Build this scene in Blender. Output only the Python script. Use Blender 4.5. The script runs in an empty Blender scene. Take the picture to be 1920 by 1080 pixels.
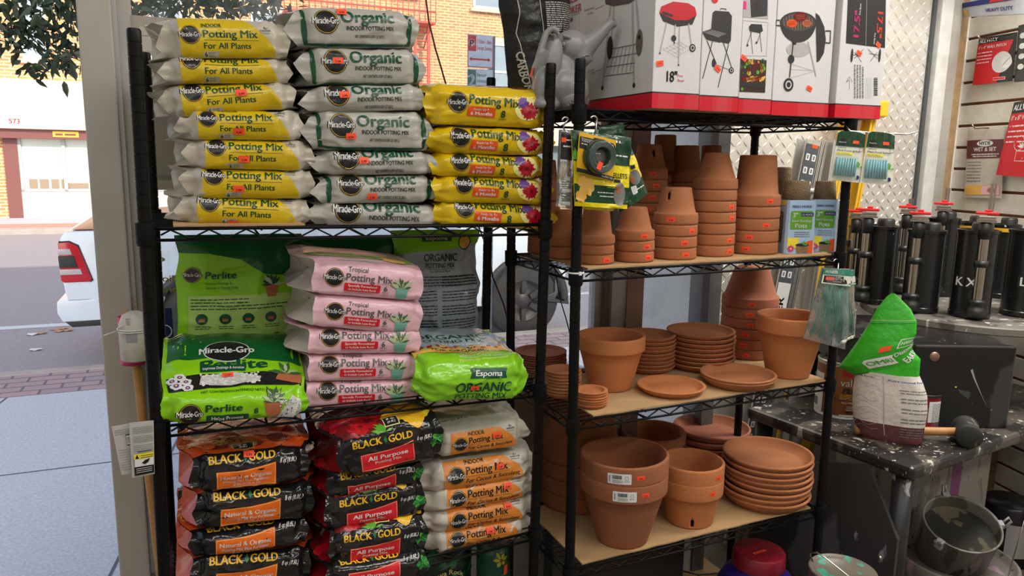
import bpy, bmesh, math, random
import numpy as np
from mathutils import Matrix, Vector

# ------------------------------------------------------------------ camera, world, lights, exposure
SC = bpy.context.scene
COL = SC.collection
PITCH, ROLL, FPX, EYE = 0.16873, 0.01706, 1401.9, 1.6
_cp, _sp, _cr, _sr = math.cos(PITCH), math.sin(PITCH), math.cos(ROLL), math.sin(ROLL)
_fwd = Vector((0, _cp, -_sp)); _u0 = Vector((0, _sp, _cp)); _r0 = Vector((1, 0, 0))
CR = _cr * _r0 + _sr * _u0
CU = -_sr * _r0 + _cr * _u0
cam_d = bpy.data.cameras.new('camera')
cam_d.sensor_width = 36.0; cam_d.sensor_fit = 'HORIZONTAL'; cam_d.lens = FPX / 1920 * 36
cam_d.clip_start = 0.05; cam_d.clip_end = 300
cam = bpy.data.objects.new('camera', cam_d); COL.objects.link(cam)
cam.matrix_world = Matrix(((CR.x, CU.x, -_fwd.x, 0), (CR.y, CU.y, -_fwd.y, 0), (CR.z, CU.z, -_fwd.z, EYE), (0, 0, 0, 1)))
SC.camera = cam
SC.view_settings.view_transform = 'Standard'
SC.view_settings.look = 'None'
SC.view_settings.exposure = -0.12
SC.view_settings.gamma = 1.0
SC.view_settings.use_curve_mapping = False

YAW = 0.4043                      # the storefront and the racks run along this direction
def SW(u, v, z=0.0):              # storefront frame -> world (u along the front, v towards the street)
    c, s = math.cos(YAW), math.sin(YAW)
    return Vector((-0.7096 + c * u - s * v, 1.4411 + s * u + c * v, z))

world = bpy.data.worlds.new('world'); SC.world = world; world.use_nodes = True
wn = world.node_tree.nodes; wl = world.node_tree.links
sky = wn.new('ShaderNodeTexSky'); sky.sky_type = 'NISHITA'; sky.sun_disc = False
sky.sun_elevation = math.radians(38); sky.sun_rotation = math.radians(190); sky.air_density = 1.0; sky.dust_density = 1.5
hs = wn.new('ShaderNodeHueSaturation'); hs.inputs['Saturation'].default_value = 0.85
wl.new(sky.outputs[0], hs.inputs['Color']); wl.new(hs.outputs[0], wn['Background'].inputs[0]); wn['Background'].inputs[1].default_value = 0.34

def lamp(name, kind, energy, loc, target=None, size=1.0, size_y=None, color=(1, 1, 1), angle=None):
    d = bpy.data.lights.new(name, kind); d.energy = energy; d.color = color
    if kind == 'AREA':
        d.shape = 'RECTANGLE' if size_y else 'SQUARE'; d.size = size
        if size_y: d.size_y = size_y
    if angle is not None: d.angle = angle
    o = bpy.data.objects.new(name, d); COL.objects.link(o); o.location = loc
    if target is not None:
        o.rotation_euler = (Vector(target) - Vector(loc)).to_track_quat('-Z', 'Y').to_euler()
    return o
# low warm sun from behind the shop, falling on the far side of the street
_sd = SW(-0.35, 1.0) - SW(0, 0)
lamp('sun', 'SUN', 5.0, (0, 0, 20), target=Vector((0, 0, 20)) + Vector((_sd.x, _sd.y, -0.70)), color=(1.0, 0.86, 0.70), angle=0.01)
# rows of ceiling tubes, plus a last added fill brightening the slat wall
for i, (u, v, e) in enumerate([(-0.4, -1.0, 11), (1.2, -1.0, 15), (2.5, -0.5, 30), (-0.4, -2.6, 13), (1.2, -2.6, 19), (2.9, -2.4, 30), (3.35, -0.05, 62)]):
    p = SW(u, v, 2.93)
    o = lamp('ceiling_tube_or_fill', 'AREA', e, p, size=1.25, size_y=0.30, color=(1.0, 0.97, 0.92))
    o.rotation_euler = (0, 0, YAW)

# ------------------------------------------------------------------ helpers
PI = math.pi
def ray(px, py):
    d = CR * ((px - 960) / FPX) + CU * ((540 - py) / FPX) + _fwd
    return Vector((0, 0, EYE)), d.normalized()

def rack_matrix(x, y, th, tx, ty):
    return (Matrix.Translation((x, y, EYE)) @ Matrix.Rotation(th, 4, 'Z') @ Matrix.Rotation(tx, 4, 'X')
            @ Matrix.Rotation(ty, 4, 'Y') @ Matrix.Translation((0, 0, -EYE)))
MA = rack_matrix(-0.7096, 1.4411, 0.4043, 0.0061, 0.0085)
MBk = rack_matrix(0.1485, 1.7619, 0.4290, -0.0063, -0.0084)
MS = Matrix.Translation((-0.7096, 1.4411, 0)) @ Matrix.Rotation(YAW, 4, 'Z')

def hit(M, px, py, axis, val):
    """where the sight line through a point of the photo meets the plane axis=val of frame M"""
    o, d = ray(px, py); Mi = M.inverted()
    a = Mi @ o; b = Mi.to_3x3() @ d
    t = (val - a[axis]) / b[axis]
    return a + b * t
def onz(M, px, py, z): return hit(M, px, py, 2, z)
def onv(M, px, py, v): return hit(M, px, py, 1, v)

_seed = random.Random(7)
# ---- materials
_M = {}
def inp(n, *names):
    for k in names:
        if k in n.inputs: return n.inputs[k]
def mat(name, color, rough=0.5, metal=0.0, spec=None, bump=None, noise=None, emit=None, trans=None, alpha=None, coat=None, ior=None):
    """bump=(scale, strength, detail); noise=(scale, amount, colour2)"""
    if name in _M: return _M[name]
    m = bpy.data.materials.new(name); m.use_nodes = True
    nt = m.node_tree; b = nt.nodes['Principled BSDF']
    c = (*color, 1.0) if len(color) == 3 else color
    b.inputs['Base Color'].default_value = c
    b.inputs['Roughness'].default_value = rough
    b.inputs['Metallic'].default_value = metal
    if spec is not None: b.inputs['Specular IOR Level'].default_value = spec
    if trans is not None: b.inputs['Transmission Weight'].default_value = trans
    if alpha is not None: b.inputs['Alpha'].default_value = alpha
    if coat is not None: b.inputs['Coat Weight'].default_value = coat; b.inputs['Coat Roughness'].default_value = 0.12
    if ior is not None: b.inputs['IOR'].default_value = ior
    if emit is not None:
        b.inputs['Emission Color'].default_value = (*emit[0], 1); b.inputs['Emission Strength'].default_value = emit[1]
    tc = None
    if noise or bump:
        tc = nt.nodes.new('ShaderNodeTexCoord')
    if noise:
        n = nt.nodes.new('ShaderNodeTexNoise'); n.inputs['Scale'].default_value = noise[0]; n.inputs['Detail'].default_value = 6
        r = nt.nodes.new('ShaderNodeValToRGB')
        r.color_ramp.elements[0].position = 0.5 - noise[1] / 2; r.color_ramp.elements[1].position = 0.5 + noise[1] / 2
        r.color_ramp.elements[0].color = c; r.color_ramp.elements[1].color = (*noise[2], 1)
        nt.links.new(tc.outputs['Object'], n.inputs['Vector']); nt.links.new(n.outputs['Fac'], r.inputs['Fac'])
        nt.links.new(r.outputs['Color'], b.inputs['Base Color'])
    if bump:
        n2 = nt.nodes.new('ShaderNodeTexNoise'); n2.inputs['Scale'].default_value = bump[0]; n2.inputs['Detail'].default_value = bump[2] if len(bump) > 2 else 3
        bp = nt.nodes.new('ShaderNodeBump'); bp.inputs['Strength'].default_value = bump[1]; bp.inputs['Distance'].default_value = 0.01
        nt.links.new(tc.outputs['Object'], n2.inputs['Vector']); nt.links.new(n2.outputs['Fac'], bp.inputs['Height'])
        nt.links.new(bp.outputs['Normal'], b.inputs['Normal'])
    _M[name] = m
    return m
def srgb(r, g, b):
    f = lambda x: (x / 255 / 12.92) if x / 255 <= 0.04045 else ((x / 255 + 0.055) / 1.055) ** 2.4
    return (f(r), f(g), f(b))

WHITE = mat('label_white', (0.78, 0.78, 0.77), rough=0.5)
INK = mat('ink_black', (0.012, 0.012, 0.013), rough=0.5)
GREY = mat('ink_grey', (0.18, 0.18, 0.18), rough=0.6)

# ---- mesh builder
class MB:
    def __init__(self): self.v = []; self.f = []; self.m = []; self.n = 0; self.sm = []
    def add(self, verts, faces, mi=0, smooth=True):
        k = self.n
        self.v.extend([tuple(p) for p in verts]); self.n += len(verts)
        self.f.extend([tuple(i + k for i in f) for f in faces])
        self.m.extend([mi] * len(faces)); self.sm.extend([smooth] * len(faces))
    def box(self, x0, x1, y0, y1, z0, z1, mi=0, M=None, bev=0.0):
        if bev > 0:
            bm = bmesh.new(); bmesh.ops.create_cube(bm, size=1)
            for v in bm.verts: v.co = Vector(((x0 + x1) / 2 + v.co.x * (x1 - x0), (y0 + y1) / 2 + v.co.y * (y1 - y0), (z0 + z1) / 2 + v.co.z * (z1 - z0)))
            bmesh.ops.bevel(bm, geom=bm.edges[:], offset=bev, segments=2, affect='EDGES', profile=0.5)
            bm.verts.index_update()
            vs = [(M @ v.co if M else v.co.copy()) for v in bm.verts]
            self.add(vs, [[v.index for v in f.verts] for f in bm.faces], mi, False); bm.free(); return
        vs = [Vector((x, y, z)) for z in (z0, z1) for y in (y0, y1) for x in (x0, x1)]
        if M: vs = [M @ p for p in vs]
        self.add(vs, [(0, 2, 3, 1), (4, 5, 7, 6), (0, 1, 5, 4), (2, 6, 7, 3), (0, 4, 6, 2), (1, 3, 7, 5)], mi, False)
    def tube(self, pts, r, seg=8, mi=0, closed=False, caps=True):
        pts = [Vector(p) for p in pts]; n = len(pts)
        rr = r if isinstance(r, (list, tuple)) else [r] * n
        vs = []; prev = None
        for i, p in enumerate(pts):
            if closed: t = pts[(i + 1) % n] - pts[i - 1]
            else: t = pts[min(i + 1, n - 1)] - pts[max(i - 1, 0)]
            t = t.normalized() if t.length > 1e-9 else Vector((0, 0, 1))
            if prev is None:
                a = Vector((0, 0, 1)) if abs(t.z) < 0.9 else Vector((1, 0, 0))
                prev = t.cross(a).normalized()
            s = (prev - t * prev.dot(t)); s = s.normalized() if s.length > 1e-6 else t.orthogonal().normalized(); prev = s
            w = t.cross(s)
            for k in range(seg):
                a = 2 * PI * k / seg
                vs.append(p + (s * math.cos(a) + w * math.sin(a)) * rr[i])
        fs = []
        for i in range(n if closed else n - 1):
            j = (i + 1) % n
            for k in range(seg):
                fs.append((i * seg + k, i * seg + (k + 1) % seg, j * seg + (k + 1) % seg, j * seg + k))
        if caps and not closed:
            fs.append(tuple(reversed(range(seg)))); fs.append(tuple((n - 1) * seg + k for k in range(seg)))
        self.add(vs, fs, mi, True)
    def lathe(self, prof, seg=48, mi=0, M=None, closed_bottom=True):
        """prof: list of (r, z); r=0 ends close"""
        vs = []; fs = []; rings = []
        for (r, z) in prof:
            if r < 1e-6:
                rings.append([len(vs)]); vs.append(Vector((0, 0, z)))
            else:
                rings.append(list(range(len(vs), len(vs) + seg)))
                vs += [Vector((r * math.cos(2 * PI * k / seg), r * math.sin(2 * PI * k / seg), z)) for k in range(seg)]
        for a, b in zip(rings, rings[1:]):
            for k in range(seg):
                k2 = (k + 1) % seg
                if len(a) == 1 and len(b) == 1: continue
                if len(a) == 1: fs.append((a[0], b[k2], b[k]))
                elif len(b) == 1: fs.append((a[k], a[k2], b[0]))
                else: fs.append((a[k], a[k2], b[k2], b[k]))
        if M: vs = [M @ p for p in vs]
        self.add(vs, fs, mi, True)
    def grid(self, P, mi=0, flip=False, smooth=True, wrap=False):
        """P: rows x cols x 3 array"""
        P = np.asarray(P); r, c = P.shape[:2]
        fs = []
        for i in range(r - 1):
            for j in range(c if wrap else c - 1):
                j2 = (j + 1) % c
                q = (i * c + j, i * c + j2, (i + 1) * c + j2, (i + 1) * c + j)
                fs.append(tuple(reversed(q)) if flip else q)
        self.add(P.reshape(-1, 3).tolist(), fs, mi, smooth)
    def prism(self, poly, z0, z1, mi=0, M=None, smooth=False):
        n = len(poly)
        vs = [Vector((x, y, z0)) for x, y in poly] + [Vector((x, y, z1)) for x, y in poly]
        if M: vs = [M @ p for p in vs]
        self.add(vs, [tuple(reversed(range(n))), tuple(range(n, 2 * n))] + [(i, (i + 1) % n, n + (i + 1) % n, n + i) for i in range(n)], mi, smooth)
    def build(self, name, mats, parent=None, M=None, sharp=None):
        me = bpy.data.meshes.new(name)
        me.from_pydata(self.v, [], self.f)
        if not isinstance(mats, (list, tuple)): mats = [mats]
        for x in mats: me.materials.append(x)
        me.polygons.foreach_set('material_index', self.m)
        me.polygons.foreach_set('use_smooth', self.sm)
        if sharp is not None:
            try: me.set_sharp_from_angle(angle=math.radians(sharp))
            except Exception: pass
        me.update()
        o = bpy.data.objects.new(name, me); COL.objects.link(o)
        if parent is not None: o.parent = parent
        if M is not None: o.matrix_local = M
        return o
def tag(o, label, cat, group=None):
    o['label'] = label; o['category'] = cat
    if group: o['group'] = group
    return o
def thing(name, label, cat, M=None, group=None):
    o = bpy.data.objects.new(name, None); COL.objects.link(o); o.empty_display_size = 0.05
    if M is not None: o.matrix_world = M
    return tag(o, label, cat, group)
def struct(o): o['kind'] = 'structure'; return o
def T(x, y, z): return Matrix.Translation((x, y, z))
def RZ(a): return Matrix.Rotation(a, 4, 'Z')
def RX(a): return Matrix.Rotation(a, 4, 'X')
def RY(a): return Matrix.Rotation(a, 4, 'Y')
def copy_tree(o, M, label=None, group=None):
    c = o.copy(); COL.objects.link(c); c.matrix_world = M
    if label: c['label'] = label
    if group: c['group'] = group
    for ch in list(o.children):
        d = ch.copy(); COL.objects.link(d); d.parent = c
        for g in list(ch.children):
            e = g.copy(); COL.objects.link(e); e.parent = d
    return c

# ---- flat lettering as triangles:  (verts2d, faces)
_TX = {}
def text2d(s, bold=0.0, sp=1.0):
    k = (s, bold, sp)
    if k in _TX: return _TX[k]
    c = bpy.data.curves.new('lettering', 'FONT'); c.body = s; c.resolution_u = 3; c.offset = bold; c.space_character = sp
    o = bpy.data.objects.new('lettering', c); COL.objects.link(o)
    dg = bpy.context.evaluated_depsgraph_get()
    me = bpy.data.meshes.new_from_object(o.evaluated_get(dg))
    v = np.array([(p.co.x, p.co.y) for p in me.vertices]) if len(me.vertices) else np.zeros((0, 2))
    f = [tuple(p.vertices) for p in me.polygons]
    bpy.data.objects.remove(o); bpy.data.curves.remove(c); bpy.data.meshes.remove(me)
    _TX[k] = (v, f)
    return v, f

class Flat:
    """a flat printed design: layers of coloured shapes, in metres"""
    def __init__(self): self.L = []       # (verts, faces, mat, level)
    def poly(self, pts, m, lv=1):
        n = len(pts); self.L.append((np.array(pts, float), [tuple(range(n))], m, lv))
    def rect(self, x0, x1, y0, y1, m, lv=1, r=0.0, sh=0.0):
        if r <= 0: p = [(x0, y0), (x1, y0), (x1, y1), (x0, y1)]
        else:
            p = []
            for cx, cy, a0 in ((x1 - r, y0 + r, -90), (x1 - r, y1 - r, 0), (x0 + r, y1 - r, 90), (x0 + r, y0 + r, 180)):
                for k in range(4):
                    a = math.radians(a0 + 30 * k); p.append((cx + r * math.cos(a), cy + r * math.sin(a)))
        self.poly(p, m, lv)
    def disc(self, x, y, r, m, lv=1, ry=None, n=28, a0=0):
        ry = ry or r
        self.poly([(x + r * math.cos(2 * PI * k / n + a0), y + ry * math.sin(2 * PI * k / n + a0)) for k in range(n)], m, lv)
    def ring(self, x, y, r, w, m, lv=1, n=32, ry=None):
        k2 = (ry or r) / r
        a = [(x + r * math.cos(2 * PI * k / n), y + k2 * r * math.sin(2 * PI * k / n)) for k in range(n)]
        b = [(x + (r - w) * math.cos(2 * PI * k / n), y + k2 * (r - w) * math.sin(2 * PI * k / n)) for k in range(n)]
        self.L.append((np.array(a + b), [(k, (k + 1) % n, n + (k + 1) % n, n + k) for k in range(n)], m, lv))
    def line(self, pts, w, m, lv=1):
        for (a, b) in zip(pts, pts[1:]):
            a = np.array(a, float); b = np.array(b, float); d = b - a; L = np.hypot(*d)
            if L < 1e-9: continue
            nn = np.array([-d[1], d[0]]) / L * w / 2
            self.poly([a - nn, b - nn, b + nn, a + nn], m, lv)
    def text(self, s, x, y, h, m, lv=2, w=None, bold=0.0, al='L', shear=0.0, rot=0.0, sp=1.0, arc=0.0):
        """x,y: baseline start (or centre); h: cap height; w: fit width"""
        v, f = text2d(s, 0.0, sp)
        if not len(v): return
        if bold > 0.008:
            e = min(bold * 0.85, 0.034); n_ = len(v)
            v = np.concatenate([v, v + [e, .5 * e], v + [-e, -.5 * e]]); f = f + [tuple(i + n_ for i in q) for q in f] + [tuple(i + 2 * n_ for i in q) for q in f]
        v = v.copy(); k = h / 0.70
        x0, x1 = v[:, 0].min(), v[:, 0].max()
        kx = k if w is None else w / max(x1 - x0, 1e-6)
        v[:, 0] = (v[:, 0] - x0) * kx; v[:, 1] *= k
        v[:, 0] += v[:, 1] * shear
        W = (x1 - x0) * kx
        if al == 'C': v[:, 0] -= W / 2
        elif al == 'R': v[:, 0] -= W
        if arc: v[:, 1] += -arc * ((v[:, 0] / (W / 2)) ** 2)
        if rot:
            c, s_ = math.cos(rot), math.sin(rot); v = v @ np.array([[c, s_], [-s_, c]])
        self.L.append((v + np.array([x, y]), f, m, lv))
    def scribble(self, x0, x1, y, h, m, lv=2, seed=0, n=None):
        """a line of unreadably small print"""
        r = random.Random(seed); x = x0
        while x < x1:
            w = r.uniform(1.2, 4.5) * h
            self.rect(x, min(x + w, x1), y, y + h * 0.62, m, lv); x += w + 0.55 * h
    def merge(self, o, dx=0, dy=0, k=1.0):
        for v, f, m, lv in o.L: self.L.append((v * k + np.array([dx, dy]), f, m, lv))
    def cut(self, step):
        """split the shapes on a lattice so they can follow a curved surface; returns self"""
        out = []
        for v, f, m, lv in self.L:
            if step is None: out.append((v, f, m, lv)); continue
            bm = bmesh.new(); bv = [bm.verts.new((x, y, 0)) for x, y in v]
            for q in f:
                try: bm.faces.new([bv[i] for i in q])
                except ValueError: pass
            bmesh.ops.triangulate(bm, faces=bm.faces[:])
            for ax in (0, 1):
                lo, hi = v[:, ax].min(), v[:, ax].max()
                k = math.floor(lo / step) + 1
                while k * step < hi:
                    co = [0, 0, 0]; no = [0, 0, 0]; co[ax] = k * step; no[ax] = 1
                    bmesh.ops.bisect_plane(bm, geom=bm.verts[:] + bm.edges[:] + bm.faces[:], plane_co=co, plane_no=no, dist=1e-7); k += 1
            bm.verts.index_update()
            out.append((np.array([(p.co.x, p.co.y) for p in bm.verts]), [tuple(p.index for p in q.verts) for q in bm.faces], m, lv)); bm.free()
        self.L = out
        return self
    def mats(self):
        s = []
        for l in self.L:
            if l[2] not in s: s.append(l[2])
        return s
    def onto(self, mb, fn, mats, up=0.0006, step=0.0006):
        """fn(xy array, offset) -> 3d array"""
        for v, f, m, lv in self.L:
            if m not in mats: mats.append(m)
            mb.add(fn(v, up + step * (lv - 1)).tolist(), f, mats.index(m), True)
def plane_fn(M):
    """flat carrier: x along local x, y along local z, outward = -y"""
    A = np.array(M)
    def fn(v, off):
        p = np.stack([v[:, 0], np.full(len(v), -off), v[:, 1], np.ones(len(v))], 1)
        return (p @ A.T)[:, :3]
    return fn

# ------------------------------------------------------------------ shop shell (storefront frame S)
PLASTER = mat('plaster_white', srgb(226, 222, 214), rough=0.85, bump=(60, 0.05))
ALU = mat('painted_frame_grey', srgb(190, 186, 178), rough=0.45, noise=(5, 0.6, srgb(174, 169, 160)))
ALUL = mat('frame_edge_light', srgb(176, 178, 178), rough=0.35, metal=0.3)
BROWNF = mat('brown_frame', srgb(150, 122, 108), rough=0.6, noise=(8, 0.5, srgb(136, 108, 96)))
FLOOR = mat('floor_tile_grey', srgb(120, 112, 104), rough=0.6, noise=(7, 0.5, srgb(98, 92, 86)))
def Sbox(name, u0, u1, v0, v1, z0, z1, m, bev=0.0):
    mb = MB(); mb.box(u0, u1, v0, v1, z0, z1, bev=bev); return mb.build(name, m, None, MS)
def glass_material():
    m = bpy.data.materials.new('dusty_glass'); m.use_nodes = True; nt = m.node_tree; nt.nodes.clear()
    out = nt.nodes.new('ShaderNodeOutputMaterial'); tr = nt.nodes.new('ShaderNodeBsdfTransparent'); gl = nt.nodes.new('ShaderNodeBsdfGlossy')
    df = nt.nodes.new('ShaderNodeBsdfDiffuse'); m1 = nt.nodes.new('ShaderNodeMixShader'); m2 = nt.nodes.new('ShaderNodeMixShader')
    tr.inputs[0].default_value = (0.93, 0.96, 0.97, 1); gl.inputs['Roughness'].default_value = 0.03; df.inputs[0].default_value = (0.72, 0.74, 0.76, 1)
    fr = nt.nodes.new('ShaderNodeFresnel'); fr.inputs[0].default_value = 1.35
    tc = nt.nodes.new('ShaderNodeTexCoord')
    n1 = nt.nodes.new('ShaderNodeTexNoise'); n1.inputs['Scale'].default_value = 9; n1.inputs['Detail'].default_value = 9; n1.inputs['Roughness'].default_value = 0.72
    r1 = nt.nodes.new('ShaderNodeValToRGB'); r1.color_ramp.elements[0].position = 0.48; r1.color_ramp.elements[1].position = 0.85
    r1.color_ramp.elements[0].color = (0.03, 0.03, 0.03, 1); r1.color_ramp.elements[1].color = (0.30, 0.30, 0.30, 1)
    L = nt.links.new
    L(tc.outputs['Object'], n1.inputs['Vector']); L(n1.outputs['Fac'], r1.inputs[0])
    L(fr.outputs[0], m1.inputs[0]); L(tr.outputs[0], m1.inputs[1]); L(gl.outputs[0], m1.inputs[2])
    L(r1.outputs[0], m2.inputs[0]); L(m1.outputs[0], m2.inputs[1]); L(df.outputs[0], m2.inputs[2]); L(m2.outputs[0], out.inputs[0])
    return m
GLASS = glass_material()
VF = 0.50
struct(Sbox('floor', -1.8, 5.0, -5.2, VF + 0.5, -0.12, 0.0, FLOOR))
struct(Sbox('ceiling', -1.8, 5.0, -5.2, VF + 0.5, 3.0, 3.12, PLASTER))
struct(Sbox('wall_back', -1.8, 5.0, -5.3, -5.2, 0, 3.0, PLASTER))
struct(Sbox('wall_left', -1.9, -1.8, -5.2, VF + 0.05, 0, 3.0, PLASTER))
struct(Sbox('wall_right', 5.0, 5.1, -5.2, VF + 0.05, 0, 3.0, PLASTER))
struct(Sbox('wall_front_left', -1.8, -1.35, VF - 0.05, VF + 0.12, -0.5, 3.0, PLASTER))
struct(Sbox('wall_header_sun_shade', -1.8, 5.0, VF - 0.05, VF + 0.12, 2.62, 9.5, PLASTER))  # header plus unseen upper wall, made tall to shade the near street
struct(Sbox('wall_front_base', -0.135, 1.75, VF - 0.02, VF + 0.10, -0.5, 0.50, ALU))
mbj = MB(); mbj.box(-0.137, -0.066, 0.44, 0.60, -0.5, 2.62, bev=0.004); mbj.box(-0.066, -0.056, 0.455, 0.475, 0.50, 2.62, 1); mbj.box(-0.056, -0.030, 0.475, 0.56, 0.50, 2.62, 0)
mbj.box(-0.066, -0.056, 0.475, 0.56, 0.50, 2.62, 0)
struct(mbj.build('door_jamb', [ALU, ALUL], None, MS))
struct(Sbox('window_sill', -0.06, 1.75, 0.455, 0.60, 0.50, 0.535, ALU))
mbm = MB(); mbm.box(1.275, 1.300, 0.49, 0.53, 0.53, 2.62, 1); mbm.box(1.30, 1.318, 0.47, 0.56, 0.53, 2.62, 0); mbm.box(1.318, 1.372, 0.455, 0.58, 0.53, 2.62, 1); mbm.box(1.372, 1.435, 0.45, 0.60, 0.53, 2.62, 2)
struct(mbm.build('window_mullion', [mat('mullion_dark', srgb(120, 110, 100), rough=0.6), ALUL, BROWNF], None, MS))
struct(Sbox('window_1', -0.035, 1.30, 0.505, 0.511, 0.53, 2.62, GLASS))
struct(Sbox('window_2', 1.435, 1.735, 0.505, 0.511, 0.53, 2.62, GLASS))
struct(Sbox('window_frame_edge', 1.715, 1.765, 0.47, 0.58, 0.0, 2.62, mat('frame_dark_grey', srgb(88, 90, 92), rough=0.55, noise=(20, 0.5, srgb(112, 112, 110)))))
struct(Sbox('wall_front_panel', 0.74, 1.27, VF - 0.012, VF - 0.002, 0.53, 0.93, BROWNF))
# diamond plate cladding on the corner pier
def diamond_material():
    m = bpy.data.materials.new('diamond_plate'); m.use_nodes = True; nt = m.node_tree; b = nt.nodes['Principled BSDF']
    b.inputs['Metallic'].default_value = 0.45; b.inputs['Roughness'].default_value = 0.30
    tc = nt.nodes.new('ShaderNodeTexCoord'); n = nt.nodes.new('ShaderNodeTexNoise'); n.inputs['Scale'].default_value = 6; n.inputs['Detail'].default_value = 5
    r = nt.nodes.new('ShaderNodeValToRGB'); r.color_ramp.elements[0].color = (*srgb(214, 210, 200), 1); r.color_ramp.elements[1].color = (*srgb(238, 234, 226), 1)
    nt.links.new(tc.outputs['Object'], n.inputs['Vector']); nt.links.new(n.outputs['Fac'], r.inputs[0]); nt.links.new(r.outputs[0], b.inputs['Base Color'])
    return m
DIA = diamond_material()
def diamond_panel(name, u0, u1, v, z0, z1):
    mb = MB(); mb.box(u0, u1, v, v + 0.02, z0, z1)
    p = 0.034; i = 0; z = z0 + p / 2
    while z < z1 - p / 2:
        j = 0; u = u0 + p / 2
        while u < u1 - p / 2:
            if z > 0.9:
                a = PI / 4 if (i + j) % 2 == 0 else -PI / 4
                c, s = math.cos(a), math.sin(a); L, w, h = 0.0195, 0.0045, 0.0040
                def q(x, y, d): return (u + x * c - y * s, v - d, z + x * s + y * c)
                mb.add([q(-L, 0, 0), q(0, -w, 0), q(L, 0, 0), q(0, w, 0), q(-L * 0.45, 0, h), q(L * 0.45, 0, h)],
                       [(0, 1, 5, 4), (1, 2, 5), (2, 3, 5), (3, 0, 4, 5)], 0, True)
            u += p; j += 1
        z += p; i += 1
    return mb.build(name, DIA, None, MS)
VP = 0.92
struct(diamond_panel('wall_pier_cladding', 1.78, 3.215, VP, 0.0, 2.75))
struct(Sbox('wall_pier', 1.78, 3.5, VP + 0.022, VP + 0.2, 0, 3.0, PLASTER))
struct(Sbox('wall_pier_return', 1.765, 1.782, 0.57, VP + 0.2, 0, 3.0, PLASTER))
PILW = mat('column_white_paint', srgb(214, 216, 212), rough=0.55, noise=(18, 0.4, srgb(194, 194, 188)))
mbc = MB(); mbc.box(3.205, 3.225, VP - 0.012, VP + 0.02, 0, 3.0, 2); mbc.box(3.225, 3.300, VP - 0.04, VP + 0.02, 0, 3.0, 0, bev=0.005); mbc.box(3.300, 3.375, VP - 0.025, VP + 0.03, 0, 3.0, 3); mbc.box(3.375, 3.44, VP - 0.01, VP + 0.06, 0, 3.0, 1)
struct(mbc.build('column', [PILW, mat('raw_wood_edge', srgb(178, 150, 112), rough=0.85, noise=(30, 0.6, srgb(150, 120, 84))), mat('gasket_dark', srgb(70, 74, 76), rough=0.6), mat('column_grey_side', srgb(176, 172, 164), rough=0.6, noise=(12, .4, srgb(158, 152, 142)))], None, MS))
# slatwall: runs from the column towards the viewer
a_ = math.radians(-80); MW = T(2.125, 3.72, 0) @ RZ(a_)          # local x along the wall, +y = away from the room
SLATW = mat('slatwall_cream', srgb(232, 228, 216), rough=0.45, noise=(25, 0.3, srgb(222, 216, 203)))
SLATG = mat('slatwall_groove_brown', srgb(112, 66, 44), rough=0.8)
mb = MB(); mb.box(0, 1.6, 0.010, 0.03, 0.0, 3.0, 1); z = 0.0965 - 0.0005
while z < 2.9:
    mb.box(0, 1.6, 0, 0.012, z, z + 0.088, 0, bev=0.0025); z += 0.1005
struct(mb.build('wall_slat_panel', [SLATW, SLATG], None, MW))

# ------------------------------------------------------------------ street
def noise_mix(name, c1, c2, scale, rough=0.9, lo=0.35, hi=0.65, detail=8, c3=None, bump=None):
    m = bpy.data.materials.new(name); m.use_nodes = True; nt = m.node_tree; b = nt.nodes['Principled BSDF']; b.inputs['Roughness'].default_value = rough
    tc = nt.nodes.new('ShaderNodeTexCoord'); n = nt.nodes.new('ShaderNodeTexNoise'); n.inputs['Scale'].default_value = scale; n.inputs['Detail'].default_value = detail
    n.inputs['Roughness'].default_value = 0.75
    r = nt.nodes.new('ShaderNodeValToRGB'); e = r.color_ramp.elements; e[0].position = lo; e[1].position = hi; e[0].color = (*c1, 1); e[1].color = (*c2, 1)
    nt.links.new(tc.outputs['Object'], n.inputs['Vector']); nt.links.new(n.outputs['Fac'], r.inputs[0]); nt.links.new(r.outputs[0], b.inputs['Base Color'])
    return m
def brick_material(name, c1, c2, mortar, w=0.205, h=0.068, axes='xz', ms=0.012):
    m = bpy.data.materials.new(name); m.use_nodes = True; nt = m.node_tree; b = nt.nodes['Principled BSDF']; b.inputs['Roughness'].default_value = 0.9
    tc = nt.nodes.new('ShaderNodeTexCoord'); sp = nt.nodes.new('ShaderNodeSeparateXYZ'); cb = nt.nodes.new('ShaderNodeCombineXYZ'); br = nt.nodes.new('ShaderNodeTexBrick')
    L = nt.links.new; L(tc.outputs['Object'], sp.inputs[0]); L(sp.outputs['XYZ'.index(axes[0].upper())], cb.inputs[0]); L(sp.outputs['XYZ'.index(axes[1].upper())], cb.inputs[1]); L(cb.outputs[0], br.inputs['Vector'])
    br.inputs['Color1'].default_value = (*c1, 1); br.inputs['Color2'].default_value = (*c2, 1); br.inputs['Mortar'].default_value = (*mortar, 1)
    br.inputs['Scale'].default_value = 1.0; br.inputs['Brick Width'].default_value = w; br.inputs['Row Height'].default_value = h; br.inputs['Mortar Size'].default_value = ms
    L(br.outputs['Color'], b.inputs['Base Color']); return m
CONC = noise_mix('sidewalk_concrete', srgb(164, 166, 172), srgb(198, 200, 206), 55)
ASPH = noise_mix('asphalt', srgb(128, 126, 132), srgb(164, 160, 164), 70)
SWZ, RDZ = -0.42, -0.55
JOINT = mat('joint_dark', srgb(92, 94, 100), rough=0.9)
CURBC = mat('curb_stone', srgb(176, 166, 156), rough=0.85, noise=(4, 0.6, srgb(150, 144, 138)))
mb = MB(); mb.box(-14, 16, 0.56, 5.55, SWZ - 0.3, SWZ)
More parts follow.
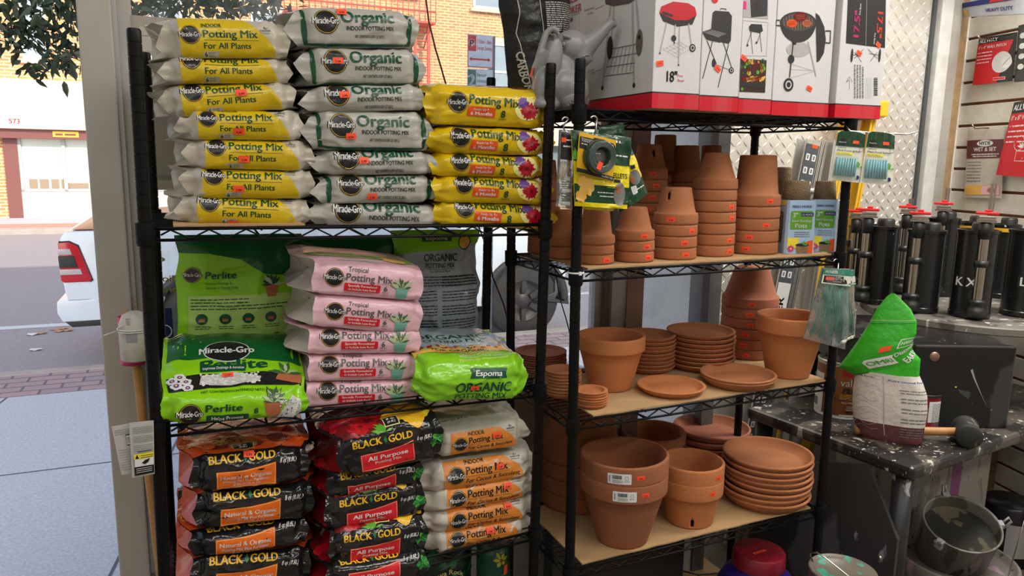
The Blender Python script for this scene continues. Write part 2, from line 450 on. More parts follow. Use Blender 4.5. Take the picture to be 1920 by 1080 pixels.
for k in range(-9, 12):
    a = SW(0, 0); u = -0.62 + 1.55 * k
    mb.add([(u - 0.008 + 0.10 * 0, 0.6, SWZ + 0.002), (u + 0.008, 0.6, SWZ + 0.002), (u + 0.75 + 0.008, 5.55, SWZ + 0.002), (u + 0.75 - 0.008, 5.55, SWZ + 0.002)], [(0, 1, 2, 3)], 1, False)
for v in (2.05, 3.75): mb.add([(-14, v, SWZ + 0.002), (16, v, SWZ + 0.002), (16, v + 0.014, SWZ + 0.002), (-14, v + 0.014, SWZ + 0.002)], [(0, 1, 2, 3)], 1, False)
struct(mb.build('sidewalk', [CONC, JOINT], None, MS))
mb = MB(); mb.box(-14, 16, 5.55, 6.25, SWZ - 0.3, SWZ + 0.001)
struct(mb.build('sidewalk_brick_strip', brick_material('sidewalk_pavers', srgb(168, 142, 140), srgb(150, 134, 138), srgb(104, 98, 104), 0.30, 0.15, 'xy', 0.012), None, MS))
mb = MB(); mb.box(-14, 16, 6.25, 6.42, RDZ - 0.2, SWZ + 0.005, bev=0.01); struct(mb.build('curb_near', CURBC, None, MS))
mb = MB(); mb.box(-30, 40, 6.42, 21.6, RDZ - 0.2, RDZ); mb.add([(-30, 9.05, RDZ + 0.003), (40, 9.05, RDZ + 0.003), (40, 9.25, RDZ + 0.003), (-30, 9.25, RDZ + 0.003)], [(0, 1, 2, 3)], 1, False)
struct(mb.build('road', [ASPH, mat('road_line_worn', srgb(196, 200, 206), rough=0.8)], None, MS))
mb = MB(); mb.box(-30, 40, 21.6, 21.9, RDZ - 0.2, SWZ + 0.01, bev=0.02); struct(mb.build('curb_far', CURBC, None, MS))
mb = MB(); mb.box(-30, 40, 21.9, 40, RDZ - 0.2, SWZ); mb.add([(-30, 22.2, SWZ + 0.004), (40, 22.2, SWZ + 0.004), (40, 23.5, SWZ + 0.004), (-30, 23.5, SWZ + 0.004)], [(0, 1, 2, 3)], 1, False)
struct(mb.build('sidewalk_far', [CONC, mat('far_paver_red', srgb(196, 140, 124), rough=0.9)], None, MS))
# building across the street
BRK = brick_material('tan_brick', srgb(214, 160, 104), srgb(190, 132, 84), srgb(226, 200, 160), 0.30, 0.10, 'xz', 0.018)
FV = 26.0
bld = thing('brick_building', 'tan brick building with shopfront across the street', 'building', MS @ T(0, FV, 0))
mb = MB(); mb.box(-16, 34, 0, 6, SWZ, 13); mb.build('brick_wall', BRK, bld)
WFR = mat('window_frame_white', srgb(236, 234, 228), rough=0.5); WGL = mat('window_glass_far', srgb(150, 162, 172), rough=0.08, spec=0.8)
STONE = mat('window_stone', srgb(214, 200, 176), rough=0.8)
def far_window(u0, u1, z0, z1):
    f = MB(); w = 0.09
    f.box(u0, u1, -0.06, 0.02, z0, z0 + w); f.box(u0, u1, -0.06, 0.02, z1 - w, z1); f.box(u0, u0 + w, -0.06, 0.02, z0, z1); f.box(u1 - w, u1, -0.06, 0.02, z0, z1)
    zm = (z0 + z1) / 2; f.box(u0, u1, -0.05, 0.02, zm - 0.04, zm + 0.04); f.box(u0 - 0.1, u1 + 0.1, -0.14, 0.02, z0 - 0.12, z0, 1); f.box(u0 - 0.1, u1 + 0.1, -0.05, 0.02, z1, z1 + 0.18, 1)
    fo = f.build('window_frame', [WFR, STONE], bld)
    g = MB(); g.box(u0 + w, u1 - w, -0.02, 0.0, z0 + w, z1 - w); g.build('window_pane', WGL, fo)
for (a, b, c, d) in ((-4.45, -3.75, 4.4, 6.6), (10.1, 11.6, 7.2, 9.0), (10.75, 11.9, 3.9, 6.0), (-0.9, 0.1, 4.4, 6.6), (2.2, 3.2, 4.4, 6.4), (7.0, 7.9, 7.4, 9.2), (14.2, 15.2, 4.0, 6.0), (17.5, 18.5, 4.0, 6.0)):
    far_window(a, b, c, d)
# shopfront of the building
CREAM = mat('fascia_cream', srgb(250, 236, 214), rough=0.7); MAROON = mat('maroon_paint', srgb(120, 74, 70), rough=0.5); PINKB = mat('pink_bulkhead', srgb(226, 196, 190), rough=0.8)
mb = MB(); mb.box(-9.5, 3.0, -0.55, 0.0, 2.30, 3.75, bev=0.03); mb.build('shop_fascia', CREAM, bld)
mb = MB(); mb.box(-9.5, 3.0, -0.40, -0.02, 2.02, 2.30); mb.box(-5.15, -4.78, -0.15, 0.02, SWZ, 2.05); mb.box(-9.5, -6.3, -0.12, 0.02, SWZ, 2.05); mb.box(0.8, 1.3, -0.2, 0, SWZ, 2.05); mb.build('maroon_lintel', MAROON, bld)
mb = MB(); mb.box(-4.78, 0.8, -0.12, 0.02, SWZ, 0.40); mb.build('bulkhead', PINKB, bld)
fr = MB()
for u in (-4.74, -3.56, -2.3, -1.0, 0.75): fr.box(u - 0.05, u + 0.05, -0.12, 0.0, 0.40, 2.05)
fr.box(-4.78, 0.8, -0.12, 0.0, 0.38, 0.46); fo = fr.build('shopfront_frame', mat('frame_alu_pale', srgb(178, 186, 182), rough=0.4), bld)
g = MB(); g.box(-4.75, 0.78, -0.05, -0.03, 0.42, 2.05); g.build('shop_window', mat('shop_glass_pale', srgb(176, 200, 196), rough=0.15, spec=0.8, noise=(1.2, 0.5, srgb(206, 220, 214))), fo)
pp = MB()
for k, (u, w) in enumerate(((-4.45, .22), (-4.16, .24), (-3.86, .2), (-3.62, .14), (-3.3, .7))): pp.box(u - w / 2, u + w / 2, -0.075, -0.055, 0.50, 0.78 if k < 4 else 0.66)
pp.build('window_notice', mat('notice_brown', srgb(150, 132, 110), rough=0.8), fo)
f = Flat(); f.disc(0, 0, 0.26, mat('number_plate_white', (0.8, 0.78, 0.74), rough=0.5), 1, ry=0.15); f.text('573', 0, -0.07, 0.14, mat('number_red', srgb(190, 70, 60), rough=0.6), 2, bold=0.03, al='C')
mb = MB(); ms = []; f.onto(mb, plane_fn(T(-4.72, -0.56, 2.52)), ms, 0.004, 0.004); mb.build('house_number', ms, bld)
f = Flat(); f.rect(-0.35, 0.35, -0.09, 0.09, mat('sign_yellow', srgb(226, 186, 70), rough=0.6), 1); f.scribble(-.28, .28, -.04, .10, MAROON, 2, 3)
mb = MB(); ms = []; f.onto(mb, plane_fn(T(-3.42, -0.41, 2.17)), ms, 0.004, 0.004); mb.build('lintel_sign', ms, bld)
# neighbouring shops
for k, (a, b, c) in enumerate(((3.4, 9.0, srgb(206, 110, 96)), (9.4, 16, srgb(226, 210, 190)), (16.4, 24, srgb(150, 168, 160)))):
    mb = MB(); mb.box(a, b, -0.5, 0, 2.2, 3.6, bev=0.03); mb.build('shop_fascia', mat(f'fascia_{k}', c, rough=0.7), bld)
    mb = MB(); mb.box(a, b, -0.1, 0, 0.3, 2.2); mb.build('shop_window', mat('shop_glass_dim', srgb(120, 134, 140), rough=0.15, spec=0.8), bld)
# red fire escape
RED = mat('fire_escape_red', srgb(206, 84, 66), rough=0.6); fe = thing('fire_escape', 'red iron fire escape on the tan brick facade', 'fire escape', MS @ T(0, FV, 0))
mb = MB(); mb.box(3.2, 8.4, -0.9, -0.02, 6.35, 6.42); mb.build('platform', RED, fe)
mb = MB()
for z in (6.75, 7.2): mb.tube([(3.2, -0.88, z), (8.4, -0.88, z)], 0.03, 6)
for k in range(27): mb.tube([(3.2 + 0.2 * k, -0.88, 6.4), (3.2 + 0.2 * k, -0.88, 7.2)], 0.016, 6)
for u in (3.4, 5.8, 8.2): mb.tube([(u, -0.85, 6.38), (u, 0, 5.6)], 0.03, 6)
mb.build('railing', RED, fe)
mb = MB()
for u in (7.75, 8.25): mb.box(u - 0.05, u + 0.05, -0.5, -0.42, 2.6, 6.4)
for k in range(12): mb.tube([(7.75, -0.46, 2.8 + 0.3 * k), (8.25, -0.46, 2.8 + 0.3 * k)], 0.03, 6)
mb.build('drop_ladder', RED, fe)
# street trees
LEAF = mat('leaf_green', srgb(56, 72, 44), rough=0.5, noise=(2.0, 0.6, srgb(38, 54, 32))); BARK = mat('bark', srgb(96, 80, 66), rough=0.9)
def leaves(mb, spots, size, seed):
    r = random.Random(seed)
    for (c, n, s) in spots:
        for _ in range(n):
            p = Vector(c) + Vector((r.gauss(0, s), r.gauss(0, s), r.gauss(0, s * 0.7)))
            d = Vector((r.uniform(-1, 1), r.uniform(-1, 1), r.uniform(-1.2, 0.1))).normalized(); w = d.cross(Vector((r.uniform(-1, 1), r.uniform(-1, 1), r.uniform(-1, 1)))).normalized(); n_ = d.cross(w)
            L = size * r.uniform(0.7, 1.2); W = L * 0.19
            mb.add([p, p + d * L * 0.22 + w * W * .8 + n_ * W * 0.3, p + d * L * 0.55 + w * W * .85 + n_ * W * 0.3, p + d * L - n_ * W * .4, p + d * L * 0.55 - w * W * .85 + n_ * W * 0.3, p + d * L * 0.22 - w * W * .8 + n_ * W * 0.3, p + d * L * 0.42], [(0, 1, 6), (1, 2, 6), (2, 3, 6), (3, 4, 6), (4, 5, 6), (5, 0, 6)], 0, True)
tr = thing('street_tree', 'leafy street tree with branches hanging over the near sidewalk', 'tree', MS @ T(-3.4, 5.3, SWZ))
mb = MB(); mb.tube([(0, 0, 0), (0.05, 0, 1.5), (0.1, 0, 3.4), (0.2, 0.1, 5.2)], [0.16, 0.13, 0.11, 0.06], 12)
mb.build('trunk', BARK, tr)
bp = [((0.1, 0, 3.2), (1.0, -0.1, 3.9), (1.9, 0, 3.75), (2.3, 0, 3.45)), ((0.1, 0, 3.3), (1.0, 0.2, 4.2), (2.6, 0, 4.2), (4.2, 0, 4.05)), ((0.1, 0, 3.0), (0.7, 0, 3.5), (1.3, -0.1, 3.5), (1.75, -0.1, 3.15))]
mb = MB()
for b in bp: mb.tube(b, [0.05, 0.03, 0.015, 0.006], 6)
mb.build('branch', BARK, tr)
r = random.Random(5); spots = []
for (px, py, n, s) in ((10, 20, 60, .10), (40, 50, 60, .09), (70, 15, 60, .10), (20, 80, 40, .07), (60, 75, 25, .05), (95, 55, 50, .08), (120, 30, 60, .09), (105, 105, 55, .07), (130, 85, 50, .07), (45, 118, 14, .04), (75, 128, 22, .05), (140, 120, 30, .06), (140, 5, 40, .08), (105, 0, 40, .10),
                       (20, -20, 60, .12), (80, -30, 70, .12), (140, -30, 60, .12), (220, 0, 60, .10), (260, 14, 60, .09), (300, 8, 50, .09), (340, 4, 50, .09), (390, 6, 60, .09), (440, 4, 50, .09), (490, 8, 50, .09), (530, 12, 30, .08), (380, -30, 80, .14), (300, -30, 60, .12), (470, -25, 60, .12)):
    p = onv(MS, px, py, 5.3 + r.uniform(-0.3, 0.5)); spots.append(((p.x + 3.4, p.y - 5.3, p.z - SWZ), n, s))
mb = MB(); leaves(mb, [(c, int(n * .8), s) for c, n, s in spots], 0.115, 3); mb.build('foliage', LEAF, tr)
tr2 = thing('street_tree', 'bright green tree farther along the street, seen behind the pots', 'tree', MS @ T(17, 19, SWZ))
mb = MB(); mb.tube([(0, 0, 0), (0, 0, 3)], [0.2, 0.14], 10); mb.build('trunk', BARK, tr2)
mb = MB(); leaves(mb, [((r.uniform(-2.5, 2.5), r.uniform(-1, 1), r.uniform(2.6, 5.5)), 40, 0.5) for _ in range(60)], 0.4, 9); mb.build('foliage', mat('leaf_bright', srgb(120, 160, 84), rough=0.5), tr2)
# parking sign on a pole
SB = mat('sign_back_blue', srgb(206, 214, 226), rough=0.5); SRED = mat('sign_red', srgb(206, 52, 60), rough=0.5); SGRN = mat('sign_green', srgb(44, 112, 92), rough=0.5); POLE = mat('galvanised', srgb(128, 134, 140), rough=0.5, metal=0.5)
p0 = onv(MS, 876, 162, 5.9); p1 = onv(MS, 925, 165, 5.9); zt = onv(MS, 876, 63, 5.9).z; zb = onv(MS, 876, 126, 5.9).z; zb2 = onv(MS, 876, 172, 5.9).z; w = (p1.x - p0.x) * 0.98
sg = thing('parking_sign', 'red and white parking sign on a grey pole at the curb', 'street sign', MS @ T(p0.x, 5.9, 0))
mb = MB(); mb.box(w - 0.03, w + 0.03, 0.02, 0.08, SWZ, zt + 0.0); mb.build('pole', POLE, sg)
mb = MB(); mb.box(0, w, 0, 0.008, zb, zt, bev=0.003); h = zt - zb; pl = mb.build('sign_plate', SB, sg)
f = Flat(); f.rect(0.005, w * 0.33, h * 0.5, h * 0.97, SRED, 1); f.disc(w * 0.165, h * 0.73, w * 0.14, SB, 2); f.text('P', w * 0.165, h * 0.62, h * 0.2, INK, 3, bold=0.03, al='C'); f.ring(w * 0.165, h * 0.73, w * 0.13, w * 0.025, SRED, 4); f.line([(w * 0.08, h * 0.84), (w * 0.25, h * 0.62)], w * 0.025, SRED, 4)
f.text('7:30am - 8am', w * 0.37, h * 0.74, h * 0.12, SRED, 1, w=w * 0.55); f.text('Except Sunday', w * 0.37, h * 0.55, h * 0.12, SRED, 1, w=w * 0.58)
f.line([(w * 0.14, h * 0.26), (w * 0.82, h * 0.26)], h * 0.05, SRED, 1); f.poly([(w * 0.07, h * 0.26), (w * 0.16, h * 0.19), (w * 0.16, h * 0.33)], SRED, 1); f.poly([(w * 0.89, h * 0.26), (w * 0.80, h * 0.33), (w * 0.80, h * 0.19)], SRED, 1)
for a, b in (((.02, .03), (.98, .03)), ((.98, .03), (.98, .97)), ((.02, .5), (.02, .03))): f.line([(w * a[0], h * a[1]), (w * b[0], h * b[1])], 0.006, SRED, 1)
mb = MB(); ms = []; f.onto(mb, plane_fn(T(0, 0, zb)), ms, 0.002, 0.001); mb.build('sign_print', ms, pl)
mb = MB(); mb.box(0, w, 0, 0.008, zb2, zb - 0.01, bev=0.003); pl = mb.build('sign_plate', SB, sg); h = zb - 0.01 - zb2
f = Flat(); f.rect(0.005, w * 0.33, h * 0.1, h * 0.95, SGRN, 1); f.text('2', w * 0.165, h * 0.25, h * 0.5, SB, 2, bold=0.04, al='C'); f.text('hour', w * 0.38, h * 0.68, h * 0.16, SGRN, 1); f.text('metered', w * 0.38, h * 0.42, h * 0.16, SGRN, 1); f.text('parking', w * 0.38, h * 0.16, h * 0.16, SGRN, 1)
mb = MB(); ms = []; f.onto(mb, plane_fn(T(0, 0, zb2)), ms, 0.002, 0.001); mb.build('sign_print', ms, pl)
# fallen leaves by the curb
DRY = mat('dry_leaf', srgb(178, 138, 104), rough=0.8); PAPER = mat('litter_paper', srgb(214, 212, 208), rough=0.8)
for k, (px, py) in enumerate(((62, 628), (78, 626), (105, 619), (112, 622), (118, 617), (125, 621), (66, 657))):
    q = onz(MS, px, py, RDZ); mb = MB(); r = random.Random(k); pts = [(0.07 * r.uniform(.6, 1.3) * math.cos(a * PI / 4), 0.05 * r.uniform(.6, 1.3) * math.sin(a * PI / 4)) for a in range(8)]
    n = len(pts); mb.add([(x, y, 0.004 + 0.012 * (i % 2)) for i, (x, y) in enumerate(pts)] + [(0, 0, 0.022)], [(i, (i + 1) % n, n) for i in range(n)], 0, True)
    tag(mb.build('fallen_leaf' if k not in (0, 6) else 'paper_scrap', PAPER if k in (0, 6) else DRY, None, MS @ T(q.x, q.y, RDZ + 0.002)), ['white paper scrap on the road near the truck bumper', '', '', '', '', '', 'tiny white paper scrap on road nearest the curb'][k] or 'dry brown fallen leaf on the road under the truck bumper', 'leaf' if k not in (0, 6) else 'litter', 'leaves under the bumper' if k not in (0, 6) else None)

# ------------------------------------------------------------------ pickup truck parked at the curb
TW = mat('truck_white_paint', srgb(206, 216, 226), rough=0.18, coat=0.6); TBLK = mat('truck_black_plastic', (0.02, 0.02, 0.022), rough=0.5); TRED = mat('lamp_red', srgb(176, 20, 36), rough=0.12, coat=0.5); TCLR = mat('lamp_clear', srgb(176, 172, 176), rough=0.15, coat=0.5)
TGL = mat('truck_glass', srgb(40, 46, 52), rough=0.05, spec=0.8); TCOV = mat('bed_cover_tan', srgb(196, 150, 122), rough=0.4); RUB = mat('tyre_rubber', (0.018, 0.018, 0.019), rough=0.8); RIM = mat('wheel_alloy', srgb(48, 48, 50), rough=0.5, metal=0.2)
VT = 6.56; tk = thing('pickup_truck', 'white pickup truck parked at the curb outside the shop window', 'truck', MS @ T(-1.10, VT, 0))
def side_prism(pts, y0, y1, inset=0.0, bev=0.02):
    mb = MB(); n = len(pts)
    bm = bmesh.new(); a = [bm.verts.new((x, y0, z)) for x, z in pts]; b = [bm.verts.new((x, y1, z)) for x, z in pts]
    bm.faces.new(a); bm.faces.new(list(reversed(b)))
    for i in range(n): bm.faces.new((a[i], b[i], b[(i + 1) % n], a[(i + 1) % n]))
    bmesh.ops.recalc_face_normals(bm, faces=bm.faces[:])
    if bev: bmesh.ops.bevel(bm, geom=bm.edges[:], offset=bev, segments=3, affect='EDGES', profile=0.6)
    bm.verts.index_update(); mb.add([v.co.copy() for v in bm.verts], [[v.index for v in f.verts] for f in bm.faces], 0, True); bm.free(); return mb
def arch(cx, r, z0, n=12): return [(cx + r * math.cos(PI - PI * k / n), z0 + r * 1.0 * math.sin(PI * k / n)) for k in range(n + 1)]
# body side profile (x from tail to nose); bed, cab base and hood
prof = [(0.03, 0.20), (0.0, 0.45), (0.01, 0.80), (0.06, 0.865), (2.02, 0.875), (3.55, 0.86), (4.85, 0.76), (5.28, 0.66), (5.42, 0.30), (5.36, 0.0), (5.30, -0.06)] + list(reversed(arch(4.86, 0.50, -0.08))) + [(4.32, -0.12), (1.85, -0.12)] + list(reversed(arch(1.28, 0.50, -0.08))) + [(0.60, -0.04), (0.30, 0.06), (0.22, 0.2)]
bd = side_prism(prof, 0.0, 1.95, bev=0.025).build('body', TW, tk, sharp=35)
cabp = [(2.08, 0.86), (2.20, 1.36), (2.45, 1.42), (3.75, 1.42), (3.95, 1.38), (4.55, 0.84)]
side_prism(cabp, 0.12, 1.83, bev=0.04).build('cab', TW, tk, sharp=35)
side_prism([(2.30, 0.92), (2.36, 1.30), (3.05, 1.32), (3.05, 0.90)], 0.105, 0.125, bev=0).build('side_window', TGL, tk)
side_prism([(3.12, 0.90), (3.12, 1.32), (3.74, 1.32), (4.22, 0.88)], 0.105, 0.125, bev=0).build('side_window', TGL, tk)
side_prism([(0.10, 0.875), (0.25, 0.93), (1.0, 0.985), (2.05, 0.99), (2.05, 0.875)], 0.05, 1.90, bev=0.02).build('bed_cover', TCOV, tk, sharp=40)
side_prism([(0.30, 0.878), (0.32, 0.892), (2.04, 0.905), (2.04, 0.885)], -0.004, 0.06, bev=0.003).build('bed_rail', TBLK, tk)
# tail lamp wraps the rear corner
lp = [(-0.006, 0.76), (-0.004, 0.40), (0.02, 0.378), (0.235, 0.378), (0.255, 0.40), (0.16, 0.72), (0.09, 0.765)]
lo = side_prism(lp, -0.012, 0.10, bev=0.008).build('tail_lamp', TRED, tk, sharp=40); lo['label'] = 'red tail lamp with a clear and black centre'
side_prism([(-0.012, 0.70), (-0.011, 0.645), (0.105, 0.645), (0.09, 0.70)], -0.018, 0.05, bev=0.004).build('clear_lens', TCLR, lo)
side_prism([(-0.012, 0.635), (-0.008, 0.52), (0.145, 0.52), (0.12, 0.635)], -0.018, 0.05, bev=0.004).build('smoked_lens', TBLK, lo)
side_prism([(-0.010, 0.505), (-0.006, 0.452), (0.18, 0.452), (0.165, 0.505)], -0.018, 0.05, bev=0.004).build('clear_lens', TCLR, lo)
side_prism([(0.235, 0.372), (0.266, 0.39), (0.165, 0.735), (0.09, 0.778), (0.0, 0.772), (0.0, 0.762), (0.09, 0.765), (0.16, 0.72), (0.255, 0.40)], -0.008, 0.10, bev=0).build('lamp_bezel', TBLK, lo)
bu = side_prism([(-0.055, 0.20), (-0.06, 0.08), (-0.02, -0.01), (0.36, -0.02), (0.30, 0.20)], -0.01, 1.96, bev=0.02).build('rear_bumper', TW, tk, sharp=35)
side_prism([(0.0, -0.005), (0.06, -0.06), (0.46, -0.06), (0.44, 0.05), (0.36, 0.20), (0.30, 0.215), (0.345, -0.0)], -0.014, 1.96, bev=0.005).build('bumper_valance', TBLK, bu)
side_prism([(4.98, -0.08), (5.46, -0.16), (5.44, -0.06), (5.3, 0.02)], 0.0, 1.9, bev=0.01).build('front_valance', TBLK, tk)
for (x, y) in ((1.28, 0.02), (4.86, 0.02), (1.28, 1.65), (4.86, 1.65)):
    mb = MB(); R_ = RX(-PI / 2)
    mb.lathe([(0.26, 0.0), (0.43, 0.0), (0.46, 0.03), (0.46, 0.25), (0.43, 0.28), (0.26, 0.28)], 40, 0, T(x, y, -0.09) @ R_)
    wo = mb.build('tyre', RUB, tk)
    m2 = MB(); m2.lathe([(0, 0.05), (0.08, 0.04), (0.10, 0.07), (0.24, 0.05), (0.265, 0.01), (0.265, 0.2), (0, 0.2)], 32, 0, T(x, y, -0.09) @ R_)
    for k in range(6):
        a = PI / 3 * k; m2.box(-0.03, 0.03, 0.10, 0.25, 0.02, 0.06, 0, T(x, y, -0.09) @ R_ @ RZ(a))
    m2.build('wheel_rim', RIM, wo)
for xx in (1.28, 4.86):
    a1 = arch(xx, 0.57, -0.08, 16); a2 = arch(xx, 0.49, -0.08, 16); mb = MB()
    for y0, y1 in ((-0.03, 0.06),):
        for i in range(16):
            q = [Vector((a1[i][0], y0, a1[i][1])), Vector((a1[i + 1][0], y0, a1[i + 1][1])), Vector((a2[i + 1][0], y0, a2[i + 1][1])), Vector((a2[i][0], y0, a2[i][1]))]
            p = [v + Vector((0, y1 - y0, 0)) for v in q]
            mb.add(q + p, [(0, 1, 2, 3), (7, 6, 5, 4), (0, 4, 5, 1), (3, 2, 6, 7)], 0, True)
    mb.build('fender_flare', TBLK, tk)

# ------------------------------------------------------------------ wire racks
BLACK = mat('black_epoxy', (0.005, 0.005, 0.0055), rough=0.40, spec=0.18)
BLACKM = mat('black_epoxy_collar', (0.005, 0.005, 0.0055), rough=0.5, spec=0.18)
GROOVE = mat('groove_ring', (0.03, 0.03, 0.03), rough=0.5)
KRAFT = mat('kraft_cardboard', srgb(186, 152, 108), rough=0.9, noise=(9, 0.5, srgb(170, 135, 92)), bump=(180, 0.12))
STEEL = mat('bright_steel', (0.55, 0.55, 0.56), rough=0.28, metal=1.0)
def post_mesh(L):
    mb = MB(); r = 0.0127; prof = [(0.0, 0.0), (0.020, 0.0), (0.020, 0.012), (0.008, 0.016), (0.008, 0.03), (r, 0.03)]
    z = 0.0508
    while z < L - 0.012:
        prof += [(r, z - 0.0013), (r - 0.0011, z - 0.0009), (r - 0.0011, z + 0.0009), (r, z + 0.0013)]; z += 0.0254
    prof += [(r, L - 0.004), (r - 0.002, L), (0, L)]
    mb.lathe(prof, 20)
    return mb
def collar_mesh():
    mb = MB()
    mb.lathe([(0.0131, 0.0), (0.0175, 0.0), (0.0178, -0.006), (0.0172, -0.040), (0.0150, -0.044), (0.0131, -0.044)], 24)
    return mb
def shelf_mesh(W, D):
    mb = MB(); e = 0.016; r = 0.0032; zt = -0.0115; zb = -0.0335
    def truss(a, b, nz):
        a = Vector(a); b = Vector(b); d = (b - a); L = d.length; d.normalize()
        A = a + d * e; B = b - d * e
        for z in (zt, zb): mb.tube([A + Vector((0, 0, z)), B + Vector((0, 0, z))], r, 8)
        pts = []; s0 = 0.045
        for i in range(nz * 2 + 1):
            s = s0 + (L - 2 * s0) * i / (nz * 2)
            pts.append(a + d * s + Vector((0, 0, zt - 0.002 if i % 2 == 0 else zb + 0.002)))
        st = a + d * (s0 - 0.018) + Vector((0, 0, (zt + zb) / 2 - 0.001)); en = b - d * (s0 - 0.018) + Vector((0, 0, (zt + zb) / 2 - 0.001))
        mb.tube([st] + pts + [en], 0.0022, 6)
    truss((0, 0, 0), (W, 0, 0), 11); truss((0, D, 0), (W, D, 0), 11)
    truss((0, 0, 0), (0, D, 0), 4); truss((W, 0, 0), (W, D, 0), 4)
    n = 15
    for i in range(n):
        v = 0.02 + (D - 0.04) * i / (n - 1)
        mb.tube([(0.002, v, -0.0095), (W - 0.002, v, -0.0095)], 0.0016, 6)
    for k in (0.25, 0.5, 0.75):
        mb.tube([(W * k, 0, -0.0145), (W * k, D, -0.0145)], 0.0026, 6)
        mb.tube([(W * k, 0, -0.0325), (W * k, D, -0.0325)], 0.0026, 6)
    return mb
def build_rack(M, W, D, levels, top, label, skip_top=None, droop=None):
    rk = thing('wire_shelving_rack', label, 'shelving rack', M)
    post0 = None
    for (u, v) in ((0, 0), (W, 0), (0, D), (W, D)):
        t = top
        if skip_top and (u > 0) == skip_top[0] and (v > 0) == skip_top[1]: t = skip_top[2]
        post_mesh(t).build('post', BLACK, rk, T(u, v, 0), sharp=40)
    for z in levels:
        sh = shelf_mesh(W, D).build('wire_shelf', BLACK, rk, T(0, 0, z))
        if droop and z == droop[0]: sh.matrix_local = T(W, 0, z) @ RY(-droop[1]) @ T(-W, 0, 0)
        for (u, v) in ((0, 0), (W, 0), (0, D), (W, D)):
            collar_mesh().build('corner_collar', BLACKM, sh, T(u, v, 0), sharp=40)
    return rk
WA, DA, WB, DB = 0.8568, 0.3755, 0.8612, 0.3737
ZA = [1.469, 1.068, 0.686, 0.235]; ZB = [1.730, 1.352, 0.980, 0.582]
SURF = -0.0079                                 # top of the wires below the collar's top
rack_a = build_rack(MA, WA, DA, ZA, 1.829, 'black wire shelving rack stacked with potting soil bags', droop=(0.686, 0.055))
rack_b = build_rack(MBk, WB, DB, ZB, 1.831, 'black wire shelving rack holding terracotta pots and saucers', (True, False, 1.722))
# cardboard liners on the pot rack and under the first bag stack
def sheet(M, u0, u1, v0, v1, z, label, nib=None, seed=0):
    rr = random.Random(seed); mb = MB(); pts = []
    def edge(a, b, n):
        for i in range(n):
            t = i / n; j = rr.uniform(-0.002, 0.002)
            pts.append((a[0] + (b[0] - a[0]) * t + (j if a[0] == b[0] else 0), a[1] + (b[1] - a[1]) * t + (j if a[1] == b[1] else 0)))
    edge((u0, v0), (u1, v0), 24); edge((u1, v0), (u1, v1), 10); edge((u1, v1), (u0, v1), 24); edge((u0, v1), (u0, v0), 10)
    if nib: pts = [(x, y + (nib[2] if nib[0] < x < nib[1] and y < (v0 + v1) / 2 else 0)) for x, y in pts]
    mb.prism(pts, 0, 0.004)
    o = mb.build('cardboard_liner', KRAFT, None, M @ T(0, 0, z))
    return tag(o, label, 'cardboard')
CT = 0.004
sheet(MBk, 0.035, WB - 0.03, 0.004, DB - 0.05, ZB[1] + SURF, 'brown cardboard liner under the upside-down flowerpot stacks', seed=1)
sheet(MBk, 0.06, WB - 0.012, 0.001, DB - 0.03, ZB[2] + SURF, 'brown cardboard liner under the saucers and two upright pots', seed=2)
sheet(MBk, 0.04, WB - 0.03, 0.008, DB - 0.03, ZB[3] + SURF, 'brown cardboard liner on lowest shelf under the large nested pots', seed=3)
sheet(MA, 0.05, 0.30, 0.004, DA - 0.08, ZA[0] + SURF, 'small tan cardboard sheet under the yellow and white bag stack', seed=4)

# ------------------------------------------------------------------ terracotta
TERRA = [mat('terracotta', srgb(176, 114, 74), rough=0.88, noise=(14, 0.7, srgb(164, 102, 64)), bump=(260, 0.10)),
         mat('terracotta_dark', srgb(158, 98, 64), rough=0.9, noise=(12, 0.7, srgb(144, 86, 55)), bump=(260, 0.10)),
         mat('terracotta_bright', srgb(192, 122, 74), rough=0.85, noise=(10, 0.8, srgb(184, 112, 64)), bump=(260, 0.08)),
         mat('terracotta_rose', srgb(176, 110, 84), rough=0.9, noise=(12, 0.7, srgb(160, 98, 74)), bump=(260, 0.10))]
STK = mat('sticker_orange', (1.0, 0.085, 0.025), rough=0.55)
STKD = mat('sticker_print', (0.16, 0.01, 0.01), rough=0.7)

def sticker_design(seed=0):
    r = random.Random(seed); f = Flat()
    f.rect(-0.0105, 0.0105, -0.006, 0.006, STK, 1, r=0.0)
    f.text(r.choice(['9.99', '3.99', '4.99', '7.99', '12.99', '2.49']), 0, -0.0042, 0.0040, STKD, 2, w=0.011, bold=0.03, al='C')
    return f.cut(0.005)
_ST = [sticker_design(i) for i in range(4)]
def pot_profile(R, H, rimh, Rb, wall=0.006, rimw=0.0095):
    Rj = R - 0.0065
    prof = [(0, 0), (Rb - 0.004, 0), (Rb - 0.001, 0.0015), (Rb, 0.005)]
    for t in (0.25, 0.5, 0.75): prof.append((Rb + (Rj - 0.002 - Rb) * t, 0.005 + (H - rimh - 0.007) * t))
    prof += [(Rj - 0.001, H - rimh - 0.002), (Rj + 0.0015, H - rimh - 0.0006), (R - 0.003, H - rimh), (R - 0.0012, H - rimh + 0.0016), (R - 0.0008, H - rimh + 0.005),
             (R, H - 0.006), (R - 0.0008, H - 0.0022), (R - 0.003, H - 0.0004), (R - rimw + 0.003, H - 0.0002), (R - rimw, H - 0.003),
             (R - rimw - 0.001, H - rimh * 0.9), (R - rimw - 0.003, H - rimh - 0.002), (Rb - wall + 0.003, wall + 0.008), (Rb - wall - 0.003, wall), (0, wall)]
    return prof
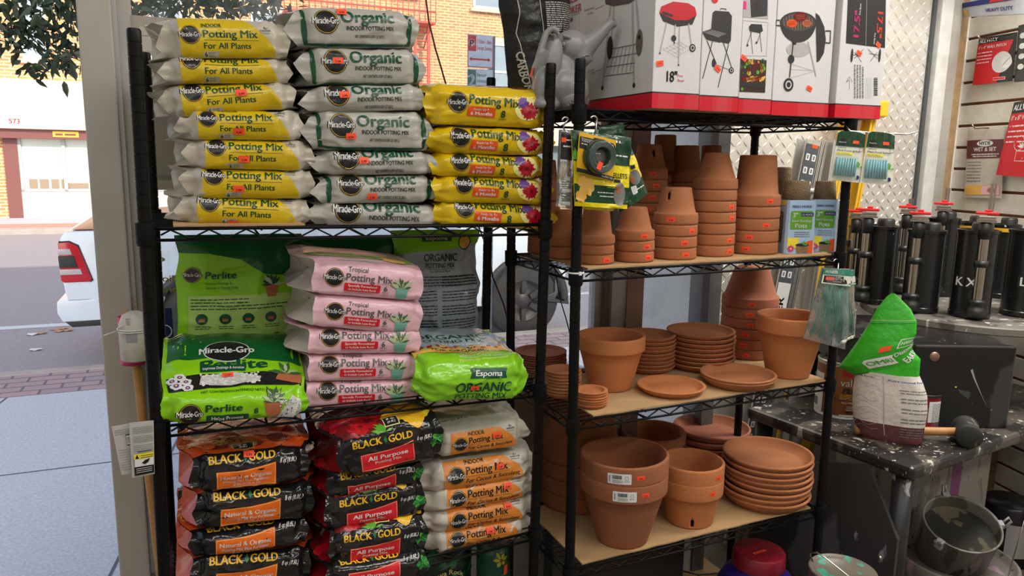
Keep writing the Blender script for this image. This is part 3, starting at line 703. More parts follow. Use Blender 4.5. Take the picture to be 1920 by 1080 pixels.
def saucer_profile(R, h):
    rb = R * 0.83
    return [(0, 0), (rb - 0.006, 0), (rb, 0.0015), (rb + 0.002, 0.004), (rb + (R - rb) * 0.45, h * 0.40), (rb + (R - rb) * 0.60, h * 0.46), (rb + (R - rb) * 0.66, h * 0.56),
            (R - 0.0035, h * 0.72), (R - 0.001, h * 0.80), (R, h * 0.89), (R - 0.0015, h * 0.97), (R - 0.005, h), (R - 0.0085, h * 0.96), (R - 0.0105, h * 0.85),
            (rb - 0.004, h * 0.26), (rb - 0.012, h * 0.20), (0, h * 0.20)]
def slot_cut(o, M_local, w, h):
    """drain slot: a real hole through the wall"""
    bm = bmesh.new(); n = 12; vs = []
    for s in (-1, 1):
        ring = []
        for k in range(n):
            a = 2 * PI * k / n; x = w / 2 * math.cos(a); z = w / 2 * math.sin(a) + (h - w) / 2 * (1 if math.sin(a) > 0 else -1)
            ring.append(bm.verts.new((x, s * 0.05, z)))
        vs.append(ring)
    bm.faces.new(vs[0]); bm.faces.new(list(reversed(vs[1])))
    for k in range(n): bm.faces.new((vs[0][k], vs[1][k], vs[1][(k + 1) % n], vs[0][(k + 1) % n]))
    bmesh.ops.recalc_face_normals(bm, faces=bm.faces[:])
    me = bpy.data.meshes.new('slot'); bm.to_mesh(me); bm.free()
    c = bpy.data.objects.new('slot', me); COL.objects.link(c); c.matrix_world = o.matrix_world @ M_local
    md = o.modifiers.new('slot', 'BOOLEAN'); md.operation = 'DIFFERENCE'; md.object = c; md.solver = 'EXACT'
    bpy.context.view_layer.update()
    new = bpy.data.meshes.new_from_object(o.evaluated_get(bpy.context.evaluated_depsgraph_get()))
    o.modifiers.remove(md); o.data = new
    bpy.data.objects.remove(c); bpy.data.meshes.remove(me)
def depth_of(p): return (p - Vector((0, 0, EYE))).dot(_fwd)
def zline(M, u, v, py):
    """height at which the vertical through (u,v) of frame M meets image row py"""
    a = M @ Vector((u, v, 0)) - Vector((0, 0, EYE)); b = M.to_3x3() @ Vector((0, 0, 1))
    k = (540 - py) / FPX
    return -((CU - k * _fwd).dot(a)) / ((CU - k * _fwd).dot(b))
def place_round(M, xl, xr, yb, z, ratio=1.0, zup=0.0):
    xc = (xl + xr) / 2; P = onz(M, xc, yb, z); r = 0.05
    cl = M.inverted() @ Vector((0, 0, EYE))
    for _ in range(8):
        d = Vector((P.x - cl.x, P.y - cl.y, 0)).normalized()
        c = P + d * r * ratio
        r = (xr - xl) / 2 * depth_of(M @ Vector((c.x, c.y, z + zup))) / FPX * 0.985
    return c, r, math.atan2(-d.x, d.y)
def pot_sticker(o, R, z, phi, seed):
    mb = MB(); ms = []
    def fn(v, off):
        a = phi + v[:, 0] / R; rr = R + off
        return np.stack([rr * np.sin(a), -rr * np.cos(a), z + v[:, 1]], 1)
    _ST[seed % 4].onto(mb, fn, ms, up=0.0006, step=0.0004)
    mb.build('price_sticker', ms, o)
ORD = ['', 'second ', 'third ', 'fourth ', 'fifth ', 'sixth ', 'seventh ', 'eighth ', 'ninth ', 'tenth ']
_PM = {}
def pot_obj(R, H, rimh, Rb, material, inverted):
    key = (round(R, 4), round(H, 4), round(rimh, 4), round(Rb, 4), material, inverted)
    if key not in _PM:
        mb = MB(); prof = pot_profile(R, H, rimh, Rb)
        if inverted: prof = [(r, H - z) for r, z in reversed(prof)]
        mb.lathe(prof, 56)
        o = mb.build('terracotta_pot', TERRA[material]); _PM[key] = o.data
        return o
    o = bpy.data.objects.new('terracotta_pot', _PM[key]); COL.objects.link(o); return o
def inv_stack(M, zs, xl, xr, yb, n, ysh, ytop, where, stickers=(), ratio=0.62, material=0, slot=None, group=None, lean=0.0, center=None):
    """n upside-down pots nested in a stack; ysh image row of the topmost shoulder; ytop of the very top"""
    c, r, az = place_round(M, xl, xr, yb, zs, 1.0)
    if center: c = c + Vector((center[0], center[1], 0))
    fx, fy = math.sin(-az), math.cos(-az)
    zsh = zline(M, c.x - fx * r, c.y - fy * r, ysh); zt = zline(M, c.x - fx * r * ratio, c.y - fy * r * ratio, ytop)
    s = (zsh - zs) / n; H = zt - zs - s * (n - 1); rr = random.Random(int(xl * 7 + yb))
    for k in range(n):
        o = pot_obj(r, H, s * 0.985, r * ratio, material, True)
        jit = rr.uniform(-0.001, 0.001)
        o.matrix_world = M @ T(c.x + jit + lean * k, c.y, zs + s * k + 0.0002 * k) @ RZ(az)
        if n == 1: lab = f'single upside-down terracotta pot {where}'
        else:
            lab = 'topmost' if k == n - 1 else 'bottom' if k == 0 else ORD[k].strip() + ' from bottom'
            lab = f'terracotta pot, {lab} of upside-down stack {where}'
        tag(o, lab, 'flowerpot', group or 'upside-down terracotta pots in stacks')
        for j, (lv, px) in enumerate(stickers):
            if lv == k:
                ctr = (xl + xr) / 2; ph = math.asin(max(-0.95, min(0.95, (px - ctr) / ((xr - xl) / 2))))
                pot_sticker(o, r - 0.0004, s * 0.5, ph, j + k)
        if slot and k == n - 1:
            zz = zline(M, c.x, c.y, slot[1]) - (zs + s * k); ph = math.asin(max(-0.9, min(0.9, (slot[0] - (xl + xr) / 2) / ((xr - xl) / 2 * 0.72))))
            rz = r * ratio + (r - r * ratio) * (1 - (zz - s) / (H - s))
            if zz < H * 0.97: slot_cut(o, RZ(ph) @ T(0, -rz * 0.95, zz), 0.0085, 0.021)
    return c, r
def up_pot(M, zs, xl, xr, yb, yrim, where, rim_frac=0.25, ratio=0.66, material=0, stickers=(), nest=None, label=None, barcode=None, slot=None, tilt=None):
    """upright pot; xl/xr rim extent, yb front of the base, yrim image row of the rim's front edge"""
    c, r, az = place_round(M, xl, xr, yb, zs, ratio, 0.15)
    zt = zline(M, c.x, c.y, yrim)
    # yrim is the row of the rim's centre
    H = zt - zs
    n = 1 + (nest['n'] if nest else 0)
    for k in range(n):
        o = pot_obj(r, H, H * rim_frac, r * ratio, material, False)
        dz = (nest['dz'] * k if nest else 0)
        mtx = M @ T(c.x, c.y, zs + dz) @ RZ(az)
        if nest and k == 1 and nest.get('tilt'): mtx = mtx @ T(0, 0, H) @ RY(nest['tilt']) @ T(0, 0, -H)
        o.matrix_world = mtx
        w = where if not nest else (nest['top'] if k else nest['bottom'])
        tag(o, w, 'flowerpot', None)
        for j, (lv, px) in enumerate(stickers):
            if lv == k:
                ph = math.asin(max(-0.95, min(0.95, (px - (xl + xr) / 2) / ((xr - xl) / 2))))
                pot_sticker(o, r - 0.0004, H - H * rim_frac * 0.5, ph, j + k)
        if barcode:
            px = barcode[k]; ph = math.asin((px - (xl + xr) / 2) / ((xr - xl) / 2)); mb = MB(); ms = []
            f = Flat(); f.rect(-0.031, 0.031, -0.014, 0.014, WHITE, 1, r=0.002); x = -0.018; rb = random.Random(3)
            while x < 0.006:
                w = rb.uniform(0.0006, 0.0016); f.rect(x, x + w, 0.0, 0.010, INK, 2); x += w + rb.uniform(0.0005, 0.0011)
            for q in range(3): f.scribble(-0.018, 0.008, -0.0045 - q * 0.003, 0.002, GREY, 2, q)
            f.ring(0.019, 0.003, 0.005, 0.0008, GREY, 2, n=20); f.scribble(0.012, 0.027, -0.006, 0.0022, GREY, 2, 9)
            f.rect(-0.027, -0.0255, -0.009, 0.009, GREY, 2); f.rect(-0.0245, -0.0235, -0.009, 0.009, GREY, 2)
            f.cut(0.008)
            zc = H - H * rim_frac * 0.55
            f.onto(mb, lambda v, off: np.stack([(r + off - 0.0004) * np.sin(ph + v[:, 0] / r), -(r + off - 0.0004) * np.cos(ph + v[:, 0] / r), zc + v[:, 1]], 1), ms)
            lb = mb.build('barcode_label', ms, o); lb['label'] = 'white barcode label on the rim'
        if slot and k == 0:
            zz = zline(M, c.x, c.y, slot[1]) - zs + 0.012; ph = math.asin(max(-0.9, min(0.9, (slot[0] - (xl + xr) / 2) / ((xr - xl) / 2 * 0.75))))
            slot_cut(o, RZ(ph) @ T(0, -r * (ratio + 0.05), max(zz, 0.02)), 0.010, 0.026)
    return c, r
def saucers(M, zs, xl, xr, ylow, n, ytop, where, material=0, tall=None, jit=0.002):
    """stack of saucers; ylow image row of the front of the lowest base, ytop row of the topmost rim centre"""
    c, r, az = place_round(M, xl, xr, ylow, zs, 0.85, 0.03)
    zt = zline(M, c.x, c.y, ytop)
    Ht = zt - zs
    h = tall if tall else min(0.034, Ht / (1 + 0.62 * (n - 1)))
    s = (Ht - h) / max(n - 1, 1); rr = random.Random(int(xl))
    mb = MB(); mb.lathe(saucer_profile(r, h), 64); o0 = None
    for k in range(n):
        if o0 is None:
            o0 = mb.build('terracotta_saucer', TERRA[material]); o = o0
        else:
            o = o0.copy(); COL.objects.link(o)
        j = (rr.uniform(-jit, jit), rr.uniform(-jit, jit)) if k else (0, 0)
        o.matrix_world = M @ T(c.x + j[0], c.y + j[1], zs + s * k) @ RZ(az)
        if n == 1: lab = where
        else:
            lab = 'topmost' if k == n - 1 else 'bottom' if k == 0 else ORD[k].strip() + ' from bottom'
            lab = f'terracotta saucer, {lab} {where}'
        tag(o, lab, 'saucer', 'terracotta saucers' if n > 1 else None)
    return c, r, h
Z2 = ZB[1] + SURF + CT + 0.0004; Z3 = ZB[2] + SURF + CT + 0.0004; Z4 = ZB[3] + SURF + CT + 0.0004
G2 = 'upside-down pots on the second shelf'
inv_stack(MBk, Z2, 988, 1050, 478, 4, 345, 300, 'at the far end by the corner post', (), 0.68, 1, group=G2)
inv_stack(MBk, Z2, 1028, 1094, 487, 2, 440, 395, 'straight behind the front corner post', (), 0.66, 0, group=G2)
inv_stack(MBk, Z2, 1079, 1152, 497, 3, 443, 384, 'beneath the hanging seed and tie packs', ((0, 1138),), 0.66, 0, group=G2)
inv_stack(MBk, Z2, 1150, 1226, 493, 3, 433, 389, 'second from the front corner post', ((2, 1207), (1, 1211), (0, 1215)), 0.60, 0, group=G2)
inv_stack(MBk, Z2, 1222, 1305, 488, 4, 401, 352, 'with a slotted topmost pot, front row', ((3, 1255), (2, 1294), (1, 1282), (0, 1285)), 0.66, 0, (1249, 368), group=G2)
inv_stack(MBk, Z2, 1293, 1375, 482, 7, 336, 287, 'of seven between two shorter front stacks', ((4, 1366), (3, 1367), (1, 1365), (0, 1366)), 0.54, 0, group=G2)
inv_stack(MBk, Z2, 1366, 1456, 478, 5, 366, 291, 'beside the peat pot packs', ((4, 1436), (2, 1432), (1, 1403), (0, 1398)), 0.74, 0, group=G2)
inv_stack(MBk, Z2, 1176, 1247, 468, 7, 316, 271, 'with slotted top behind the hanging packs', ((6, 1220), (5, 1226), (4, 1219), (3, 1212)), 0.62, 0, (1220, 289), group=G2)
inv_stack(MBk, Z2, 1214, 1266, 462, 8, 305, 253, 'tallest, seen behind the slotted pots', (), 0.76, 1, group=G2)
inv_stack(MBk, Z2, 1248, 1312, 464, 7, 323, 273, 'in the rear row behind the seven-pot stack', (), 0.68, 1, group=G2)
inv_stack(MBk, Z2, 1300, 1350, 460, 7, 320, 273, 'mostly hidden behind the seven-pot stack', (), 0.72, 1, group=G2)
# shelf three
saucers(MBk, Z3, 965, 1063, 704, 8, 656, 'of the far small stack by the rear corner post', 3)
saucers(MBk, Z3, 1020, 1091, 750, 8, 691, 'of the small stack right behind the front corner post', 0)
saucers(MBk, Z3, 1074, 1140, 768, 6, 729, 'of the smallest stack at the shelf front edge', 2)
up_pot(MBk, Z3, 1078, 1208, 737, 626, 'upright bright terracotta pot beside the front corner post, third shelf', 0.27, 0.64, 2)
saucers(MBk, Z3, 1163, 1265, 703, 9, 625, 'of the stack between the upright pot and wide stack', 0)
saucers(MBk, Z3, 1247, 1375, 700, 8, 617, 'of the wide stack in front of the tall pots', 0)
saucers(MBk, Z3, 1192, 1322, 749, 1, 719, 'single terracotta saucer lying alone at shelf front', 2)
saucers(MBk, Z3, 1311, 1453, 735, 2, 697, 'of the pair in front of the tall pot stack', 0, tall=0.026)
inv_stack(MBk, Z3, 1348, 1452, 676, 6, 562, 505, 'on the third shelf behind the upright pot', ((5, 1404), (4, 1400), (3, 1402), (2, 1396), (1, 1392), (0, 1398)), 0.60, 3, group='upside-down pots on the third shelf')
up_pot(MBk, Z3, 1411, 1540, 712, 589, 'upright terracotta pot under the hanging green plant ties', 0.26, 0.62, 2)
# shelf four
inv_stack(MBk, Z4, 1008, 1160, 966, 4, 850, 745, 'of large pots on the lowest shelf', (), 0.70, 1, group='large upside-down pots')
up_pot(MBk, Z4, 1082, 1248, 1031, 878, '', 0.26, 0.60, 1, ((0, 1205), (1, 1195)), dict(n=1, dz=0.048, tilt=-0.02, bottom='large upright terracotta pot with barcode label, holding another pot inside', top='large upright terracotta pot with barcode label, nested inside its twin'), barcode=(1168, 1157))
up_pot(MBk, Z4, 1230, 1352, 993, 887, '', 0.36, 0.74, 2, ((0, 1331), (1, 1340)), dict(n=1, dz=0.042, bottom='medium terracotta pot with drain slot, holding another pot inside', top='medium terracotta pot nested in the slotted one'), slot=(1297, 980))
up_pot(MBk, Z4, 1160, 1283, 900, 806, 'upright terracotta pot behind the two nested pairs', 0.25, 0.66, 0)
saucers(MBk, Z4, 1258, 1401, 885, 5, 797, 'of the rear stack on the lowest shelf', 3, tall=0.036)
saucers(MBk, Z4, 1349, 1514, 964, 8, 846, 'of the large front stack on the lowest shelf', 0, tall=0.034, jit=0.005)

# ------------------------------------------------------------------ soil bags
def vnoise(p, seed=0.0):
    p = np.asarray(p, float); i = np.floor(p); f = p - i; f = f * f * (3 - 2 * f); out = 0
    for dx in (0, 1):
        for dy in (0, 1):
            for dz in (0, 1):
                h = np.sin((i[..., 0] + dx) * 127.1 + (i[..., 1] + dy) * 311.7 + (i[..., 2] + dz) * 74.7 + seed * 17.3) * 43758.5453
                h = h - np.floor(h)
                out = out + h * (f[..., 0] if dx else 1 - f[..., 0]) * (f[..., 1] if dy else 1 - f[..., 1]) * (f[..., 2] if dz else 1 - f[..., 2])
    return out * 2 - 1
def sstep(a, b, x):
    t = np.clip((x - a) / (b - a), 0, 1); return t * t * (3 - 2 * t)
def grid_normals(P, wrap_rows=False):
    du = np.gradient(P, axis=1)
    dv = (np.roll(P, -1, 0) - np.roll(P, 1, 0)) if wrap_rows else np.gradient(P, axis=0)
    n = np.cross(du, dv); L = np.linalg.norm(n, axis=2, keepdims=True); return n / np.maximum(L, 1e-9)
class Bag:
    """filled bag lying on its back, bottom end towards the front. local x across, y back, z up, origin at the front bottom edge"""
    def __init__(s, W, H, D, seed=0, rt=0.020, rb=0.012, bulge=0.006, puff=0.0, pinch=0.30, chamf=0.012, dwl=0.012, dwr=0.006, earl=0.010, earr=0.010, Hb=None, wr=1.0, zc=0.45, sag=0.0, lift=0.0, toplean=0.0):
        rt = min(rt, H * 0.42); rb = min(rb, H * 0.3); rk = min(0.028, H * 0.45)
        s.W, s.H, s.D = W, H, D
        pts = []; t = []; acc = 0.0
        def arc(cy, cz, r, a0, a1, n):
            for k in range(n + 1):
                a = math.radians(a0 + (a1 - a0) * k / n); pts.append((cy + r * math.cos(a), cz + r * math.sin(a)))
        def seg(a, b, n):
            for k in range(1, n): pts.append((a[0] + (b[0] - a[0]) * k / n, a[1] + (b[1] - a[1]) * k / n))
        arc(rb, rb, rb, 270, 180, 5); seg((0, rb), (0, H - rt), max(6, int((H - rb - rt) / 0.004))); arc(rt, H - rt, rt, 180, 90, 7)
        seg((rt, H), (D - rk, H), int((D - rt - rk) / 0.010)); arc(D - rk, H - rk, rk, 90, 0, 4); seg((D, H - rk), (D, rk), 4); arc(D - rk, rk, rk, 0, -90, 4); seg((D - rk, 0), (rb, 0), 10)
        pts = np.array(pts); d = np.hypot(*np.diff(pts, axis=0).T); s.t = np.concatenate([[0], np.cumsum(d)])
        s.Lf = PI / 2 * rb + (H - rb - rt) + PI / 2 * rt
        n = 58; a = np.linspace(-1, 1, n); a = np.sign(a) * (1 - (1 - np.abs(a)) ** 1.12); s.xs = a * W / 2
        Y = np.repeat(pts[:, :1], n, 1); Z = np.repeat(pts[:, 1:], n, 1); A = np.repeat(a[None], len(pts), 0)
        yy = Y / D; zz = Z / H
        half = W / 2 + np.where(A < 0, dwl, dwr) * sstep(0.0, 0.09, Y)
        X = A * half
        e = sstep(0.78, 1.0, np.abs(A)); front = 1 - sstep(0.0, 0.06, Y)
        Y = Y - bulge * np.sin(PI * np.clip(zz, 0, 1)) * front * (1 - A ** 4) + chamf * e * front
        zcen = H * zc
        Z = zcen + (Z - zcen) * (1 - pinch * e * (0.55 + 0.45 * front))
        if Hb is not None: Z = Z * (1 + (Hb / H - 1) * sstep(0.0, 0.8, yy))
        Z = Z + puff * np.sin(PI * np.clip(yy, 0, 1)) ** 0.7 * (1 - A ** 2) * sstep(0.5, 1, zz)
        Z = Z - sag * A ** 2 + lift * sstep(0.1, 1, yy)
        Y = Y + toplean * zz * front
        # fin-like side seams
        zk = 0.25 + 0.5 * ((seed * 0.37) % 1.0); zk2 = 0.25 + 0.5 * ((seed * 0.61) % 1.0); zn = pts[:, 1] / H
        tri = lambda k: np.clip(np.minimum(zn / k, (1 - zn) / (1 - k)), 0, 1) ** 0.8
        rowL = 0.15 + 0.95 * tri(zk); rowR = 0.15 + 0.95 * tri(zk2)
        eL, eR = (sstep(0.90, 1.0, -A) ** 2, sstep(0.90, 1.0, A) ** 2)
        X = X - earl * eL * rowL[:, None] * (0.35 + 0.65 * front) + earr * eR * rowR[:, None] * (0.35 + 0.65 * front)
        Y = Y - 0.006 * (eL + eR) * front
        P = np.stack([X, Y, Z], 2)
        N = grid_normals(P, True)
        q = P + seed * 3.1
        w = 0.45 + 0.75 * sstep(0.35, 1.0, np.abs(A))
        n1 = vnoise(q * np.array([14, 14, 34]), seed); n2 = vnoise(q * np.array([30, 26, 60]) + 7, seed + 1)
        n3 = 1 - np.abs(vnoise(q * np.array([16, 18, 30]) + n1[..., None] * 0.5, seed + 2)) * 2
        n4 = 1 - np.abs(vnoise(q * np.array([9, 20, 48]) + n2[..., None] * 0.3, seed + 5)) * 2
        dsp = wr * (0.0026 * n1 + 0.0012 * n2 + 0.0040 * np.clip(n3, -0.3, 1) ** 3 + 0.0022 * np.clip(n4, -0.2, 1) ** 3) * w
        P = P + N * dsp[..., None]
        lo = 0.0 - 0.0 * A
        P[..., 2] = np.maximum(P[..., 2], np.where(front > 0.5, 0.0, 0.0) - sag * A ** 2)
        s.P = P; s.N = grid_normals(P, True); s.seed = seed; s.nloop = len(pts)
    def fn(s, v, off):
        ci = np.interp(v[:, 0], s.xs, np.arange(len(s.xs))); ri = np.interp(v[:, 1], s.t, np.arange(len(s.t)))
        c0 = np.clip(np.floor(ci).astype(int), 0, len(s.xs) - 2); r0 = np.clip(np.floor(ri).astype(int), 0, len(s.t) - 2)
        fc = (ci - c0)[:, None]; fr = (ri - r0)[:, None]
        def g(A): return A[r0, c0] * (1 - fr) * (1 - fc) + A[r0, c0 + 1] * (1 - fr) * fc + A[r0 + 1, c0] * fr * (1 - fc) + A[r0 + 1, c0 + 1] * fr * fc
        n = g(s.N); n /= np.linalg.norm(n, axis=1, keepdims=True)
        return g(s.P) + n * off
    def mesh(s, mb, side=(0, 0)):
        P = s.P; n = P.shape[1]
        mb.grid(np.concatenate([P, P[:1]]), 0, flip=False)
        for sd, col in ((0, 0), (1, n - 1)):
            ring = P[:, col]; c = ring.mean(0); sgn = 1 if sd == 0 else -1; rows = [ring]
            for k, (sc, ins) in enumerate(((0.90, 0.006), (0.72, 0.012), (0.48, 0.019), (0.22, 0.024), (0.03, 0.026))):
                r2 = c + (ring - c) * np.array([1, sc if k > 1 else (0.97 + sc) / 2, sc]); r2[:, 0] = ring[:, 0] * sc + c[0] * (1 - sc) + sgn * ins
                r2 = r2 + vnoise(r2 * 40, s.seed + k)[:, None] * 0.002; rows.append(r2)
            R = np.array(rows).transpose(0, 1, 2)
            R = np.concatenate([R, R[:, :1]], 1)
            mb.grid(R, side[sd], flip=(sd == 1))
def film(name, c, rough=0.30, bs=55, bst=0.35, **k):
    rough *= 0.8; bst *= 1.5
    if name in _M: return _M[name]
    m = mat(name, c, rough=rough, **k); nt = m.node_tree; b = nt.nodes['Principled BSDF']
    tc = nt.nodes.new('ShaderNodeTexCoord'); n = nt.nodes.new('ShaderNodeTexNoise'); n.noise_type = 'RIDGED_MULTIFRACTAL'; n.inputs['Scale'].default_value = bs * 0.30; n.inputs['Detail'].default_value = 2.5; n.inputs['Distortion'].default_value = 0.6
    n2 = nt.nodes.new('ShaderNodeTexNoise'); n2.inputs['Scale'].default_value = bs; n2.inputs['Detail'].default_value = 3
    ad = nt.nodes.new('ShaderNodeMath'); ad.operation = 'MULTIPLY_ADD'; ad.inputs[1].default_value = 0.5
    bp = nt.nodes.new('ShaderNodeBump'); bp.inputs['Strength'].default_value = bst; bp.inputs['Distance'].default_value = 0.006
    L = nt.links.new; L(tc.outputs['Object'], n.inputs['Vector']); L(tc.outputs['Object'], n2.inputs['Vector']); L(n2.outputs['Fac'], ad.inputs[0]); L(n.outputs['Fac'], ad.inputs[2]); L(ad.outputs[0], bp.inputs['Height']); L(bp.outputs['Normal'], b.inputs['Normal'])
    return m
OFFW = film('bag_off_white', srgb(188, 180, 163), 0.34); OFFG = film('bag_pale_grey', srgb(176, 174, 165), 0.34); YEL = film('bag_yellow', srgb(216, 182, 14), 0.26); YEL2 = film('bag_yellow_panel', srgb(208, 178, 22), 0.32)
PNK = film('bag_pink', srgb(232, 186, 198), 0.32); PNKS = film('bag_pink_gusset', srgb(196, 186, 178), 0.22); LIME = film('bag_lime', srgb(140, 206, 20), 0.26); DKG = film('bag_dark_green', srgb(10, 92, 40), 0.28); BLK = film('bag_black', (0.012, 0.012, 0.013), 0.16, 40, 0.45)
CACW = film('bag_cactus_white', srgb(198, 192, 178), 0.42); CACO = film('bag_cactus_orange', srgb(222, 138, 52), 0.42); GREYB = film('bag_grey_blue', srgb(158, 170, 182), 0.16); ESPG = film('bag_fresh_green', srgb(132, 200, 34), 0.24)
def ink(name, c, rough=0.34): return film('print_' + name, c, rough)
kDG = ink('dark_green', srgb(26, 72, 36)); kBK = ink('black', (0.012, 0.013, 0.014)); kWH = ink('white', (0.75, 0.75, 0.73)); kRD = ink('red', srgb(214, 30, 44)); kOR = ink('orange', srgb(240, 112, 24)); kGD = ink('gold', srgb(238, 186, 40)); kGN = ink('mid_green', srgb(24, 120, 60))
kBG = ink('bottle_green', srgb(14, 76, 52)); kPL = ink('purple', srgb(110, 70, 150)); kFR = ink('flower_red', srgb(176, 18, 36)); kTL = ink('teal_pot', srgb(120, 178, 166)); kPY = ink('pale_yellow', srgb(244, 232, 150)); kLF = ink('leaf', srgb(66, 96, 60)); kLL = ink('leaf_pale', srgb(176, 190, 150))
kTC = ink('pot_brown', srgb(176, 104, 66)); kRB = ink('orange_red', srgb(226, 84, 28)); kGR = ink('grey', srgb(90, 92, 94)); kPR = ink('perlite_grey', srgb(196, 196, 192)); kBL = ink('sky_blue', srgb(120, 170, 206)); kAM = ink('amber', srgb(226, 176, 84)); kMR = ink('maroon_art', srgb(120, 20, 22)); kCR = ink('crimson_art', srgb(186, 24, 28)); kYF = ink('sunflower', srgb(240, 210, 40)); kGS = ink('grass_green', srgb(90, 170, 50))
def logo(f, x, y, r, lv=2, k=1.0):
    f.disc(x, y, r, kBK, lv); f.ring(x, y, r * 0.93, r * 0.035, kGD, lv + 1, n=28)
    f.text('Miracle-Gro', x, y - r * 0.20, r * 0.50, kBK, lv + 2, w=r * 2.30, bold=0.055, al='C'); f.text('Miracle-Gro', x, y - r * 0.20, r * 0.50, kWH, lv + 3, w=r * 2.16, bold=0.02, al='C')
def flower(f, x, y, r, m, n=12, lv=3, core=None, seed=0):
    q = random.Random(seed)
    for k in range(n):
        a = 2 * PI * k / n + q.uniform(-.1, .1); L = r * q.uniform(0.85, 1.1); w = r * 0.24
        dx, dy = math.cos(a), math.sin(a)
        f.poly([(x, y), (x + dx * L * .6 - dy * w, y + dy * L * .6 + dx * w), (x + dx * L, y + dy * L), (x + dx * L * .6 + dy * w, y + dy * L * .6 - dx * w)], m, lv)
    f.disc(x, y, r * 0.22, core or kMR, lv + 1, n=12)
def plant(f, x, y, r, m=None, n=16, lv=3, seed=0, pale=True):
    q = random.Random(seed)
    for k in range(n):
        a = q.uniform(0.05, PI - 0.05); L = r * q.uniform(0.6, 1.1); w = L * 0.13; dx, dy = math.cos(a), math.sin(a)
        mm = kLL if (pale and k % 4 == 3) else (m or kLF)
        f.poly([(x, y), (x + dx * L * .55 - dy * w, y + dy * L * .55 + dx * w), (x + dx * L, y + dy * L), (x + dx * L * .55 + dy * w, y + dy * L * .55 - dx * w)], mm, lv + (k % 2))
def guarantee(f, x, y, lv=2):
    plant(f, x, y + 0.004, 0.006, kBK, 5, lv, 1, False); f.text('GUARANTEE', x, y, 0.0032, kBK, lv, w=0.022, bold=0.02, al='C'); f.scribble(x - 0.010, x + 0.010, y - 0.004, 0.0016, kGR, lv, 3)
CUTS = 0.0075
def d_indoor():
    f = Flat(); f.poly([(-.093, .001), (.097, .001), (.094, .018), (.082, .040), (.062, .058), (.040, .075), (.030, .092), (-.093, .092)], YEL2, 1)
    logo(f, -.072, .046, .019); f.text('INDOOR', -.050, .061, .0075, kDG, 2, w=.040, bold=.03); f.text('Potting Mix', -.048, .041, .0150, kDG, 2, w=.110, bold=.035)
    f.line([(-.047, .0355), (.062, .0355)], .0007, kDG, 2); f.text('For All Plants', -.048, .019, .0115, kDG, 2, w=.095, bold=.03)
    f.rect(-.050, -.020, .003, .014, OFFW, 2); f.text('6', -.048, .0045, .008, kDG, 3, bold=.05); f.text('DRY QTS', -.040, .009, .003, kDG, 3, w=.012); f.text('(6.6 L)', -.040, .005, .003, kDG, 3, w=.012)
    guarantee(f, .078, .054); return f.cut(CUTS)
def d_organic():
    f = Flat(); W = .112
    for x in (-W + .006, W - .010): f.rect(x, x + .006, .001, .095, kBG, 1)
    f.rect(-W + .006, W - .004, .001, .007, kBG, 1); f.rect(-W + .006, W - .004, .095, .101, kBG, 1)
    logo(f, -.063, .048, .0235); f.text('Organic', -.034, .047, .0215, kBG, 2, w=.108, bold=.035); f.text('INDOOR POTTING MIX', -.024, .032, .0080, kBK, 2, w=.096, bold=.02)
    f.text('NET CONTENTS: 8 DRY QT (8.8 L)', -.008, .018, .0055, kBK, 2, w=.060, bold=.02)
    for k in range(4): f.rect(-.02 + .02 * k, -.004 + .02 * k, .102, .112, kLF, 1)
    return f.cut(CUTS)
def d_potting8():
    f = Flat(); f.disc(.070, .030, .026, kPY, 1, ry=.020)
    logo(f, -.066, .036, .018); f.text('Potting Mix', -.045, .036, .0150, kDG, 2, w=.100, bold=.03, rot=-.05)
    f.poly([(-.049, .014), (.005, .012), (.006, .029), (-.047, .031)], kRB, 2); f.text('Feeds Up To', -.020, .0240, .0038, kWH, 3, w=.032, bold=.02, al='C'); f.text('6 Months', -.021, .0155, .0062, kWH, 3, w=.042, bold=.03, al='C')
    f.text('8', .017, .013, .0125, kDG, 3, bold=.06); f.text('QUARTS', .021, .0085, .0030, kDG, 3, w=.016, al='C', bold=.02)
    flower(f, .061, .040, .012, kPL, 14, 3, kPL, 2); flower(f, .075, .026, .0165, kFR, 13, 4, kMR, 3); flower(f, .062, .026, .008, kFR, 9, 3, kMR, 5)
    f.poly([(-.05, .085), (.09, .080), (.10, .12), (-.03, .125)], kMR, 1); f.poly([(-.06, .09), (-.01, .10), (.02, .13), (-.05, .14)], kGN, 2); f.rect(.0, .05, .10, .112, kWH, 2)
    return f.cut(CUTS)
def d_tropical():
    f = Flat(); logo(f, -.068, .038, .0180); f.text('Tropical', -.043, .0520, .0082, kGR, 2, w=.040, bold=.02); f.text('Potting Mix', -.046, .0345, .0140, kGR, 2, w=.093, bold=.025)
    f.line([(.015, .0325), (.046, .0325)], .0006, kGR, 2)
    f.rect(-.048, .024, .0135, .0295, kRD, 2, r=.002); f.text('Specially Formulated', -.012, .0230, .0044, kWH, 3, w=.058, bold=.03, al='C'); f.text('to Include Lava Rock', -.012, .0160, .0044, kWH, 3, w=.056, bold=.03, al='C'); f.line([(-.048, .011), (.010, .011)], .0006, kGR, 2)
    f.text('6', .031, .0185, .0105, kGR, 3, bold=.05); f.text('DRY QT', .035, .0140, .0030, kGR, 3, w=.013, al='C', bold=.02); f.text('(6.6 L)', .035, .0095, .0028, kGR, 3, w=.011, al='C')
    f.poly([(.058, .003), (.078, .003), (.081, .026), (.056, .026)], kTL, 2); f.rect(.0555, .0815, .022, .0275, kTL, 3); plant(f, .068, .026, .026, None, 22, 3, 4)
    f.rect(-.09, .09, .098, .13, kGS, 1); f.rect(-.06, .02, .075, .082, kPR, 1); f.rect(.03, .075, .088, .120, kAM, 2)
    return f.cut(CUTS)
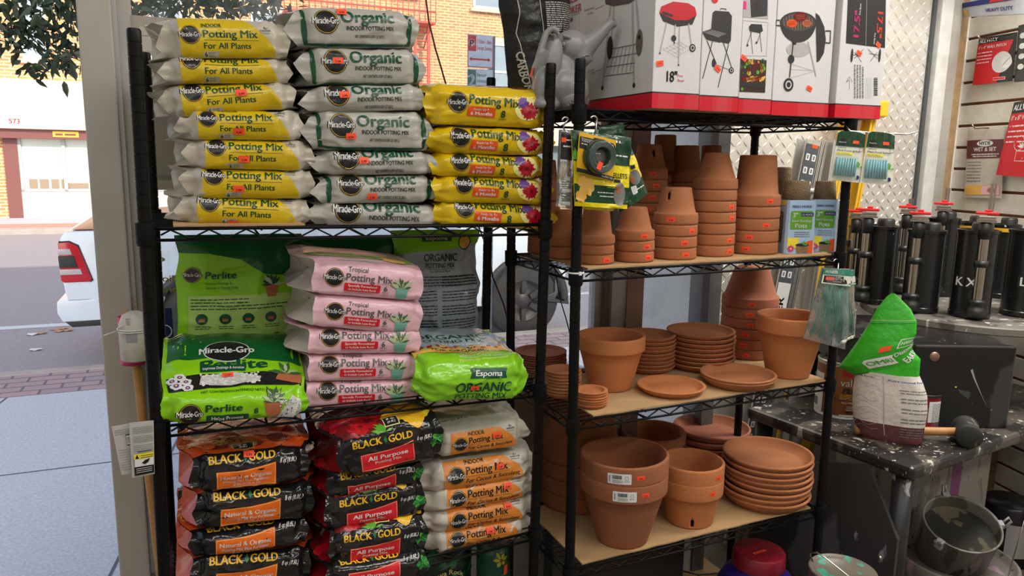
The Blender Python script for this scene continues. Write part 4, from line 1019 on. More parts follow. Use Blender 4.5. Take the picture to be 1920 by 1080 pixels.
def d_perlite():
    f = Flat()
    logo(f, -.088, .020, .0215); f.text('Perlite', -.060, .024, .0145, kDG, 2, w=.072, bold=.045); f.rect(-.058, .024, .002, .0165, kBG, 2); f.text('Helps Prevent', -.017, .0065, .0068, kWH, 3, w=.062, bold=.03, al='C')
    f.text('8', .034, .016, .0120, kDG, 3, bold=.06); f.text('QUARTS', .040, .0105, .0030, kDG, 3, w=.018, al='C', bold=.02)
    f.poly([(.060, .010), (.085, .006), (.092, .036), (.054, .038)], kTC, 2); plant(f, .072, .038, .034, kLF, 20, 3, 7); f.poly([(.080, .004), (.130, .004), (.128, .040), (.112, .052), (.098, .030)], kPR, 3)
    q = random.Random(4)
    for _ in range(90): f.disc(q.uniform(.085, .127), q.uniform(.006, .040), q.uniform(.0010, .0022), q.choice([kWH, kPR, kGR]), 4, n=6)
    f.text('NET CONTENTS/CONTENIDO NETO 8 dry qt', -.068, .060, .0052, kDG, 2, w=.150, bold=.02)
    f.poly([(-.128, .070), (-.10, .072), (.02, .076), (.13, .080), (.13, .112), (.06, .120), (-.128, .118)], kBK, 1)
    f.poly([(-.070, .086), (-.01, .080), (.045, .090), (.050, .104), (-.005, .122), (-.065, .112)], kPR, 2)
    for _ in range(170):
        a, b = q.uniform(-.066, .046), q.uniform(.084, .117)
        f.disc(a, b, q.uniform(.0016, .0034), q.choice([kWH, kPR, kWH]), 3, n=7)
    for (x, y) in ((-.112, .088), (-.094, .098), (-.118, .106), (-.092, .080), (-.104, .114)):
        for k in range(5): a = 2 * PI * k / 5 + x * 50; f.disc(x + .006 * math.cos(a), y + .006 * math.sin(a), .0055, kWH, 3, n=10)
        f.disc(x, y, .0050, kPL, 4, n=10); f.disc(x, y, .002, kYF, 5, n=8)
    f.poly([(.078, .098), (.128, .085), (.130, .125), (.085, .122)], kTC, 3); plant(f, .100, .118, .035, kLF, 18, 4, 11)
    f.text('Perlite', -.066, .132, .026, kBG, 2, w=.130, bold=.05); f.rect(-.066, .02, .124, .142, kBG, 3); f.text('Improves Drainage & Aeration', -.022, .130, .007, kWH, 4, w=.078, bold=.02, al='C')
    f.poly([(-.128, .172), (.132, .150), (.132, .285), (-.128, .285)], DKG, 1); f.disc(-.014, .186, .046, kWH, 2, ry=.036); f.disc(-.014, .186, .044, kBK, 3, ry=.034); f.text('Miracle-Gro', -.014, .178, .020, kWH, 4, w=.108, bold=.04, al='C')
    return f.cut(CUTS)
def d_espoma():
    f = Flat(); f.text('ORGANIC', -.040, .011, .0210, kBG, 2, w=.122, bold=.03); f.text('POTTING MIX', -.038, -.004, .012, kBG, 2, w=.112, bold=.02)
    f.poly([(-.012, .040), (.070, .040), (.066, .049), (.070, .059), (-.012, .059), (-.008, .049)], kBG, 2); f.text('Espoma', .029, .0445, .0105, kWH, 3, w=.058, bold=.03, al='C', shear=.15)
    for k in range(4): f.text(['Myco-tone with earthworm castings', 'Rich in humus & perlite', 'All natural plant food inside', 'Net contents 8 dry qt'][k], -.03 + .004 * k, .070 + .010 * k, .0055, kWH if k % 2 else kPY, 2, w=.110 - .008 * k, rot=.10)
    f.poly([(-.112, .095), (-.06, .104), (.02, .112), (.112, .118), (.112, .140), (-.112, .140)], kAM, 1); f.text('FOR ORGANIC', -.075, .112, .013, kBG, 2, w=.12, bold=.03); f.text('For Indoor & Outdoor Plants', -.07, .100, .007, kRB, 2, w=.11, bold=.02)
    f.poly([(-.112, .138), (.112, .138), (.112, .300), (-.112, .300)], GREYB, 1)
    q = random.Random(6)
    for _ in range(50): f.disc(q.uniform(-.11, .10), q.uniform(.138, .150), q.uniform(.003, .007), q.choice([kTC, kLF, kFR, kAM]), 2, n=7)
    f.text('For All Potted Plants', -.06, .155, .008, kWH, 2, w=.10); f.text('POTTING MIX', -.085, .170, .016, kBG, 2, w=.14, bold=.03); f.text('ORGANIC', -.09, .194, .024, kBG, 2, w=.16, bold=.03)
    return f.cut(CUTS)
def petals(f, cx, cy, r, cols, seed, lv=2, n=9):
    q = random.Random(seed)
    for k in range(n):
        a = 2 * PI * k / n + q.uniform(-.2, .2); L = r * q.uniform(.8, 1.1); w = r * .45; dx, dy = math.cos(a), math.sin(a)
        pts = [(cx, cy)] + [(cx + dx * L * s - dy * w * t, cy + dy * L * s + dx * w * t) for s, t in ((.45, .8), (.8, .7), (1, .15), (1, -.15), (.8, -.7), (.45, -.8))]
        f.poly(pts, cols[k % len(cols)], lv + k % 2)
        f.line([(cx, cy), (cx + dx * L * .9, cy + dy * L * .9)], .0012, cols[(k + 1) % len(cols)], lv + 2)
def d_black(label, lines, red):
    f = Flat(); lc = kRD if red else kOR
    x0, x1 = (-.072, .050); zb, zt = .012, .052
    top = [(x1, zt + .010), (x1 - .03, zt + .004), (x1 - .06, zt), (x0 + .03, zt - .001), (x0, zt)]
    f.poly([(x0, zb), (x1, zb)] + top, lc, 1)
    i = .002; ip = [(x0 + i, zb + i), (x1 - i, zb + i), (x1 - i, zt + .010 - i * 1.3), (x1 - .03, zt + .004 - i), (x1 - .06, zt - i), (x0 + i, zt - i)]
    f.line(ip + ip[:1], .0007, kPY, 2)
    f.text(lines[0], (x0 + x1) / 2, .034, .0095, kWH, 2, w=.106 if not red else .092, bold=.025, al='C'); f.text(lines[1], (x0 + x1) / 2, .0245, .0062, kWH, 2, w=.096 if not red else .060, bold=.01, al='C')
    if len(lines) > 2: f.text(lines[2], (x0 + x1) / 2, .0165, .005, kWH, 2, w=.055, al='C')
    f.text('BLACK', -.086, .068, .0150, kGD, 2, w=.066, bold=.07); f.text('GOLD', -.006, .068, .0150, kGD, 2, w=.056, bold=.07)
    f.poly([(-.013, .067), (-.009, .074), (-.012, .084), (-.017, .076)], kGN, 2); f.text('8 qt (8.8L)', .058, .058, .0085, kWH, 2, w=.034, bold=.02, shear=.2)
    if red:
        f.poly([(-.10, .090), (.0, .096), (.0, .25), (-.112, .25)], kMR, 1); petals(f, -.060, .135, .050, [kCR, kMR, kFR], 2, 2, 12); petals(f, -.060, .135, .026, [kMR, kCR], 3, 4, 8); petals(f, .055, .150, .062, [kYF, kGD], 5, 2, 16); plant(f, -.01, .090, .03, kGS, 8, 3, 2, False)
        f.poly([(-.008, .098), (.026, .098), (.026, .132), (-.008, .132)], kPY, 5); f.rect(-.006, .024, .100, .130, kBK, 6)
        f.text('8 qt', .009, .116, .008, kWH, 7, w=.018, bold=.03, al='C'); f.text('(8.8L)', .009, .105, .0055, kWH, 7, w=.018, bold=.02, al='C')
        petals(f, .105, .045, .018, [kGS, kGN], 6, 1, 6)
    else:
        f.poly([(-.112, .088), (.105, .092), (.112, .26), (-.112, .26)], kRB, 1); petals(f, -.02, .175, .080, [kMR, kRB, kTC], 8, 2, 14); petals(f, .06, .170, .06, [kRB, kMR, kCR], 9, 3, 10); petals(f, -.08, .16, .05, [kAM, kRB], 4, 3, 9)
        f.rect(-.034, .006, .092, .118, kAM, 6); f.rect(-.0325, .0045, .0935, .1165, kBK, 7); f.text('8 qt', -.014, .107, .0060, kWH, 8, w=.016, bold=.03, al='C'); f.text('(8.8L)', -.014, .098, .0050, kWH, 8, w=.016, bold=.02, al='C')
    return f.cut(CUTS)
def d_cactus():
    f = Flat(); f.poly([(-.081, .003), (.094, .003), (.096, .016), (.084, .036), (.050, .060), (-.081, .060)], CACO, 1)
    logo(f, -.056, .030, .0180); f.text('INDOOR', -.036, .050, .0080, kBK, 2, w=.043, bold=.03); f.text('Potting Mix', -.035, .0315, .0145, kBK, 2, w=.093, bold=.03); f.line([(-.035, .0275), (.060, .0275)], .0006, kBK, 2)
    f.text('For Cactus & Succulent', -.035, .0150, .0085, kBK, 2, w=.120, bold=.02, shear=.2); guarantee(f, .078, .052); f.text('8 DRY QT', -.035, .006, .004, kBK, 2, w=.022)
    f.text('8 DRY QT (8.8 L)', -.09, .105, .008, kBK, 2, w=.07); return f.cut(CUTS)
DES = dict(indoor=(d_indoor(), .235, OFFW, OFFW), organic=(d_organic(), .226, OFFG, OFFG), potting8=(d_potting8(), .232, YEL, YEL), tropical=(d_tropical(), .212, PNK, PNKS), perlite=(d_perlite(), .272, LIME, LIME),
           espoma=(d_espoma(), .226, ESPG, ESPG), natural=(d_black('n', ['Natural & Organic', 'Potting Mix Plus Fertilizer', '0.05-0.05-0.05'], False), .226, BLK, ink('gusset_orange_art', srgb(206, 92, 60))), purpose=(d_black('p', ['All Purpose', 'Potting Mix'], True), .222, BLK, ink('gusset_red_art', srgb(130, 22, 26))), cactus=(d_cactus(), .236, CACW, CACW))
def lay_bag(kind, px, v, H=None, D=0.30, label='', group=None, sticker=None, yaw=0.0, seed=1, vs=0.0, name='potting_soil_bag', zb=None, **kw):
    """px = front face corners in the photo: (x left, x right, y bottom-left, y bottom-right, y top); v = depth of the front face on the rack"""
    xl, xr, yl, yr, yt = px
    a = onv(MA, xl, yl, v); b = onv(MA, xr, yr, v)
    c = (a + b) / 2; W = (b - a).length; roll = math.atan2(b.z - a.z, b.x - a.x)
    tp = onv(MA, (xl + xr) / 2, yt, v); h = H or (tp.z - c.z)
    if zb is not None: c.z = zb
    bag = Bag(W, h, D, seed=seed, **kw); des, W0, base, side = DES[kind]
    M = MA @ T(c.x, v, c.z) @ RZ(yaw) @ RY(-roll); vs = vs + 0.0068
    mb = MB(); ms = [base, side]; bag.mesh(mb, (1, 1))
    k = W / W0
    def fn(vv, off): return bag.fn(np.stack([vv[:, 0] * k, vv[:, 1] * k + vs], 1), off)
    for (vv, f, m, lv) in des.L:
        if m not in ms: ms.append(m)
        y = vv[:, 1] * k + vs
        keep = y.max() < bag.t[-1] * 0.6 and y.min() > -0.004
        if keep: mb.add(fn(vv, 0.0007 + 0.00035 * lv).tolist(), f, ms.index(m), True)
    o = mb.build(name, ms, None, M); tag(o, label, 'bag', group)
    if sticker:
        sm = MB(); sl = []
        for (vv, f, m, lv) in _ST[seed % 4].L:
            if m not in sl: sl.append(m)
            sm.add(bag.fn(vv + np.array(sticker) * k, 0.0035 + 0.0004 * lv).tolist(), f, sl.index(m), True)
        sm.build('price_sticker', sl, o)
    return o, bag, M
def stack_label(what, i, n, where):
    p = 'topmost' if i == 0 else 'bottom' if i == n - 1 else (ORD[i].strip() + ' from top')
    return f'{what}, {p} of {where}'
# yellow and white indoor mix (top to bottom)
Y = [((318, 536, 108, 110, 40), dict(puff=.016, pinch=.15)), ((320, 538, 156, 156, 110), {}), ((324, 548, 220, 204, 157), {}), ((350, 560, 262, 263, 208), {}), ((364, 580, 316, 320, 262), {}), ((358, 579, 371, 374, 318), {}), ((348, 572, 420, 426, 372), {})]
for i, (p, kw) in enumerate(Y):
    lay_bag('indoor', p, 0.035 if i > 2 else 0.05, label=stack_label('yellow and white potting mix bag', i, 7, 'its stack'), group='yellow and white bags stacked on the top shelf', sticker=[None, (.028, .066), (.020, .045), (-.010, .027), (-.018, .030), (-.025, .028), (-.027, .012)][i], seed=11 + i, D=0.29, dwl=.045, dwr=.02, earl=.022, earr=.014, chamf=.022, pinch=kw.get('pinch', .28), puff=kw.get('puff', 0), bulge=.008, wr=1.1, yaw=-0.04)
O = [((566, 775, 88, 90, 18), dict(puff=.014, pinch=.12)), ((583, 788, 158, 160, 90), {}), ((590, 788, 211, 206, 160), {}), ((593, 801, 281, 283, 208), {}), ((607, 808, 330, 326, 283), {}), ((611, 812, 382, 380, 329), {}), ((598, 822, 424, 430, 382), {})]
for i, (p, kw) in enumerate(O):
    lay_bag('organic', p, 0.035 if i > 1 else 0.045, label=stack_label('pale grey organic potting mix bag with green borders', i, 7, 'its stack'), group='grey and green bags stacked on the top shelf', sticker=[(-.030, .072), (-.058, .052), (-.050, .040), (-.046, .034), (-.032, .036), (-.020, .022), None][i], seed=31 + i, D=0.30, dwl=.030, dwr=.02, earl=.030, earr=.018, chamf=.016, pinch=.30 if i else .12, zc=.30, bulge=.008, puff=kw.get('puff', 0), wr=1.2, vs=[.0, -.004, -.012, 0, -.012, -.008, -.02][i])
Pp = [((806, 1026, 232, 241, 166), dict(puff=.012, pinch=.45)), ((812, 1030, 288, 292, 241), {}), ((816, 1018, 330, 334, 291), {}), ((820, 1026, 379, 384, 333), {}), ((820, 1034, 424, 432, 383), {})]
for i, (p, kw) in enumerate(Pp):
    lay_bag('potting8', p, 0.03, label=stack_label('bright yellow potting mix bag with red flower', i, 5, 'its stack'), group='bright yellow bags stacked on the top shelf', seed=51 + i, D=0.29, dwl=.012, dwr=.004, earl=.014, earr=.020, chamf=.018, pinch=.42, bulge=.010, puff=kw.get('puff', 0), wr=1.4, vs=[.004, -.006, -.008, 0, 0][i])
Tp = [((587, 783, 551, 565, 498), dict(puff=.014)), ((588, 780, 614, 627, 560), {}), ((582, 781, 667, 662, 620), {}), ((581, 775, 718, 711, 667), {}), ((577, 775, 769, 757, 716), {})]
for i, (p, kw) in enumerate(Tp):
    lay_bag('tropical', p, 0.035, label=stack_label('pink tropical potting mix bag', i, 5, 'its stack'), group='pink bags stacked on the middle shelf', seed=71 + i, D=0.26, dwl=.05, dwr=.01, earl=.006, earr=.008, chamf=.006, pinch=.10, bulge=.006, puff=kw.get('puff', 0), wr=.7, vs=-.002, yaw=-0.05)
lay_bag('perlite', (308, 569, 796, 782, 738), -0.018, label='lime green perlite bag lying flat in front of a standing one', sticker=(-.015, .118), seed=91, D=0.27, Hb=.125, dwl=.008, dwr=.008, earl=.010, earr=.012, chamf=.014, pinch=.25, bulge=.006, wr=1.4, vs=0.0, puff=.01)
lay_bag('espoma', (783, 979, 753, 748, 676), -0.032, label='glossy green organic potting mix bag lying on the middle shelf', sticker=(.000, .036), seed=93, D=0.28, dwl=.004, dwr=.010, earl=.014, earr=.016, chamf=.020, pinch=.40, bulge=.012, wr=2.0, rt=.034, Hb=.115, vs=.010)
Nn = [((368, 572, 928, 902, 852), dict(puff=.012)), ((374, 580, 996, 972, 920), {}), ((366, 570, 1048, 1018, 992), {}), ((362, 572, 1116, 1096, 1042), {}), ((368, 576, 1166, 1146, 1112), {})]
for i, (p, kw) in enumerate(Nn):
    lay_bag('natural', p, 0.02, label=stack_label('black soil bag with orange label', i, 5, 'the orange-label stack'), group='black bags with orange labels', sticker=(-.005, .082) if i == 0 else None, seed=111 + i, D=0.28, dwl=.035, dwr=.02, earl=.014, earr=.012, chamf=.014, pinch=.22, bulge=.008, wr=1.8, puff=kw.get('puff', 0), vs=[-.004, -.004, -.014, -.004, 0][i])
Q = [((646, 826, 900, 858, 800), dict(puff=.01, v=-0.03)), ((622, 786, 937, 905, 874), dict(v=.0)), ((618, 790, 1002, 970, 915), dict(v=.0)), ((624, 793, 1068, 1040, 985), dict(v=-0.02)), ((620, 795, 1118, 1086, 1052), dict(v=-0.045))]
for i, (p, kw) in enumerate(Q):
    lay_bag('purpose', p, kw['v'], label=stack_label('black soil bag with red label', i, 5, 'the red-label stack'), group='black bags with red labels', seed=131 + i, D=0.28, dwl=.035, dwr=.012, earl=.012, earr=.014, chamf=.014, pinch=.22, bulge=.008, wr=1.8, puff=kw.get('puff', 0), vs=[.0, -.018, -.002, 0, 0][i])
Cc = [((818, 980, 860, 834, 798), dict(puff=.012)), ((798, 998, 926, 894, 862), {}), ((803, 998, 964, 933, 906), {}), ((806, 996, 1003, 972, 948), {}), ((806, 990, 1040, 1008, 986), {})]
for i, (p, kw) in enumerate(Cc):
    lay_bag('cactus', p, 0.02, label=stack_label('white and orange cactus mix bag', i, 5, 'its stack'), group='white and orange bags stacked on the lower shelf', sticker=[(.040, .050), (.040, .044), (.055, .044), (.058, .046), (.020, .042)][i], seed=151 + i, D=0.28, dwl=.012, dwr=.012, earl=.022, earr=.026, chamf=.022, pinch=.30, bulge=.008, wr=1.7, puff=kw.get('puff', 0), vs=[0, 0, -.006, -.008, -.004][i])

# ------------------------------------------------------------------ standing bags and hanging packs
class Sheet:
    """pillow-like pack between four corners (tl, tr, br, bl in 3d); design coordinates 0..1 across and up"""
    def __init__(s, tl, tr, br, bl, T, out, n=34, m=40, seed=0, wr=1.0, top=0.06, bot=0.0, pw=2.6, edge=0.0, depthfn=None):
        tl, tr, br, bl = [np.array(p, float) for p in (tl, tr, br, bl)]
        a = np.linspace(0, 1, n); b = np.linspace(0, 1, m); A, B = np.meshgrid(a, b); A3, B3 = A[..., None], B[..., None]
        base = (bl * (1 - A3) + br * A3) * (1 - B3) + (tl * (1 - A3) + tr * A3) * B3
        o = np.array(out, float); o /= np.linalg.norm(o)
        prof = (1 - np.abs(2 * A - 1) ** pw) * (1 - np.clip((B - (1 - top * 3)) / (top * 3), 0, 1) ** 2) * (np.clip(B / max(bot * 3, 1e-3), 0, 1) ** 0.5 if bot > 0 else 1)
        th = T / 2 * np.clip(prof, 0, 1) + 0.0006
        W = np.linalg.norm(tr - tl); q = base * 1.0
        n1 = vnoise(q * 22, seed); n3 = 1 - 2 * np.abs(vnoise(q * 17 + n1[..., None] * 0.4, seed + 2))
        ds = wr * (0.0022 * n1 + 0.0028 * np.clip(n3, -.2, 1) ** 3)
        if edge:
            cxv = (tr - tl) / W; base = base + cxv * (edge * (A - .5) * 2 * vnoise(np.stack([B * 7, B * 0, B * 0], 2), seed + 5))[..., None]
        s.F = base + o * (th + ds)[..., None]; s.Bk = base - o * (th - ds * 0.5)[..., None]; s.o = o; s.n, s.m = n, m
    def fn(s, v, off):
        c = np.clip(v[:, 0], 0, 1) * (s.n - 1); r = np.clip(v[:, 1], 0, 1) * (s.m - 1)
        c0 = np.clip(np.floor(c).astype(int), 0, s.n - 2); r0 = np.clip(np.floor(r).astype(int), 0, s.m - 2); fc = (c - c0)[:, None]; fr = (r - r0)[:, None]
        g = lambda P: P[r0, c0] * (1 - fr) * (1 - fc) + P[r0, c0 + 1] * (1 - fr) * fc + P[r0 + 1, c0] * fr * (1 - fc) + P[r0 + 1, c0 + 1] * fr * fc
        return g(s.F) + s.o * off
    def mesh(s, mb, back=0):
        mb.grid(s.F, 0); mb.grid(s.Bk, back, flip=True)
        for (p, q) in ((s.F[0], s.Bk[0]), (s.Bk[-1], s.F[-1])): mb.grid(np.stack([q, p]), 0)
        for (p, q) in ((s.Bk[:, 0], s.F[:, 0]), (s.F[:, -1], s.Bk[:, -1])): mb.grid(np.stack([q, p]), 0)
def put(o, P):
    """origin of a mesh built in world coordinates"""
    P = Vector(P); o.data.transform(Matrix.Translation(-P)); o.matrix_world = Matrix.Translation(P); return o
def pack(name, sh, base, flat, label, cat, group=None, parent=None, up=0.0014, step=0.0004, aspect=None, back=0):
    mb = MB(); ms = [base]
    if back: ms.append(back)
    sh.mesh(mb, 1 if back else 0)
    if flat is not None: flat.onto(mb, sh.fn, ms, up, step)
    o = mb.build(name, ms); bl = sh.F[0, sh.n // 2]; put(o, bl)
    if parent is None: tag(o, label, cat, group)
    return o
def unit(flat, W, H, x0=0.0):
    """metres -> 0..1 design coordinates"""
    g = Flat(); g.L = [(np.stack([(v[:, 0] - x0) / W, v[:, 1] / H], 1), f, m, lv) for v, f, m, lv in flat.L]; return g
def out_dir(M): return np.array(M.to_3x3() @ Vector((0, -1, 0)))
def stand(M, name, corners, v, T_, base, flat, label, cat='bag', lean=0.0, seed=0, W=None, H=None, **kw):
    """corners in the photo tl,tr,br,bl (x,y) on the rack plane depth v; lean shifts the top back"""
    pts = []
    for k, (x, y) in enumerate(corners):
        p = onv(M, x, y, v + (lean if k < 2 else 0)); pts.append(M @ p)
    sh = Sheet(*pts, T_, out_dir(M), seed=seed, **kw)
    return pack(name, sh, base, flat, label, cat), sh
def U(fn_build, W, H, step=0.008):
    f = Flat(); fn_build(f); return unit(f.cut(step), W, H)
def zfix(M, corners, v, zb):
    """push the lower corners down to height zb on the rack"""
    return corners
# --- behind the lying bags on the middle shelf
ZA2 = ZA[1] + SURF + 0.001
def shelf_stand(label, name, u0, u1, v, ztop, T_, base, build, seed, lean=0.03, flare=0.0, zb=ZA2, **kw):
    W = u1 - u0; H = ztop - zb
    c = [MA @ Vector((u0, v + lean, ztop)), MA @ Vector((u1, v + lean, ztop)), MA @ Vector((u1 + flare, v, zb)), MA @ Vector((u0 - flare, v, zb))]
    f = Flat(); build(f, W, H); f.cut(0.007)
    sh = Sheet(*c, T_, out_dir(MA), seed=seed, bot=0.06, n=44, m=54, **kw)
    return pack(name, sh, base, unit(f, W, H), label, 'bag', up=0.0024, step=0.0006), sh
def b_perl(f, W, H):
    f.poly([(0, H), (W, H), (W, H * .80), (W * .85, H * .72), (W * .68, H * .74), (W * .5, H * .84), (W * .25, H * .88), (0, H * .885)], DKG, 1)
    logo(f, W * .12, H * .74, .018); f.text('Perlite', W * .22, H * .715, .017, kBG, 2, w=W * .24, bold=.03); f.text('Improves Drainage &', W * .22, H * .675, .0065, kBG, 2, w=W * .2); f.text('Aeration in Potting Mixes', W * .22, H * .645, .0065, kBG, 2, w=W * .25)
    plant(f, W * .74, H * .66, .030, kBG, 16, 2, 3); f.poly([(W * .70, H * .58), (W * .77, H * .58), (W * .79, H * .66), (W * .68, H * .66)], kTC, 2)
    f.rect(W * .08, W * .97, H * .22, H * .60, mat('print_pale_lime', srgb(170, 204, 110), rough=.35), 1, r=.008)
    for k in range(4): f.scribble(W * .10, W * (.55 if k < 2 else .9), H * (.57 - .022 * k), .004, kBG, 2, k)
    for k in range(5): f.disc(W * (.18 + .18 * k), H * .44, .013, kBG, 2, n=16); f.rect(W * (.18 + .18 * k) - .006, W * (.18 + .18 * k) + .006, H * .44 - .006, H * .44 + .001, kTC, 3); f.scribble(W * (.13 + .18 * k), W * (.25 + .18 * k), H * .385, .003, kBG, 2, k); f.scribble(W * (.13 + .18 * k), W * (.24 + .18 * k), H * .37, .003, kBG, 2, k + 9)
    for k in range(3): f.disc(W * (.2 + .28 * k), H * .29, .013, kBG, 2, n=16); f.disc(W * (.2 + .28 * k), H * .285, .008, kTC, 3, n=12); f.scribble(W * (.27 + .28 * k), W * (.40 + .28 * k), H * .28, .003, kBG, 2, k + 20)
    f.rect(0, W, H * .14, H * .21, DKG, 1); f.disc(W * .14, H * .175, .010, kYF, 2, n=14); f.disc(W * .56, H * .165, .010, kGS, 2, n=14); f.scribble(W * .2, W * .45, H * .17, .004, kPY, 2, 5)
shelf_stand('tall lime green perlite bag standing behind the one lying flat', 'potting_soil_bag', 0.050, 0.325, 0.30, 1.415, 0.07, LIME, b_perl, 201, lean=-0.005, flare=0.02, wr=2.2, edge=0.006)
def b_trop(f, W, H):
    f.poly([(0, H), (W, H), (W, H * .74), (W * .5, H * .80), (W * .2, H * .86), (0, H * .88)], DKG, 1)
    logo(f, W * .16, H * .74, .017); f.text('Tropical', W * .27, H * .75, .010, kGR, 2, w=.045); f.text('Potting Mix', W * .26, H * .68, .017, kGR, 2, w=.12, bold=.03)
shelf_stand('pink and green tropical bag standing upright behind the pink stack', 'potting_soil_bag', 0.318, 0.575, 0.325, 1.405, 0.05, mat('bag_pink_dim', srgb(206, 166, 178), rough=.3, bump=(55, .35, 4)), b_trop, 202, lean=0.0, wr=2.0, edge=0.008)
def b_org(f, W, H):
    f.poly([(0, H), (W, H), (W, H * .90), (W * .6, H * .86), (W * .3, H * .85), (0, H * .82)], ESPG, 1)
    f.rect(W * .32, W * .66, H * .92, H * .97, kBG, 2); f.text('Espoma', W * .49, H * .93, .009, kWH, 3, w=.06, al='C'); f.disc(W * .82, H * .91, .020, kAM, 2, n=20); f.ring(W * .82, H * .91, .020, .003, kBK, 3, n=20)
    f.text('ORGANIC', W * .52, H * .775, .020, kBK, 2, w=.098, bold=.02, al='C'); f.text('POTTING MIX', W * .52, H * .725, .013, kBK, 2, w=.086, bold=.01, al='C'); f.line([(W * .36, H * .715), (W * .68, H * .715)], .0008, kBK, 2); f.text('For All Potted Plants', W * .52, H * .69, .006, kBK, 2, w=.06, al='C')
    q = random.Random(3)
    for k in range(24):
        y = H * (.655 - .022 * k)
        if y < H * .14: break
        if k % 5 == 4: continue
        f.scribble(W * .06, W * (.48 if k > 3 else .95), y, .0038, kBK, 2, k); f.scribble(W * .54, W * .95, y - .002, .0038, kBK, 2, k + 40)
    f.rect(W * .34, W * .54, H * .06, H * .14, kTC, 2); f.rect(W * .36, W * .52, H * .11, H * .15, kBG, 3); f.text('www.espoma.com', W * .57, H * .12, .008, kBK, 2, w=.07, bold=.02); f.rect(W * .03, W * .2, H * .34, H * .46, kBG, 2)
    f.rect(0, W, 0, H * .05, kBL, 1)
shelf_stand('tall grey-blue organic mix bag with crinkled film standing at back', 'potting_soil_bag', 0.560, 0.805, 0.315, 1.418, 0.07, GREYB, b_org, 203, lean=0.0, wr=2.8, edge=0.010)
# --- bags on the lowest shelf of the left rack
ZA4 = ZA[3] + SURF + 0.001
def b_lava(f, W, H):
    q = random.Random(8)
    for k in range(40): x, y = q.uniform(0, W), q.uniform(H * .5, H); f.poly([(x, y), (x + .02, y + .006), (x + .03, y + .02), (x + .01, y + .012)], kLF if k % 2 else kGN, 1)
    f.disc(W * .52, H * .60, W * .42, mat('print_wine', srgb(130, 30, 50), rough=.35), 2, n=40); f.text('Lava Rock', W * .52, H * .80, .013, kPY, 3, w=W * .5, al='C', arc=.018); f.text('Pierres de lava rouge', W * .52, H * .74, .009, kPY, 3, w=W * .48, al='C', arc=.014); f.disc(W * .52, H * .52, W * .22, kBK, 3, n=24)
    flower(f, W * .45, H * .60, .02, kYF, 8, 4); flower(f, W * .60, H * .60, .02, kYF, 8, 4)
shelf_stand('dark green lava rock bag with wine-red oval beneath the cactus mix', 'lava_rock_bag', 0.578, 0.745, 0.16, 0.610, 0.09, mat('bag_dark_foliage', srgb(18, 44, 34), rough=.25, bump=(50, .4, 4)), b_lava, 205, lean=0.0, zb=ZA4, wr=2)
def b_stone(f, W, H):
    q = random.Random(9); f.rect(0, W, H * .55, H * .92, kBG, 1)
    for k in range(26): x, y = q.uniform(0, W), q.uniform(H * .6, H * .9); f.poly([(x, y), (x + .015, y + .004), (x + .02, y + .016)], kLF, 2)
    flower(f, W * .52, H * .84, .022, mat('print_olive', srgb(170, 170, 40), rough=.35), 6, 3); f.rect(W * .06, W * .40, H * .70, H * .80, kBG, 3); f.text('Polished', W * .50, H * .60, .030, kPY, 4, w=W * .8, bold=.0, al='C'); f.text('Stones', W * .50, H * .48, .026, kPY, 4, w=W * .6, al='C')
    f.rect(W * .62, W * .76, H * .72, H * .79, STK, 5)
shelf_stand('clear and green polished stones bag beside the lava rock', 'pebble_bag', 0.752, 0.848, 0.14, 0.622, 0.09, mat('bag_clear_grey', srgb(84, 78, 82), rough=.16, bump=(50, .5, 4)), b_stone, 206, lean=0.0, zb=ZA4, wr=2.5)
shelf_stand('purple bag corner showing beside the red-label stack', 'pebble_bag', 0.520, 0.575, 0.10, 0.575, 0.05, mat('bag_purple', srgb(86, 44, 150), rough=.3, bump=(50, .3, 4)), lambda f, W, H: f.rect(W * .1, W * .9, H * .1, H * .3, kBK, 1), 207, lean=0.0, zb=ZA4, wr=2)

